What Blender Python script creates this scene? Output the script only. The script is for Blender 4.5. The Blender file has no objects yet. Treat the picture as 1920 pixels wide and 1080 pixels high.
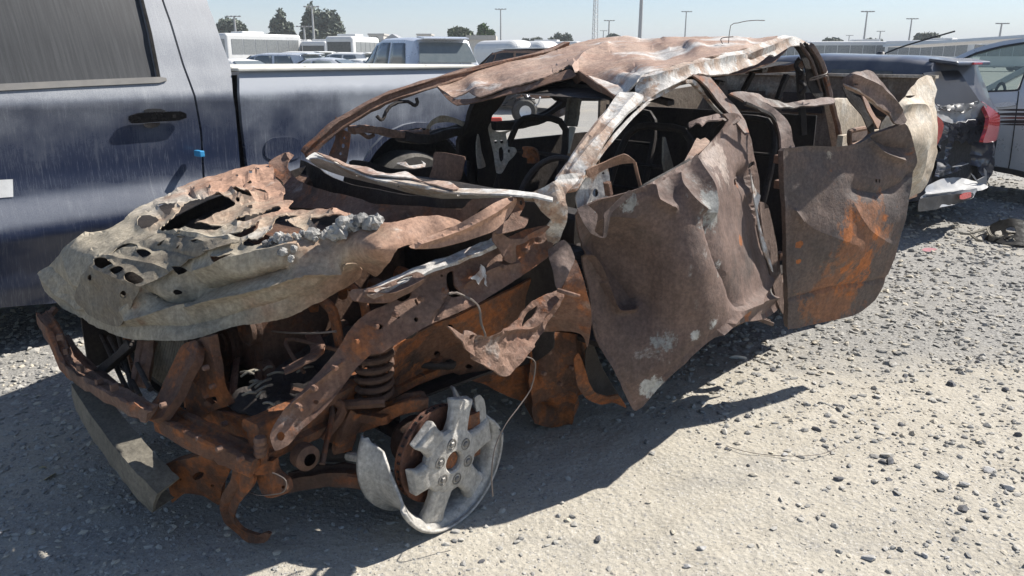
import bpy, bmesh, math, random
import numpy as np
from mathutils import Vector, Matrix, noise
from mathutils.geometry import delaunay_2d_cdt

scene = bpy.context.scene
COL = scene.collection
rnd = random.Random(7)

# ------------------------------------------------------------------ camera
F, CX, CY, HORIZON, CAM_H = 1450.0, 960.0, 540.0, 105.0, 1.5
PITCH = math.atan((CY - HORIZON) / F)
cd = bpy.data.cameras.new('camera')
cam = bpy.data.objects.new('camera', cd)
COL.objects.link(cam)
cam.location = (0, 0, CAM_H)
cam.rotation_euler = (math.pi / 2 - PITCH, 0, 0)
cd.sensor_width = 36.0
cd.lens = 36.0 * F / 1920.0
cd.clip_start = 0.05
cd.clip_end = 4000
scene.camera = cam

# ------------------------------------------------------------------ sky, sun, exposure
SUN_DIR = Vector((0.86, 0.43, 0.98)).normalized()
SUN_EL = math.asin(SUN_DIR.z)
world = bpy.data.worlds.new('World')
scene.world = world
world.use_nodes = True
wn = world.node_tree
bg = wn.nodes['Background']
sky = wn.nodes.new('ShaderNodeTexSky')
sky.sky_type = 'NISHITA'
sky.sun_disc = False
sky.sun_elevation = SUN_EL
sky.sun_rotation = math.atan2(SUN_DIR.x, SUN_DIR.y)
sky.altitude = 0
sky.air_density = 0.8
sky.dust_density = 0.28
sky.ozone_density = 2.6
wn.links.new(sky.outputs[0], bg.inputs[0])
bg.inputs[1].default_value = 0.064
sl = bpy.data.lights.new('sun', 'SUN')
sl.energy = 4.1
sl.angle = math.radians(0.53)
sl.color = (1.0, 0.95, 0.88)
sun = bpy.data.objects.new('sun', sl)
COL.objects.link(sun)
sun.location = (20, 12, 30)
sun.rotation_euler = (-SUN_DIR).to_track_quat('-Z', 'Y').to_euler()
scene.view_settings.view_transform = 'Standard'
scene.view_settings.look = 'None'
scene.view_settings.gamma = 1.0
scene.view_settings.use_curve_mapping = False
scene.view_settings.exposure = 1.02
scene.cycles.max_bounces = 5
scene.cycles.diffuse_bounces = 2
scene.cycles.glossy_bounces = 2
scene.cycles.volume_bounces = 0

# ------------------------------------------------------------------ measuring helpers
CAMV = Vector((0, 0, CAM_H))
SP, CP = math.sin(PITCH), math.cos(PITCH)
O = Vector((-0.42, 3.13, 0))            # ground point under the middle of the wreck's windscreen base
RR = Vector((math.sqrt(.5), math.sqrt(.5), 0))     # towards the wreck's tail
LL = Vector((math.sqrt(.5), -math.sqrt(.5), 0))    # towards the wreck's left side

def ray(px, py):
    x = (px - CX) / F
    y = (CY - py) / F
    return Vector((x, CP + y * SP, y * CP - SP))

def W(u, v, z):
    return O + RR * u + LL * v + Vector((0, 0, z))

TN = Vector((0.736, -0.677, 0)).normalized()       # the blue pickup's side
TA = Vector((0.677, 0.736, 0)).normalized()
TC = -4.335
HN = Vector((0.677, -0.735, 0)).normalized()       # the dark hatchback's tail
HS = Vector((-0.735, -0.677, 0)).normalized()      # its left side

def tpar(px, py, k, val):
    d = ray(px, py)
    if k == 'z':
        return (val - CAM_H) / d.z
    if k == 'y':
        return val / d.y
    if k == 'd':
        return val
    n, c = {'u': (RR, RR.dot(O) + val), 'v': (LL, LL.dot(O) + val), 't': (TN, TC + val),
            'hn': (HN, val), 'hs': (HS, val)}[k]
    return c / n.dot(d) if True else 0

def at(px, py, k, val):
    return CAMV + ray(px, py) * tpar(px, py, k, val)

def project(p):
    q = Vector(p) - CAMV
    dep = q.y * CP - q.z * SP
    return (CX + F * q.x / dep, CY - F * (q.z * CP + q.y * SP) / dep)

class TPS:
    """smooth surface through measured points (a plane stays a plane)"""
    def __init__(s, ctrl, lam=1e-6):
        P = np.array([[c[0], c[1]] for c in ctrl], float) / 500.0
        w = np.array([1.0 / tpar(*c) for c in ctrl])
        n = len(P)
        K = s.phi(np.linalg.norm(P[:, None] - P[None], axis=2)) + lam * np.eye(n)
        A = np.zeros((n + 3, n + 3))
        A[:n, :n] = K
        A[:n, n] = 1
        A[:n, n + 1:] = P
        A[n, :n] = 1
        A[n + 1:, :n] = P.T
        if n < 3:
            raise ValueError('few controls')
        s.c = np.linalg.lstsq(A, np.concatenate([w, np.zeros(3)]), rcond=None)[0]
        s.P, s.n = P, n
    @staticmethod
    def phi(r):
        return np.where(r > 1e-9, r * r * np.log(np.maximum(r, 1e-9)), 0)
    def __call__(s, Q):
        Q = np.asarray(Q, float)
        q = Q / 500.0
        K = s.phi(np.linalg.norm(q[:, None] - s.P[None], axis=2))
        w = K @ s.c[:s.n] + s.c[s.n] + q @ s.c[s.n + 1:]
        t = 1.0 / w
        x = (Q[:, 0] - CX) / F
        y = (CY - Q[:, 1]) / F
        return np.stack([x * t, (CP + y * SP) * t, CAM_H + (y * CP - SP) * t], 1)

def inside(P, poly):
    P = np.asarray(P, float)
    poly = np.asarray(poly, float)
    x, y = P[:, 0], P[:, 1]
    r = np.zeros(len(P), bool)
    j = len(poly) - 1
    for i in range(len(poly)):
        xi, yi = poly[i]
        xj, yj = poly[j]
        if yi != yj:
            c = ((yi > y) != (yj > y)) & (x < (xj - xi) * (y - yi) / (yj - yi) + xi)
            r ^= c
        j = i
    return r

def seg_dist(P, poly, closed=True):
    P = np.asarray(P, float)
    best = np.full(len(P), 1e9)
    n = len(poly)
    for i in range(n if closed else n - 1):
        a = np.array(poly[i], float)
        b = np.array(poly[(i + 1) % n], float)
        ab = b - a
        L = max(ab @ ab, 1e-9)
        t = np.clip(((P - a) @ ab) / L, 0, 1)
        best = np.minimum(best, np.linalg.norm(P - (a + t[:, None] * ab), axis=1))
    return best

def resample(poly, step, closed=True, smooth=0.5, jag=0.0, rg=None):
    """Catmull-Rom through the points; smooth=0 keeps straight edges"""
    n = len(poly)
    out = []
    P = [np.array(p[:2], float) for p in poly]
    for i in range(n if closed else n - 1):
        p0 = P[(i - 1) % n] if closed or i > 0 else P[0]
        p1, p2 = P[i], P[(i + 1) % n]
        p3 = P[(i + 2) % n] if closed or i + 2 < n else P[n - 1]
        k = max(1, int(round(np.linalg.norm(p2 - p1) / step)))
        for j in range(k):
            t = j / k
            lin = p1 + (p2 - p1) * t
            cr = 0.5 * (2 * p1 + (p2 - p0) * t + (2 * p0 - 5 * p1 + 4 * p2 - p3) * t * t + (3 * p1 - p0 - 3 * p2 + p3) * t ** 3)
            q = lin * (1 - smooth) + cr * smooth
            if jag and rg:
                q = q + np.array([rg.uniform(-jag, jag), rg.uniform(-jag, jag)])
            out.append(q)
    if not closed:
        out.append(P[-1])
    return out

# ------------------------------------------------------------------ object helpers
MATS = {}
def link(o, parent=None):
    COL.objects.link(o)
    if parent is not None:
        o.parent = parent
    return o

def thing(name, label, cat, loc=(0, 0, 0), rotz=0.0, group=None):
    o = bpy.data.objects.new(name, None)
    o.empty_display_size = 0.2
    COL.objects.link(o)
    o.location = loc
    o.rotation_euler = (0, 0, rotz)
    tag(o, label, cat, group)
    return o

def tag(o, label=None, cat=None, group=None, kind=None):
    if label: o['label'] = label
    if cat: o['category'] = cat
    if group: o['group'] = group
    if kind: o['kind'] = kind
    return o

def mesh_obj(name, verts, faces, mat, parent=None, smooth=False, local=False):
    me = bpy.data.meshes.new(name)
    me.from_pydata([tuple(v) for v in verts], [], [tuple(f) for f in faces])
    me.validate()
    me.update()
    if smooth:
        me.polygons.foreach_set('use_smooth', [True] * len(me.polygons))
    o = bpy.data.objects.new(name, me)
    if mat is not None:
        me.materials.append(MATS[mat] if isinstance(mat, str) else mat)
    COL.objects.link(o)
    if parent is not None:
        o.parent = parent
        if not local and parent.type == 'EMPTY':
            o.location = -parent.location
    return o

def solidify(o, th, offset=-1.0):
    m = o.modifiers.new('thickness', 'SOLIDIFY')
    m.thickness = th
    m.offset = offset
    m.use_even_offset = False
    return o

def bevel(o, w, seg=2):
    m = o.modifiers.new('bevel', 'BEVEL')
    m.width = w
    m.segments = seg
    m.limit_method = 'ANGLE'
    m.angle_limit = math.radians(35)
    return o

def sheet(name, outline, ctrl, mat, parent=None, holes=(), res=8, crumple=0.0, cs=7.0, dents=(), folds=(),
          thick=0.005, smooth=0.5, jag=0.0, hsmooth=0.8, seed=0, flat=False, crease=0.0, ccs=4.0, offset=-1.0, lift=0.0, liftw=7.0, hem=0.0, hemw=6.0, hjag=0.0):
    """A piece of sheet metal: outline and holes as measured, lifted to its measured place in space."""
    rg = random.Random(seed + len(outline) * 13 + int(outline[0][0]))
    surf = ctrl if callable(ctrl) else TPS(ctrl)
    out = resample(outline, res, True, smooth, jag, rg)
    hs = [resample(h, min(res, 4), True, hsmooth, hjag, rg) for h in holes]
    V, E = [], []
    for loop in [out] + hs:
        b = len(V)
        V += loop
        E += [(b + i, b + (i + 1) % len(loop)) for i in range(len(loop))]
    fl = []
    for (pl, wd, a) in folds:
        pts = resample(pl, res * .9, False, .8)
        ok = inside(pts, out) & (seg_dist(pts, out) > res * .5)
        for h in hs:
            ok &= ~inside(pts, h) & (seg_dist(pts, h) > res * .4)
        prev = None
        for p_, k_ in zip(pts, ok):
            if k_:
                V.append(p_)
                fl.append(p_)
                if prev is not None:
                    E.append((prev, len(V) - 1))
                prev = len(V) - 1
            else:
                prev = None
    xs = np.array(out)
    x0, y0 = xs.min(0)
    x1, y1 = xs.max(0)
    gx, gy = np.meshgrid(np.arange(x0, x1, res), np.arange(y0, y1, res * .87))
    gx = gx + (np.arange(gx.shape[0]) % 2)[:, None] * res * .5
    G = np.stack([gx.ravel(), gy.ravel()], 1)
    G += np.array([[rg.uniform(-.18, .18) * res, rg.uniform(-.18, .18) * res] for _ in range(len(G))]) if len(G) else 0
    if len(G):
        k = inside(G, out)
        G = G[k]
    if len(G):
        d = seg_dist(G, out)
        for h in hs:
            d = np.where(inside(G, h), 0, np.minimum(d, seg_dist(G, h)))
        G = G[d > res * .55]
        if fl and len(G):
            fa = np.array(fl)
            G = G[np.array([np.min(np.hypot(fa[:, 0] - g[0], fa[:, 1] - g[1])) for g in G]) > res * .6]
    allv = [Vector((float(a[0]), float(a[1]))) for a in V] + [Vector((float(a[0]), float(a[1]))) for a in G]
    ov, oe, of, *_ = delaunay_2d_cdt(allv, E, [], 0, 1e-4)
    Q = np.array([[v.x, v.y] for v in ov])
    T = np.array([list(f) for f in of if len(f) == 3])
    cen = Q[T].mean(1)
    keep = inside(cen, out)
    for h in hs:
        keep &= ~inside(cen, h)
    T = T[keep]
    P = surf(Q)
    # normals towards the viewer
    n = np.cross(P[T[:, 1]] - P[T[:, 0]], P[T[:, 2]] - P[T[:, 0]])
    view = P[T[:, 0]] - np.array(CAMV)
    flip = (n * view).sum(1) > 0
    T[flip] = T[flip][:, ::-1]
    n[flip] *= -1
    vn = np.zeros_like(P)
    for k in range(3):
        np.add.at(vn, T[:, k], n)
    vn /= np.maximum(np.linalg.norm(vn, axis=1), 1e-9)[:, None]
    disp = np.zeros(len(P))
    for (dx, dy, r, a) in dents:
        ry = r
        if isinstance(r, tuple):
            r, ry = r
        disp += a * np.exp(-(((Q[:, 0] - dx) / r) ** 2 + ((Q[:, 1] - dy) / ry) ** 2))
    for (pl, wd, a) in folds:
        pl2 = resample(pl, res * .9, False, .8)
        dd = seg_dist(Q, pl2, False)
        disp += a * (np.exp(-(dd / wd) ** 2) * .12 + .88 * np.exp(-dd / (wd * .85)))
    if hem:
        de = seg_dist(Q, out)
        disp += hem * np.clip((hemw - de) / 2.5, 0, 1) - hem * .8 * np.exp(-((de - hemw - 3) / 3.0) ** 2)
    if lift:
        for h in hs:
            disp += lift * np.exp(-seg_dist(Q, h) / liftw)
    if crumple or crease:
        for i in range(len(P)):
            p = Vector(P[i]) + Vector((seed * 3.1, 0, 0))
            a = 0
            if crumple:
                a += crumple * (noise.noise(p * cs) + .45 * noise.noise(p * cs * 2.3) + .2 * noise.noise(p * cs * 5))
            if crease:
                a += crease * (.5 - abs(noise.noise(p * ccs + Vector((5, 1, 2))) * 2) - .35 * abs(noise.noise(p * ccs * 2.1) * 2))
            disp[i] += a
    P = P + vn * disp[:, None]
    used = np.unique(T)
    mp = -np.ones(len(P), int)
    mp[used] = np.arange(len(used))
    A = P[used]
    Tn = mp[T]
    if not thick:
        return mesh_obj(name, A, Tn, mat, parent, smooth=not flat)
    nv = len(A)
    B = A - vn[used] * thick
    # open edges get a rim of their own so that the cut edge stays crisp
    ed = np.concatenate([Tn[:, [0, 1]], Tn[:, [1, 2]], Tn[:, [2, 0]]])
    key = np.minimum(ed[:, 0], ed[:, 1]) * nv + np.maximum(ed[:, 0], ed[:, 1])
    uq, idx, cnt = np.unique(key, return_index=True, return_counts=True)
    rim = ed[idx[cnt == 1]]
    k = len(rim)
    R = np.concatenate([A[rim[:, 0]], A[rim[:, 1]], B[rim[:, 1]], B[rim[:, 0]]])
    base = 2 * nv
    rf = np.stack([base + np.arange(k) + k, base + np.arange(k), base + np.arange(k) + 3 * k, base + np.arange(k) + 2 * k], 1)
    faces = Tn.tolist() + (Tn[:, ::-1] + nv).tolist() + rf.tolist()
    o = mesh_obj(name, np.concatenate([A, B, R]), faces, mat, parent, smooth=not flat)
    if not flat and not callable(ctrl):
        o.data.set_sharp_from_angle(angle=math.radians(22))
    elif not flat:
        o.data.set_sharp_from_angle(angle=math.radians(75))
    return o

def frame_path(pts):
    P = [Vector(p) for p in pts]
    T = []
    for i in range(len(P)):
        a = P[max(i - 1, 0)]
        b = P[min(i + 1, len(P) - 1)]
        T.append((b - a).normalized())
    return P, T

def spline3(pts, k):
    if k <= 1 or len(pts) < 3:
        return [Vector(p) for p in pts]
    P = [Vector(p) for p in pts]
    out = []
    for i in range(len(P) - 1):
        p0, p1, p2, p3 = P[max(i - 1, 0)], P[i], P[i + 1], P[min(i + 2, len(P) - 1)]
        for j in range(k):
            t = j / k
            out.append(.5 * (2 * p1 + (p2 - p0) * t + (2 * p0 - 5 * p1 + 4 * p2 - p3) * t * t + (3 * p1 - p0 - 3 * p2 + p3) * t ** 3))
    out.append(P[-1])
    return out

class MB:
    def __init__(s):
        s.v, s.f = [], []
    def add(s, V, Fc):
        b = len(s.v)
        s.v += [tuple(p) for p in V]
        s.f += [tuple(b + i for i in f) for f in Fc]
        return s
    def box(s, c, size, rot=None):
        c = Vector(c)
        R = rot if rot is not None else Matrix.Identity(3)
        V = [c + R @ Vector((sx * size[0] / 2, sy * size[1] / 2, sz * size[2] / 2)) for sx in (-1, 1) for sy in (-1, 1) for sz in (-1, 1)]
        return s.add(V, [(0, 1, 3, 2), (4, 6, 7, 5), (0, 4, 5, 1), (2, 3, 7, 6), (0, 2, 6, 4), (1, 5, 7, 3)])
    def sweep(s, pts, sec, k=1, up=(0, 0, 1), jit=0.0, rg=rnd, scale=None, closed=False):
        """sec: list of (side, up) offsets"""
        n0 = len(pts)
        pts = spline3(pts, k)
        P, T = frame_path(pts)
        m = len(sec)
        V = []
        up = Vector(up)
        prev = None
        for i, (p, t) in enumerate(zip(P, T)):
            a = t.cross(up if prev is None else prev)
            if a.length < 1e-4:
                a = t.cross(Vector((0.31, .84, .2)))
            a.normalize()
            b = a.cross(t).normalized()
            prev = b
            sc = 1.0
            if scale:
                q = i / max(1, len(P) - 1) * (len(scale) - 1)
                j = min(int(q), len(scale) - 2)
                sc = scale[j] + (scale[j + 1] - scale[j]) * (q - j)
            for (x, y) in sec:
                w = p + (a * x + b * y) * sc
                if jit:
                    w = w + Vector((rg.uniform(-jit, jit), rg.uniform(-jit, jit), rg.uniform(-jit, jit)))
                V.append(w)
        Fc = []
        for i in range(len(P) - 1):
            for j in range(m):
                Fc.append((i * m + j, i * m + (j + 1) % m, (i + 1) * m + (j + 1) % m, (i + 1) * m + j))
        Fc.append(tuple(range(m))[::-1])
        Fc.append(tuple((len(P) - 1) * m + j for j in range(m)))
        return s.add(V, Fc)
    def tube(s, pts, r, k=4, n=8, jit=0.0, scale=None):
        return s.sweep(pts, [(r * math.cos(2 * math.pi * i / n), r * math.sin(2 * math.pi * i / n)) for i in range(n)], k, jit=jit, scale=scale)
    def bar(s, pts, w, h, k=3, up=(0, 0, 1), jit=0.0, scale=None):
        c = min(w, h) * .10
        a, b = w / 2, h / 2
        g = min(w, h) * .22
        sec = [(a - c, -b), (a, -b + c), (a, b - c), (a - c, b)]
        if w > h * 1.1:
            sec += [(a * .5, b), (a * .38, b - g), (-a * .38, b - g), (-a * .5, b)]
        sec += [(-a + c, b), (-a, b - c)]
        if h > w * 1.1:
            sec += [(-a, b * .5), (-a + g, b * .38), (-a + g, -b * .38), (-a, -b * .5)]
        sec += [(-a, -b + c), (-a + c, -b)]
        if h > w * 1.1:
            sec = [(a - c, -b), (a, -b + c), (a, -b * .5), (a - g, -b * .38), (a - g, b * .38), (a, b * .5), (a, b - c), (a - c, b)] + sec[4:]
        return s.sweep(pts, sec, k, up, jit, scale=scale)
    def lathe(s, prof, c, axis, n=24, a0=0.0, a1=2 * math.pi, rfun=None):
        """prof: (radius, along axis)"""
        ax = Vector(axis).normalized()
        c = Vector(c)
        e1 = ax.cross(Vector((0, 0, 1)))
        if e1.length < 1e-3:
            e1 = Vector((1, 0, 0))
        e1.normalize()
        e2 = ax.cross(e1).normalized()
        full = abs(a1 - a0 - 2 * math.pi) < 1e-6
        m = n if full else n + 1
        V = []
        for i in range(m):
            a = a0 + (a1 - a0) * i / n
            for (r, h) in prof:
                rr = r if rfun is None else rfun(r, h, a)
                V.append(c + ax * h + (e1 * math.cos(a) + e2 * math.sin(a)) * rr)
        k = len(prof)
        Fc = []
        for i in range(n):
            i2 = (i + 1) % m
            for j in range(k - 1):
                Fc.append((i * k + j, i2 * k + j, i2 * k + j + 1, i * k + j + 1))
        return s.add(V, Fc)
    def prism(s, poly, d):
        """extrude a 3D polygon by vector d"""
        d = Vector(d)
        n = len(poly)
        V = [Vector(p) for p in poly] + [Vector(p) + d for p in poly]
        return s.add(V, [tuple(range(n))[::-1], tuple(range(n, 2 * n))] + [(i, (i + 1) % n, n + (i + 1) % n, n + i) for i in range(n)])
    def quad(s, a, b, c, d):
        return s.add([a, b, c, d], [(0, 1, 2, 3)])
    def build(s, name, mat, parent=None, smooth=False, local=False, fix=True):
        o = mesh_obj(name, s.v, s.f, mat, parent, smooth, local)
        if fix:
            bm = bmesh.new()
            bm.from_mesh(o.data)
            bmesh.ops.recalc_face_normals(bm, faces=bm.faces)
            bm.to_mesh(o.data)
            bm.free()
            if smooth:
                o.data.set_sharp_from_angle(angle=math.radians(33))
        return o

# ------------------------------------------------------------------ materials
class NT:
    def __init__(s, name):
        s.m = bpy.data.materials.new(name)
        s.m.use_nodes = True
        s.t = s.m.node_tree
        s.b = s.t.nodes['Principled BSDF']
        MATS[name] = s.m
        tc = s.t.nodes.new('ShaderNodeTexCoord')
        s.obj = tc.outputs['Object']
    def n(s, typ, **kw):
        nd = s.t.nodes.new('ShaderNode' + typ)
        for k, v in kw.items():
            setattr(nd, k, v)
        return nd
    def link(s, a, b):
        s.t.links.new(a, b)
    def val(s, sock, v):
        if hasattr(v, 'is_output'):
            s.t.links.new(v, sock)
        else:
            sock.default_value = v
    def noise(s, scale, detail=6, rough=.6, vec=None, dist=0.0):
        nd = s.n('TexNoise')
        s.link(vec or s.obj, nd.inputs['Vector'])
        nd.inputs['Scale'].default_value = scale
        nd.inputs['Detail'].default_value = detail
        nd.inputs['Roughness'].default_value = rough
        nd.inputs['Distortion'].default_value = dist
        return nd.outputs['Fac']
    def vor(s, scale, vec=None, feature='F1', out='Distance'):
        nd = s.n('TexVoronoi', feature=feature)
        s.link(vec or s.obj, nd.inputs['Vector'])
        nd.inputs['Scale'].default_value = scale
        return nd.outputs[out]
    def mapping(s, scale=(1, 1, 1), loc=(0, 0, 0), rot=(0, 0, 0)):
        nd = s.n('Mapping')
        s.link(s.obj, nd.inputs[0])
        nd.inputs['Scale'].default_value = scale
        nd.inputs['Location'].default_value = loc
        nd.inputs['Rotation'].default_value = rot
        return nd.outputs[0]
    def step(s, x, a, b, lo=0.0, hi=1.0):
        nd = s.n('MapRange', interpolation_type='SMOOTHSTEP')
        s.val(nd.inputs[0], x)
        nd.inputs[1].default_value = a
        nd.inputs[2].default_value = b
        nd.inputs[3].default_value = lo
        nd.inputs[4].default_value = hi
        return nd.outputs[0]
    def math(s, op, a, b=0.0):
        nd = s.n('Math', operation=op)
        s.val(nd.inputs[0], a)
        s.val(nd.inputs[1], b)
        return nd.outputs[0]
    def mix(s, f, a, b, mode='MIX'):
        nd = s.n('Mix', data_type='RGBA', blend_type=mode)
        s.val(nd.inputs[0], f)
        for sock, v in ((nd.inputs[6], a), (nd.inputs[7], b)):
            if isinstance(v, tuple):
                sock.default_value = (*v[:3], 1)
            else:
                s.link(v, sock)
        return nd.outputs[2]
    def xyz(s, vec=None):
        nd = s.n('SeparateXYZ')
        s.link(vec or s.obj, nd.inputs[0])
        return nd.outputs
    def bump(s, h, strength, dist=0.01, prev=None):
        nd = s.n('Bump')
        s.link(h, nd.inputs['Height'])
        nd.inputs['Strength'].default_value = strength
        nd.inputs['Distance'].default_value = dist
        if prev is not None:
            s.link(prev, nd.inputs['Normal'])
        return nd.outputs[0]
    def done(s, color=None, rough=None, metal=None, normal=None, **kw):
        b = s.b
        if color is not None:
            if isinstance(color, tuple):
                b.inputs['Base Color'].default_value = (*color[:3], 1)
            else:
                s.link(color, b.inputs['Base Color'])
        if rough is not None: s.val(b.inputs['Roughness'], rough)
        if metal is not None: s.val(b.inputs['Metallic'], metal)
        if normal is not None: s.link(normal, b.inputs['Normal'])
        for k, v in kw.items():
            s.val(b.inputs[k], v)
        return s.m

def burnt(name, base, second, rust=.5, rustcol=(.23, .075, .025), rs=3.0, ash=.5, ashcol=(.42, .40, .37), as_=4.0,
          soot=.5, sootcol=(.035, .03, .028), rough=.8, metal=0.0, bumps=.35, seed=0.0, peel=.5, spec=.3, zones=None, spots=()):
    """fire-scaled sheet steel. rust/ash/soot/peel: threshold (0.3 = much, 0.7 = next to none)"""
    m = NT(name)
    v = m.mapping(loc=(seed, seed * .7, seed * 1.3))
    n1 = m.noise(5, 8, .65, v)
    n2 = m.noise(rs, 9, .68, v, .4)
    n3 = m.noise(as_, 10, .7, m.mapping(loc=(seed + 7, 3, 1)), .3)
    n4 = m.noise(2.4, 6, .6, m.mapping(loc=(seed + 13, 9, 4)), .2)
    n5 = m.noise(75, 4, .65, v)
    n6 = m.noise(17, 9, .75, m.mapping(loc=(seed + 3, 5, 8)))
    c = m.mix(m.step(n1, .35, .65), base, second)
    if zones:
        # scale colour differs along the panel: (axis (u or v), from, to, colour)
        X, Y, Z = m.xyz()
        uu = m.math('MULTIPLY', m.math('ADD', m.math('ADD', X, .42), m.math('SUBTRACT', Y, 3.13)), .7071)
        vv = m.math('MULTIPLY', m.math('SUBTRACT', m.math('ADD', X, .42), m.math('SUBTRACT', Y, 3.13)), .7071)
        wob = m.math('MULTIPLY', m.math('SUBTRACT', m.noise(5.5, 7, .65, v), .5), .55)
        for (axn, a0, a1, zc) in zones:
            c = m.mix(m.step(m.math('ADD', uu if axn == 'u' else vv, wob), min(a0, a1), max(a0, a1), 0 if a1 > a0 else 1, 1 if a1 > a0 else 0), c, zc)
    c = m.mix(m.step(n4, soot, soot + .16), c, sootcol)
    c = m.mix(m.math('MULTIPLY', m.step(n3, ash, ash + .10), .85), c, ashcol)
    c = m.mix(m.math('MULTIPLY', m.step(n2, rust, rust + .08), m.step(n6, .3, .62)), c, rustcol)
    c = m.mix(m.step(n6, peel + .12, peel + .15), c, (ashcol[0] * .92, ashcol[1] * .95, ashcol[2] * .98))
    for (pt, rad, sc, amt) in spots:
        # a patch of its own: kept paint, fresh rust, painted-in sunlight
        vd = m.n('VectorMath', operation='DISTANCE')
        m.link(m.obj, vd.inputs[0])
        vd.inputs[1].default_value = tuple(pt)
        fall = m.step(vd.outputs['Value'], 0, rad * 1.15, amt + .085, -.25)
        nn = m.noise(12, 11, .78, m.mapping(loc=(seed + 21 * rad, 2, 5), scale=(1, 1, .8)), .2)
        c = m.mix(m.math('MULTIPLY', m.step(m.math('ADD', nn, fall), .585, .665), .92), c, sc)
    g = m.step(n5, .28, .72, .76, 1.20)
    g2 = m.step(n6, .3, .7, .82, 1.15)
    # rain runs: fine upright streaks
    st = m.noise(1.0, 5, .65, m.mapping(scale=(42, 42, 2.2), loc=(seed, 0, 0)))
    gm = m.math('MULTIPLY', m.math('MULTIPLY', g, g2), m.step(st, .3, .7, .86, 1.12))
    nd = m.n('CombineColor')
    for i in range(3):
        m.link(gm, nd.inputs[i])
    c = m.mix(1.0, c, nd.outputs[0], 'MULTIPLY')
    b = m.bump(n5, bumps, .004)
    b = m.bump(n6, bumps * 1.3, .014, b)
    m.done(c, m.step(n6, .3, .7, rough * .66, min(1, rough * 1.08)), metal, b)
    m.b.inputs['Specular IOR Level'].default_value = spec
    return m.m

def plain(name, col, rough=.5, metal=0.0, var=.12, scale=12.0, bumps=0.0, spec=.5, coat=0.0, dust=0.0, dustcol=(.36, .33, .28)):
    m = NT(name)
    n1 = m.noise(scale, 6, .6)
    c = m.mix(m.step(n1, .3, .7), tuple(x * (1 - var) for x in col), tuple(min(1, x * (1 + var)) for x in col))
    r = m.step(m.noise(scale * 3, 5, .6), .3, .7, max(.03, rough * .8), min(1, rough * 1.2))
    if dust:
        nz = m.xyz(m.n('NewGeometry').outputs['Normal'])[2]
        d = m.math('MULTIPLY', m.step(m.noise(scale * .6, 7, .65), .25, .75, .4, 1.0), m.step(nz, -.3, 1.0, dust * .5, dust))
        c = m.mix(d, c, dustcol)
        r = m.math('MAXIMUM', r, m.math('MULTIPLY', d, .95))
    kw = {}
    nrm = m.bump(m.noise(scale * 8, 4, .6), bumps, .004) if bumps else None
    m.done(c, r, metal, nrm)
    m.b.inputs['Specular IOR Level'].default_value = spec
    if coat:
        m.b.inputs['Coat Weight'].default_value = coat
        m.b.inputs['Coat Roughness'].default_value = .15
    return m.m

# ------------------------------------------------------------------ material set
burnt('hood_ash', (.40, .325, .24), (.34, .225, .155), rust=.60, rustcol=(.22, .11, .06), ash=.60, ashcol=(.46, .44, .39), as_=3.0, soot=.66, sootcol=(.16, .14, .11), peel=.58, bumps=.25, seed=1, zones=[('v', -.36, -.56, (.42, .375, .315)), ('u', -.70, -.52, (.37, .225, .155)), ('u', -.72, -.90, (.36, .315, .24))])
burnt('hood_front', (.25, .22, .17), (.21, .175, .13), rust=.66, ash=.60, ashcol=(.36, .33, .26), soot=.56, sootcol=(.13, .12, .095), peel=.6, seed=2)
burnt('roof_scale', (.39, .28, .215), (.33, .215, .16), rust=.66, ash=.52, ashcol=(.55, .54, .51), as_=1.9, soot=.72, peel=.56, seed=3, bumps=.25)
burnt('pillar_scale', (.40, .315, .25), (.31, .20, .14), rust=.60, ash=.44, ashcol=(.56, .55, .52), as_=6, soot=.70, peel=.5, seed=4)
burnt('door_scale', (.19, .138, .115), (.15, .108, .092), rust=.60, rustcol=(.27, .095, .035), rs=2.6, ash=.58, ashcol=(.34, .335, .31), as_=3.2, soot=.53, sootcol=(.085, .065, .056), peel=.53, seed=5, bumps=.3)
burnt('door_rust', (.20, .135, .10), (.15, .11, .09), rust=.53, rustcol=(.31, .105, .035), rs=3.4, ash=.70, ashcol=(.33, .30, .25), soot=.53, sootcol=(.09, .075, .07), peel=.66, seed=6.5, bumps=.5)
burnt('frame_rust', (.165, .082, .048), (.12, .066, .045), rust=.47, rustcol=(.30, .105, .035), rs=6, ash=.64, ashcol=(.30, .23, .18), soot=.56, peel=.66, seed=7, bumps=.6)
burnt('apron_rust', (.215, .135, .098), (.165, .09, .062), rust=.54, rustcol=(.29, .11, .045), rs=5, ash=.60, ashcol=(.36, .31, .27), soot=.60, peel=.60, seed=8, bumps=.5)
burnt('deep_rust', (.13, .072, .048), (.09, .055, .04), rust=.55, rustcol=(.2, .065, .022), ash=.8, soot=.5, sootcol=(.02, .017, .016), peel=.9, seed=9, bumps=.5)
burnt('soot_black', (.035, .03, .028), (.05, .04, .034), rust=.66, rustcol=(.12, .06, .035), ash=.70, ashcol=(.16, .14, .12), soot=.5, sootcol=(.016, .014, .014), peel=.72, seed=10)
burnt('bed_cream', (.50, .43, .335), (.43, .35, .26), rust=.66, rustcol=(.25, .15, .09), ash=.5, ashcol=(.56, .51, .43), soot=.74, sootcol=(.25, .19, .14), peel=.6, seed=11, bumps=.18)
burnt('bumper_grey', (.22, .20, .16), (.17, .155, .125), rust=.66, ash=.6, ashcol=(.24, .22, .18), soot=.6, peel=.64, seed=12)
burnt('rim_alloy', (.46, .44, .40), (.40, .38, .345), rust=.78, rustcol=(.30, .2, .13), ash=.5, ashcol=(.50, .485, .45), soot=.60, sootcol=(.24, .22, .195), rough=.7, bumps=.4, peel=.64, seed=13)
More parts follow.
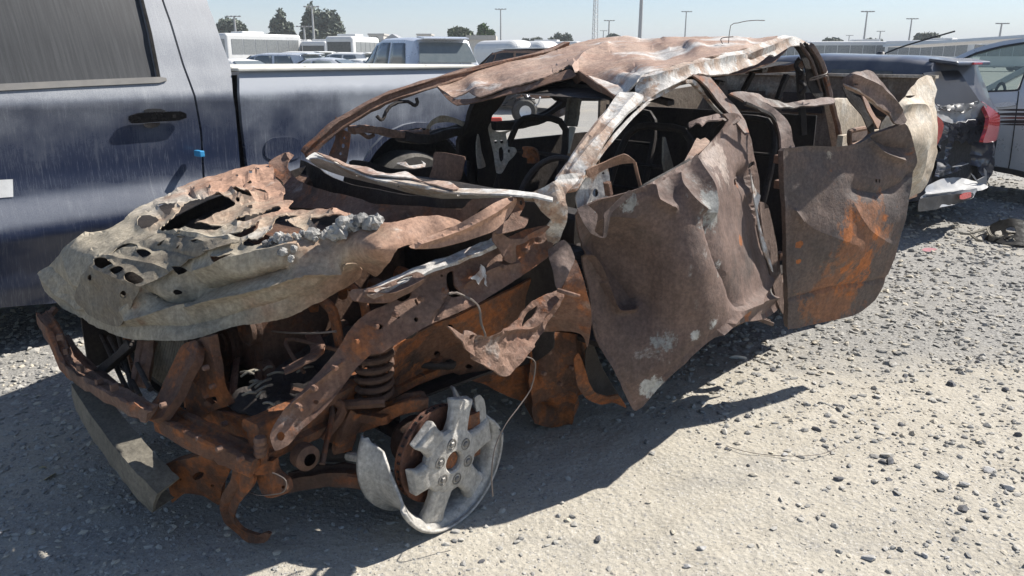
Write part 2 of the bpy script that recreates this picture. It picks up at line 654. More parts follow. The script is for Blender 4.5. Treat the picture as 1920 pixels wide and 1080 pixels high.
burnt('disc_rust', (.17, .08, .05), (.13, .065, .045), rust=.5, rustcol=(.25, .10, .05), ash=.7, soot=.62, peel=.75, seed=14)
burnt('ash_lump', (.34, .33, .31), (.17, .165, .16), rust=.75, ash=.46, ashcol=(.5, .485, .45), as_=14, soot=.47, sootcol=(.06, .058, .055), peel=.52, seed=15, bumps=.8)
burnt('old_brown', (.25, .15, .10), (.2, .12, .085), rust=.6, ash=.6, soot=.62, peel=.64, seed=16)
plain('wire', (.16, .13, .11), .6)
plain('nut_steel', (.2, .19, .175), .55, .3)
plain('black_plastic', (.02, .02, .022), .45, 0, .2, dust=.12)
plain('handle_black', (.008, .008, .009), .25, 0, .1, spec=.4)
plain('seal_black', (.012, .012, .012), .7, 0, .1, spec=.1)
plain('trim_dusty', (.10, .10, .10), .5, 0, .15, dust=.5)
plain('rubber', (.022, .022, .023), .8, 0, .3, 20, .2, .3, dust=.3)
burnt('beam_scale', (.46, .41, .35), (.38, .29, .22), rust=.64, ash=.42, ashcol=(.56, .55, .52), as_=5, soot=.72, peel=.55, seed=31, bumps=.2)
burnt('bed_inner', (.20, .165, .125), (.16, .125, .095), rust=.6, rustcol=(.16,.09,.05), ash=.55, ashcol=(.30, .27, .22), soot=.56, sootcol=(.07, .06, .05), peel=.62, seed=21)
plain('rail_cream', (.62, .60, .53), .5, 0, .08)
plain('chrome', (.65, .66, .68), .18, 1.0, .05)
plain('white_paint', (.74, .74, .72), .4, 0, .05, 2, dust=.18)
plain('silver_paint', (.68, .70, .72), .32, .3, .05, 3, coat=.5, dust=.15)
plain('suv_paint', (.66, .69, .74), .32, .3, .05, 3, coat=.4, dust=.2)
plain('grey_paint', (.25, .25, .26), .4, .2, .06, 2, dust=.35)
plain('sticker_white', (.72, .72, .70), .6)
plain('clip_blue', (.05, .32, .62), .4)
plain('pole_grey', (.42, .42, .41), .6, .2)
plain('concrete', (.5, .47, .42), .85)
plain('wall_pale', (.62, .58, .52), .85)
plain('roof_grey', (.34, .34, .35), .8)
plain('bark', (.10, .075, .055), .9)
plain('red_lamp', (.48, .03, .03), .18, 0, .15, 30, coat=.8)
plain('red_plastic', (.55, .06, .035), .45)
plain('orange_plastic', (.75, .16, .03), .45)
plain('pink_plastic', (.70, .28, .30), .5)
plain('paper_tan', (.50, .43, .29), .9)
plain('stone_pale', (.42, .41, .39), .9, 0, .2, 40, .6)
plain('stone_dark', (.12, .12, .125), .9, 0, .3, 40, .6)
plain('decal_dark', (.05, .035, .035), .5)
plain('decal_red', (.22, .07, .06), .5)
plain('interior_dark', (.03, .03, .032), .8)
plain('interior_mid', (.16, .16, .16), .8)

def leaf_mat(name, col):
    m = NT(name)
    r = m.n('NewGeometry').outputs['Random Per Island']
    c = m.mix(r, tuple(x * .6 for x in col), tuple(x * 1.5 for x in col))
    m.done(c, .7)
    return m.m
leaf_mat('leaf_dark', (.11, .13, .095))
leaf_mat('leaf_olive', (.09, .115, .06))
leaf_mat('leaf_green', (.075, .125, .035))

def glass_mat(name, col, rough=.12, alpha_trans=.0, dust=.25):
    m = NT(name)
    n1 = m.noise(9, 7, .65)
    d = m.step(n1, .25, .8, dust * .4, dust)
    c = m.mix(d, col, (.42, .41, .38))
    m.done(c, m.math('ADD', m.math('MULTIPLY', d, .6), rough), 0)
    m.b.inputs['Specular IOR Level'].default_value = .6
    m.b.inputs['Transmission Weight'].default_value = alpha_trans
    return m.m
glass_mat('glass_dark', (.02, .024, .028))
glass_mat('glass_black', (.006, .006, .008), .35, 0, .02)
MATS['glass_black'].node_tree.nodes['Principled BSDF'].inputs['Specular IOR Level'].default_value = .12
glass_mat('glass_tint', (.10, .13, .14), .08, 0, .2)
glass_mat('glass_pale', (.30, .37, .36), .08, 0, .35)
glass_mat('glass_bus', (.16, .18, .19), .1, 0, .45)

def truck_paint(name, dusty, dustcol=(.40, .415, .43)):
    """navy paint under dust that rain has run through"""
    m = NT(name)
    ca = math.atan2(TA.y, TA.x)
    v = m.mapping(rot=(0, 0, -ca))
    st = m.n('Mapping')
    m.link(v, st.inputs[0])
    st.inputs['Scale'].default_value = (75, 5, 4.5)
    s1 = m.noise(1.0, 5, .62, st.outputs[0], .3)
    st2 = m.n('Mapping')
    m.link(v, st2.inputs[0])
    st2.inputs['Scale'].default_value = (190, 6, 11)
    s2 = m.noise(1.0, 4, .6, st2.outputs[0])
    st3 = m.n('Mapping')
    m.link(v, st3.inputs[0])
    st3.inputs['Scale'].default_value = (330, 8, 16)
    s3 = m.noise(1.0, 3, .6, st3.outputs[0])
    big = m.noise(2.2, 5, .6)
    fine = m.noise(220, 3, .6)
    streak = m.math('ADD', m.math('MULTIPLY', m.step(s1, .50, .82), .24), m.math('ADD', m.math('MULTIPLY', m.step(s2, .50, .78), .26), m.math('MULTIPLY', m.step(s3, .55, .78), .22)))
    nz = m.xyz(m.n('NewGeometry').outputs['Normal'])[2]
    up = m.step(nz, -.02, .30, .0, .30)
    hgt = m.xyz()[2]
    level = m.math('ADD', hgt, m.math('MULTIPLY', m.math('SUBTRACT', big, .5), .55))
    film = m.math('ADD', m.math('MULTIPLY', m.step(big, .25, .75, dusty * .5, dusty), m.step(level, .92, 1.32, .12, 1.0)), up)  # film is palest high up and thins towards the sill
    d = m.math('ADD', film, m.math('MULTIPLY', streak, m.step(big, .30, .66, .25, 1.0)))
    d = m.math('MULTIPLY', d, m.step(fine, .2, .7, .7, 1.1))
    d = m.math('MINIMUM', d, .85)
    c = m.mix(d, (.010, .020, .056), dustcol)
    m.done(c, m.math('ADD', m.math('MULTIPLY', d, .5), .22), 0)
    m.b.inputs['Coat Weight'].default_value = .25
    m.b.inputs['Coat Roughness'].default_value = .2
    return m.m
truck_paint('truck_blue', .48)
truck_paint('truck_bed_dust_lit', .90, (.42, .445, .48))  # paler, bluer bed dust with grazing light painted in
def truck_glass():
    m = NT('truck_glass')
    ca = math.atan2(TA.y, TA.x)
    v = m.mapping(rot=(0, 0, -ca))
    st = m.n('Mapping')
    m.link(v, st.inputs[0])
    st.inputs['Scale'].default_value = (85, 4, 3)
    s1 = m.noise(1.0, 5, .65, st.outputs[0], .4)
    d = m.math('ADD', m.step(s1, .35, .75, .05, .13), m.step(m.noise(160, 3, .6), .5, .8, 0, .04))
    c = m.mix(d, (.015, .017, .02), (.33, .34, .35))
    m.done(c, .5, 0)
    m.b.inputs['Specular IOR Level'].default_value = .25
    return m.m
truck_glass()

def car_paint(name, col, dust=.2, rough=.25):
    m = NT(name)
    nz = m.xyz(m.n('NewGeometry').outputs['Normal'])[2]
    d = m.math('MULTIPLY', m.step(m.noise(5, 7, .6), .25, .75, .3, 1), m.step(nz, -.3, .9, dust * .5, dust * 1.4))
    c = m.mix(d, col, (.40, .39, .36))
    m.done(c, m.math('ADD', m.math('MULTIPLY', d, .8), rough), 0)
    m.b.inputs['Coat Weight'].default_value = .4
    return m.m
car_paint('hatch_black', (.018, .024, .045), .16)
car_paint('hatch_blue', (.014, .022, .05), .22)
car_paint('hatch_grey', (.30, .31, .33), .3, .35)

# ------------------------------------------------------------------ ground
def ground_height(x, y):
    p = Vector((x, y, 0))
    h = .012 * noise.noise(p * .9) + .007 * noise.noise(p * 3.1)
    h += .005 * noise.noise(p * 9) + .003 * noise.noise(p * 22) - .004 * abs(noise.noise(Vector((x * 3 + y * 1.5, y * 9 - x * 4, 2))))
    # shallow wheel ruts across the sand on the right
    q = (x - .1) * .52 + (y - 2.2) * -.85
    near = math.exp(-((x - 1.6) / 1.6) ** 2) * math.exp(-((y - 2.3) / 1.3) ** 2)
    h += near * (.011 * math.sin(q * 34 + 3 * noise.noise(p * 1.3)) * max(0, noise.noise(p * 2.1 + Vector((3, 3, 0))) + .25))
    return h * (1 if abs(x) < 12 and abs(y) < 14 else .0)

def axis_steps(a, b, step, lo, hi):
    xs = list(np.arange(a, b, step))
    s = step
    x = b
    while x < hi:
        xs.append(x)
        s *= 1.22
        x += s
    xs.append(hi)
    s = step
    x = a
    pre = []
    while x > lo:
        s *= 1.22
        x -= s
        pre.append(max(x, lo))
    return sorted(set(pre + xs))
gx = axis_steps(-3.4, 4.2, .026, -1500, 1500)
gy = axis_steps(1.4, 6.4, .026, -60, 2500)
nx, ny = len(gx), len(gy)
gv = [(x, y, ground_height(x, y) if -6 < x < 12 and -1 < y < 13 else 0.0) for y in gy for x in gx]
gf = [(j * nx + i, j * nx + i + 1, (j + 1) * nx + i + 1, (j + 1) * nx + i) for j in range(ny - 1) for i in range(nx - 1)]

m = NT('ground_sand')
X, Y, Z = m.xyz()
n_big = m.noise(.55, 5, .6)
n_mid = m.noise(3.0, 8, .68)
n_fine = m.noise(38, 6, .7)
n_grit = m.noise(150, 4, .65)
vor1 = m.vor(48)
vor2 = m.vor(115)
# grey gravel takes over away from the trodden sand
mask = m.math('ADD', m.step(Y, 2.8, 4.2, 0, .62), m.math('MULTIPLY', m.math('SUBTRACT', n_big, .5), 1.3))
mask = m.math('ADD', mask, m.step(X, -.3, -1.6, 0, .42))
mask = m.math('ADD', mask, m.math('MULTIPLY', m.math('SUBTRACT', n_mid, .5), .9))
gm = m.step(mask, .15, .65)
sand = m.mix(m.step(n_mid, .3, .7), (.42, .385, .315), (.51, .47, .39))
sand = m.mix(m.step(m.noise(1.4, 9, .72, m.mapping(rot=(0, 0, .6), scale=(1, 2.6, 1))), .50, .68, 0, .55), sand, (.31, .295, .265))
sand = m.mix(m.step(n_fine, .25, .75, 0, .5), sand, (.32, .30, .26))
sand = m.mix(m.step(n_grit, .55, .75, 0, .5), sand, (.53, .51, .46))
rock = m.mix(m.step(vor1, .05, .6), (.30, .295, .285), (.17, .17, .17))
rock = m.mix(m.step(n_fine, .3, .7, 0, .75), rock, (.36, .35, .32))
rock = m.mix(m.step(n_grit, .5, .75, 0, .5), rock, (.15, .15, .152))
def chips(scale, thr, colr):
    vn = m.n('TexVoronoi')
    m.link(m.obj, vn.inputs['Vector'])
    vn.inputs['Scale'].default_value = scale
    cr = m.xyz(vn.outputs['Color'])[0]
    return m.math('MULTIPLY', m.step(cr, thr, thr + .01), m.step(vn.outputs['Distance'], .48, .30))
sand = m.mix(m.math('MULTIPLY', chips(150, .72, 0), .55), sand, (.20, .195, .185))
sand = m.mix(m.math('MULTIPLY', chips(70, .86, 0), .65), sand, (.24, .235, .225))
sand = m.mix(m.math('MULTIPLY', chips(105, .80, 1), .6), sand, (.56, .54, .50))
rock = m.mix(m.math('MULTIPLY', chips(60, .60, 0), .7), rock, (.15, .15, .15))
rock = m.mix(m.math('MULTIPLY', chips(85, .65, 0), .7), rock, (.44, .43, .41))
col = m.mix(m.math('MULTIPLY', gm, .85), sand, rock)
b = m.bump(n_grit, .5, .004)
b = m.bump(n_fine, .5, .012, b)
b = m.bump(vor1, .35, .01, b)
b = m.bump(n_mid, .45, .03, b)
m.done(col, .95, 0, b)
m.b.inputs['Specular IOR Level'].default_value = .15
ground = mesh_obj('ground', gv, gf, 'ground_sand', None, True)
tag(ground, 'pale sandy ground with grey gravel', None, None, 'structure')

# gravel: countless small stones
m = NT('gravel_stone')
r = m.n('NewGeometry').outputs['Random Per Island']
c = m.mix(m.step(r, 0, .72), (.22, .218, .21), (.42, .405, .37))
c = m.mix(m.step(r, .82, .84), c, (.52, .47, .38))
c = m.mix(m.step(m.noise(60, 5, .6), .3, .7, 0, .35), c, (.42, .39, .33))
m.done(c, .92, 0, m.bump(m.noise(90, 4, .6), .4, .004))
m.b.inputs['Specular IOR Level'].default_value = .2

ICO_V, ICO_F = None, None
def ico(sub):
    bm = bmesh.new()
    bmesh.ops.create_icosphere(bm, subdivisions=sub, radius=1)
    bm.verts.ensure_lookup_table()
    v = np.array([x.co[:] for x in bm.verts])
    f = np.array([[y.index for y in x.verts] for x in bm.faces])
    bm.free()
    return v, f
ICO1 = ico(1)
ICO2 = ico(2)
nr = np.random.RandomState(3)
def big_mask(x, y):
    return max(0, min(1, (y - 2.9) / 1.3)) * .75 + .35 * noise.fractal(Vector((x, y, 0)) * .8 + Vector((4, 4, 0)), 1.0, 2.0, 3) + max(0, min(.30, (-.3 - x) * .3))
def make_gravel(count):
    Vs, Fs, base = [], [], 0
    iv, jf = ICO1
    k = 0
    while k < count:
        # spread evenly over what a viewer on foot takes in: more per square metre close by
        y = 1.5 * math.exp(nr.rand() * 2.15)
        x = (nr.rand() * 1.9 - .95) * y * .85
        mk = big_mask(x, y) + .25 * nr.randn()
        if mk < .22 and nr.rand() > .25:
            continue
        s = (.0022 + .0075 * nr.rand() ** 3.4) * (1 + .40 * (y - 1.5)) * (1.0 if mk > .22 else (.36 if nr.rand() > .006 else .8))
        if nr.rand() < .012:
            s *= 1.7
        s = min(s, .024)
        sc = np.array([1 + .5 * nr.rand(), .7 + .5 * nr.rand(), .35 + .4 * nr.rand()]) * s
        a = nr.rand() * 6.28
        j = iv * (1 + .75 * (nr.rand(len(iv), 1) - .5))
        p = j * sc
        t = (nr.rand() - .5) * .7
        p = p @ np.array([[1, 0, 0], [0, math.cos(t), -math.sin(t)], [0, math.sin(t), math.cos(t)]])
        p = p @ np.array([[math.cos(a), -math.sin(a), 0], [math.sin(a), math.cos(a), 0], [0, 0, 1]])
        p = p + np.array([x, y, ground_height(x, y) + sc[2] * .35])
        Vs.append(p)
        Fs.append(jf + base)
        base += len(p)
        k += 1
    return np.concatenate(Vs), np.concatenate(Fs)
gV, gF = make_gravel(50000)
gravel = mesh_obj('gravel', gV.tolist(), gF.tolist(), 'gravel_stone')
tag(gravel, 'loose grey gravel strewn over the sand', 'gravel', None, 'stuff')

def stone_mesh(name, s, flatness, seed, mat):
    rg = np.random.RandomState(seed)
    v, f = ICO2
    p = np.array([Vector(q) * (1 + .38 * noise.noise(Vector(q) * 1.4 + Vector((seed * 3.3, 0, 0)))) for q in v])
    # a few flat broken facets
    for _ in range(10):
        d = rg.randn(3)
        d /= np.linalg.norm(d)
        lim = .48 + .25 * rg.rand()
        h = p @ d
        p = p - np.outer(np.maximum(h - lim, 0), d)
    p = p * np.array([s * (1.1 + .5 * rg.rand()), s, s * flatness])
    return p, f
STONES = [(1655, 865, 13, 1, 'dark one left of the round dark stone pair'), (1669, 866, 17, 1, ''), (1656, 879, 9, 1, ''), (1668, 898, 10, 1, ''), (1571, 897, 14, 1, ''), (1592, 905, 7, 1, ''),
          (1768, 891, 18, 0, ''), (1806, 908, 15, 0, ''), (1855, 878, 16, 0, ''), (1888, 912, 17, 0, ''), (1806, 955, 17, 1, ''), (1845, 955, 13, 0, ''), (1630, 1041, 18, 0, ''),
          (1735, 1038, 11, 0, ''), (1776, 1040, 11, 0, ''), (1122, 1006, 15, 1, ''), (902, 1050, 11, 1, ''), (705, 1027, 11, 0, ''), (1470, 852, 10, 0, ''), (1403, 870, 9, 1, ''),
          (1347, 832, 9, 1, ''), (1362, 842, 9, 1, ''), (1533, 800, 13, 1, ''), (1578, 759, 10, 1, ''), (1785, 716, 16, 1, ''), (1698, 700, 10, 1, ''), (1834, 674, 9, 1, ''), (1885, 727, 11, 1, ''),
          (1690, 792, 12, 1, ''), (1910, 812, 14, 1, ''), (1450, 690, 12, 1, ''), (1400, 778, 10, 1, ''), (1290, 1058, 12, 0, ''), (1318, 1022, 15, 0, ''), (640, 985, 9, 0, ''), (120, 985, 10, 0, '')]
shades = ['pale grey', 'dark grey']
ORD = 'first second third fourth fifth sixth seventh eighth ninth tenth eleventh twelfth thirteenth fourteenth fifteenth sixteenth seventeenth eighteenth nineteenth twentieth twenty-first twenty-second twenty-third twenty-fourth'.split()
for i, (px, py, r, dk, _) in enumerate(STONES):
    p0 = at(px, py, 'z', .01)
    size = r / F * (p0 - CAMV).length * .52
    V, Fc = stone_mesh('stone', size, .62, i + 1, None)
    a = rnd.uniform(0, 6)
    V = [Matrix.Rotation(a, 3, 'Z') @ Vector(q) for q in V]
    o = mesh_obj('stone', V, Fc.tolist(), 'stone_dark' if dk else 'stone_pale', None, False, True)
    o.location = (p0.x, p0.y, ground_height(p0.x, p0.y) + size * .25)
    if px < 1000:
        rank = sorted(s[0] for s in STONES if s[3] == dk and s[0] < 1000).index(px)
        lab = '%s stone in the shadow before the wreck, %s of its shade from left' % (shades[dk], ORD[rank])
        grp = '%s stones in the shadow' % shades[dk]
    elif px == 1122:
        lab, grp = 'dark angular stone on open sand nearest the broken wheel', None
    else:
        rank = sorted(s[0] + s[1] * 1e-3 for s in STONES if s[3] == dk and s[0] >= 1000 and s[0] != 1122).index(px + py * 1e-3)
        lab = '%s stone on the sunlit sand, %s of its shade from the left' % (shades[dk], ORD[rank])
        grp = '%s stones on the sunlit sand' % shades[dk]
    tag(o, lab, 'stone', grp)

# ------------------------------------------------------------------ blue pickup truck
TPROF = [(-.2, -.12), (.30, -.10), (.34, -.07), (.56, -.02), (.62, .018), (.68, .022), (.74, .004), (.82, -.028), (.92, -.034), (1.10, -.024), (1.22, -.012), (1.265, -.002),
         (1.285, .0), (1.30, -.008), (1.36, -.030), (1.41, -.048), (1.44, -.062), (1.6, -.115), (1.8, -.20), (2.0, -.30), (3.5, -.9)]
_tz = np.array([a for a, b in TPROF])
_to = np.array([b for a, b in TPROF])
def truck_surf(extra=0.0):
    def f(Q):
        Q = np.asarray(Q, float)
        x = (Q[:, 0] - CX) / F
        y = (CY - Q[:, 1]) / F
        D = np.stack([x, CP + y * SP, y * CP - SP], 1)
        den = D @ np.array(TN)
        off = np.zeros(len(Q))
        for _ in range(8):
            t = (TC + off + extra) / den
            z = CAM_H + D[:, 2] * t
            off = .5 * off + .5 * np.interp(z, _tz, _to)
        t = (TC + off + extra) / den
        return D * t[:, None] + np.array([0, 0, CAM_H])
    return f
def Tp(a, off, z):
    """a along the truck from the point abreast of the door handle, rearwards"""
    return TN * (TC + off) + TA * (a + 1.85) + Vector((0, 0, z))
truck = thing('pickup_truck', 'dusty dark blue crew cab pickup truck with streaked dirt, behind the burnt wreck', 'pickup truck', (Tp(1.0, -1.0, 0).x, Tp(1.0, -1.0, 0).y, 0))
TS = truck_surf()
a_cab = (TA.dot(at(447, 200, 't', 0)) - 1.85)
SEAM = [(305, -60), (305, 0), (320, 43), (343, 120), (365, 180), (377, 247), (382, 333), (388, 420), (396, 520), (400, 560)]
def shift(pts, dx, dy=0):
    return [(x + dx, y + dy) for x, y in pts]
WIN = [(-420, -60), (248, -60), (263, 0), (278, 62), (294, 145), (150, 151), (0, 158), (-420, 176)]
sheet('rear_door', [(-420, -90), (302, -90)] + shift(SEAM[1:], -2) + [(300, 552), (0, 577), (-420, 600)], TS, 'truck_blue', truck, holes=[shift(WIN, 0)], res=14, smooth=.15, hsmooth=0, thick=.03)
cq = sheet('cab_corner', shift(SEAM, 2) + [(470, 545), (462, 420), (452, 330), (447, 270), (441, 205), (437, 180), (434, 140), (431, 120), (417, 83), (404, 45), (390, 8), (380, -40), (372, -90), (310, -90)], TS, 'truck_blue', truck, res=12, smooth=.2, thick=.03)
arch_c = Tp(1.85, 0, .44)
arch = []
for i in range(28):
    a = math.pi * (-.12 + 1.24 * i / 27)
    arch.append(project(Tp(1.85 + .56 * math.cos(a), 0, .50 + .53 * math.sin(a))))
bedo = [(449, 137), (449, 173), (455, 240), (464, 310), (476, 440), (484, 540)]
endp = [project(Tp(a_cab + 2.12, -.03, z)) for z in (.55, .8, 1.1, 1.28, 1.40)]
rail = [project(Tp(a, -.05, 1.413)) for a in (a_cab + 2.12, a_cab + 1.6, a_cab + 1.1, a_cab + .6, a_cab + .1)]
sheet('cargo_bed', bedo + [project(Tp(a_cab + .3, -.05, .33)), project(Tp(a_cab + 2.05, -.05, .40))] + endp + rail, TS, 'truck_bed_dust_lit', truck, holes=[arch], res=12, smooth=.1, thick=.03, hsmooth=.3)
sheet('window_glass', shift(WIN, 0, 1), truck_surf(-.018), 'truck_glass', truck, res=40, smooth=0, thick=.006)
sheet('window_trim', [(250, -60), (256, -60), (270, 2), (285, 62), (301, 144), (295, 146), (279, 62), (264, 0)], truck_surf(.004), 'seal_black', truck, res=8, smooth=.2, thick=.012)
sheet('belt_trim', [(-420, 174), (0, 157), (150, 150), (300, 144), (312, 146), (313, 151), (300, 155), (150, 162), (0, 170), (-420, 190)], truck_surf(.012), 'trim_dusty', truck, res=10, smooth=.2, thick=.02)
# arch lip, inner wheel house and wheel
mb = MB()
mb.sweep([Tp(1.85 + .555 * math.cos(math.pi * (-.1 + 1.2 * i / 20)), -.015 - .02 * abs(math.cos(math.pi * (-.1 + 1.2 * i / 20))), .50 + .525 * math.sin(math.pi * (-.1 + 1.2 * i / 20))) for i in range(21)],
         [(.02, -.02), (.02, .02), (-.02, .02), (-.02, -.02)], 1, up=TN)
mb.build('wheel_arch', 'truck_blue', truck, True)
mb = MB()
mb.lathe([(.58, -.35), (.58, -.03)], Tp(1.85, -.02, .50), TN, 30)
mb.lathe([(.0, -.35), (.58, -.35)], Tp(1.85, -.02, .50), TN, 30)
mb.build('wheel_house', 'interior_dark', truck, True, fix=False)
w = MB().lathe([(.24, -.02), (.25, -.03), (.38, -.03), (.415, -.07), (.42, -.15), (.415, -.24), (.38, -.28), (.2, -.28)], Tp(1.85, 0, .415), TN, 36).build('wheel', 'rubber', truck, True)
MB().lathe([(0, -.10), (.06, -.09), (.08, -.12), (.2, -.10), (.235, -.05), (.25, -.03)], Tp(1.85, 0, .415), TN, 30).build('rim', 'silver_paint', w, True)
# rest of the body: floor, roof, far side, bed cover
mb = MB()
mb.prism([Tp(-2.4, -.34, 1.94), Tp(a_cab - .28, -.34, 1.94), Tp(a_cab - .28, -1.6, 1.94), Tp(-2.4, -1.6, 1.94)], (0, 0, .03))
mb.build('cab_roof', 'truck_blue', truck)
mb = MB()
mb.prism([Tp(a_cab - .05, -.07, .4), Tp(a_cab - .05, -.10, 1.44), Tp(a_cab - .24, -.32, 1.94), Tp(a_cab - .24, -1.65, 1.94), Tp(a_cab - .05, -1.85, 1.44), Tp(a_cab - .05, -1.9, .4)], -TA * .03)
mb.build('cab_back', 'truck_blue', truck)
mb = MB()
mb.prism([Tp(-2.4, -.12, .42), Tp(a_cab - .06, -.12, .42), Tp(a_cab - .06, -1.9, .42), Tp(-2.4, -1.9, .42)], (0, 0, .06))
mb.build('cab_floor', 'interior_dark', truck)
mb = MB()
mb.prism([Tp(-2.4, -1.93, .4), Tp(a_cab + 2.1, -1.93, .4), Tp(a_cab + 2.1, -1.93, 1.40), Tp(-2.4, -1.93, 1.40)], -TN * .03)
mb.build('far_side', 'truck_blue', truck)
mb = MB()
mb.prism([Tp(a_cab + 2.10, -.05, .58), Tp(a_cab + 2.10, -1.93, .58), Tp(a_cab + 2.10, -1.93, 1.40), Tp(a_cab + 2.10, -.05, 1.40)], TA * .05)
mb.build('tailgate', 'truck_blue', truck)
mb = MB()
mb.prism([Tp(a_cab + .03, -.02, 1.412), Tp(a_cab + 2.13, -.02, 1.412), Tp(a_cab + 2.13, -.14, 1.412), Tp(a_cab + .03, -.14, 1.412)], (0, 0, .020))
bevel(mb.build('bed_rail', 'rail_cream', truck), .006)
for k in range(4):
    mb = MB()
    a0 = a_cab + .06 + k * .515
    mb.prism([Tp(a0, -.15, 1.408), Tp(a0 + .505, -.15, 1.408), Tp(a0 + .505, -1.85, 1.408), Tp(a0, -1.85, 1.408)], (0, 0, .028))
    bevel(mb.build('bed_cover_panel', 'rail_cream', truck), .008)
# gap seal between cab and bed
mb = MB()
mb.prism([Tp(a_cab - .09, -.14, .4), Tp(a_cab + .12, -.14, .4), Tp(a_cab + .12, -.14, 1.39), Tp(a_cab - .09, -.14, 1.39)], -TN * .02)
mb.build('gap_panel', 'interior_dark', truck)
# far wheels so the truck stands
for (aa, of) in ((1.85, -1.62), (-1.9, -.02), (-1.9, -1.62)):
    MB().lathe([(0, -.10), (.2, -.10), (.25, -.03), (.38, -.03), (.415, -.07), (.42, -.15), (.415, -.24), (.38, -.28), (0, -.28)], Tp(aa, of, .415), TN, 28).build('wheel', 'rubber', truck, True)
MB().box(Tp(.2, -1.0, .50), (4.6, .8, .16), Matrix.Rotation(math.atan2(TA.y, TA.x), 3, 'Z')).build('chassis', 'interior_dark', truck)
# handle
sheet('handle_cup', [(270, 207), (280, 204), (302, 204), (312, 209), (302, 214), (276, 214)], truck_surf(.006), 'interior_dark', truck, res=6, thick=.004)
h = sheet('door_handle', [(243, 218), (262, 212), (300, 210), (340, 209), (350, 214), (350, 221), (334, 226), (300, 228), (262, 231), (247, 231), (242, 225)], truck_surf(.030), 'handle_black', truck, res=5, smooth=.35, thick=.014)
sheet('handle_badge', [(324, 215), (330, 215), (330, 221), (324, 221)], truck_surf(.032), 'chrome', h, res=4, smooth=0, thick=.002)
sheet('handle_reflection_plate', [(268, 232), (300, 230), (296, 237), (284, 240), (272, 238)], truck_surf(.012), 'chrome', h, res=5, smooth=.6, thick=.003)
sheet('fuel_door', [(497, 275), (502, 264), (514, 258), (545, 257), (558, 262), (565, 275), (566, 290), (550, 300), (510, 300), (498, 292)], truck_surf(.006), 'truck_blue', truck, res=8, smooth=.7, thick=.004)
sheet('sticker', [(-14, 338), (24, 336), (25, 369), (-13, 372)], truck_surf(.004), 'sticker_white', truck, res=12, smooth=0, thick=.001)
clip = MB()
cpt = at(369, 287, 't', .0)
clip.box(cpt + TN * .03, (.028, .075, .034), Matrix.Rotation(math.atan2(TA.y, TA.x), 3, 'Z'))
o = bevel(clip.build('plastic_clip', 'clip_blue'), .004)
tag(o, 'small blue plastic clip stuck on the blue pickup door', 'clip')

# ------------------------------------------------------------------ the burnt wreck
wreck = thing('burnt_pickup_wreck', 'burnt-out rusty crew cab pickup wreck with crushed roof, stripped to bare metal', 'wrecked car', tuple(W(1.2, 0, 0)))
Z5 = lambda pts: [(40 + x / 3, 280 + y / 3) for x, y in pts]
Z6 = lambda pts: [(600 + x / 3, 320 + y / 3) for x, y in pts]
Z2 = lambda pts: [(560 + x / 3, 50 + y / 3) for x, y in pts]
Z3 = lambda pts: [(1100 + x / 3, 50 + y / 3) for x, y in pts]
Z4 = lambda pts: [(1280 + x / 3, y / 3) for x, y in pts]
Z7 = lambda pts: [(60 + x / 2.25, 560 + y / 2.25) for x, y in pts]
Z8 = lambda pts: [(560 + x / 2.572, 600 + y / 2.572) for x, y in pts]
ZA = lambda pts: [(640 + x / 5.4, 140 + y / 5.4) for x, y in pts]
ZB = lambda pts: [(900 + x / 4.91, 120 + y / 4.91) for x, y in pts]
ZC = lambda pts: [(1200 + x / 4.5, 180 + y / 4.5) for x, y in pts]
ZD = lambda pts: [(400 + x / 4.153, 600 + y / 4.153) for x, y in pts]
ZE = lambda pts: [(740 + x / 3.375, 500 + y / 3.375) for x, y in pts]
ZF = lambda pts: [(1020 + x / 2.454, 380 + y / 2.454) for x, y in pts]
ZG = lambda pts: [(1400 + x / 2.077, 120 + y / 2.077) for x, y in pts]
def circ(cx, cy, rx, ry=None, n=9, rot=0.0):
    ry = ry or rx
    return [(cx + rx * math.cos(6.2832 * i / n) * math.cos(rot) - ry * math.sin(6.2832 * i / n) * math.sin(rot),
             cy + rx * math.cos(6.2832 * i / n) * math.sin(rot) + ry * math.sin(6.2832 * i / n) * math.cos(rot)) for i in range(n)]
def barp(name, pts, w, h, mat, parent=None, k=3, jit=.002, up=(0, 0, 1), scale=None, sm=True):
    return MB().bar([at(*p) if len(p) == 4 else p for p in pts], w, h, k, up, jit, scale).build(name, mat, parent or wreck, sm)
def tubep(name, pts, r, mat, parent=None, k=4, jit=.0, n=8, scale=None):
    return MB().tube([at(*p) if len(p) == 4 else p for p in pts], r, k, n, jit, scale).build(name, mat, parent or wreck, True)

# --- bonnet
hood_ctrl = [(500, 307, 'z', 1.03), (547, 377, 'z', 1.0), (627, 393, 'z', 1.01), (287, 377, 'z', .93), (163, 440, 'z', .84), (100, 488, 'z', .74), (70, 517, 'z', .66),
             (83, 547, 'z', .60), (117, 577, 'z', .56), (187, 617, 'z', .54), (240, 636, 'z', .56), (330, 640, 'z', .60), (430, 612, 'z', .665), (540, 592, 'z', .70), (640, 550, 'z', .76), (684, 515, 'z', .82),
             (166, 470, 'z', .82), (175, 500, 'z', .78), (270, 550, 'z', .745), (250, 590, 'z', .66), (400, 470, 'z', .90), (350, 540, 'z', .76), (520, 480, 'z', .91), (620, 490, 'z', .89), (700, 470, 'z', .95),
             (777, 457, 'z', .955), (867, 417, 'z', 1.0), (800, 405, 'z', 1.02), (677, 413, 'z', 1.0), (343, 348, 'z', .97), (440, 545, 'z', .79)]
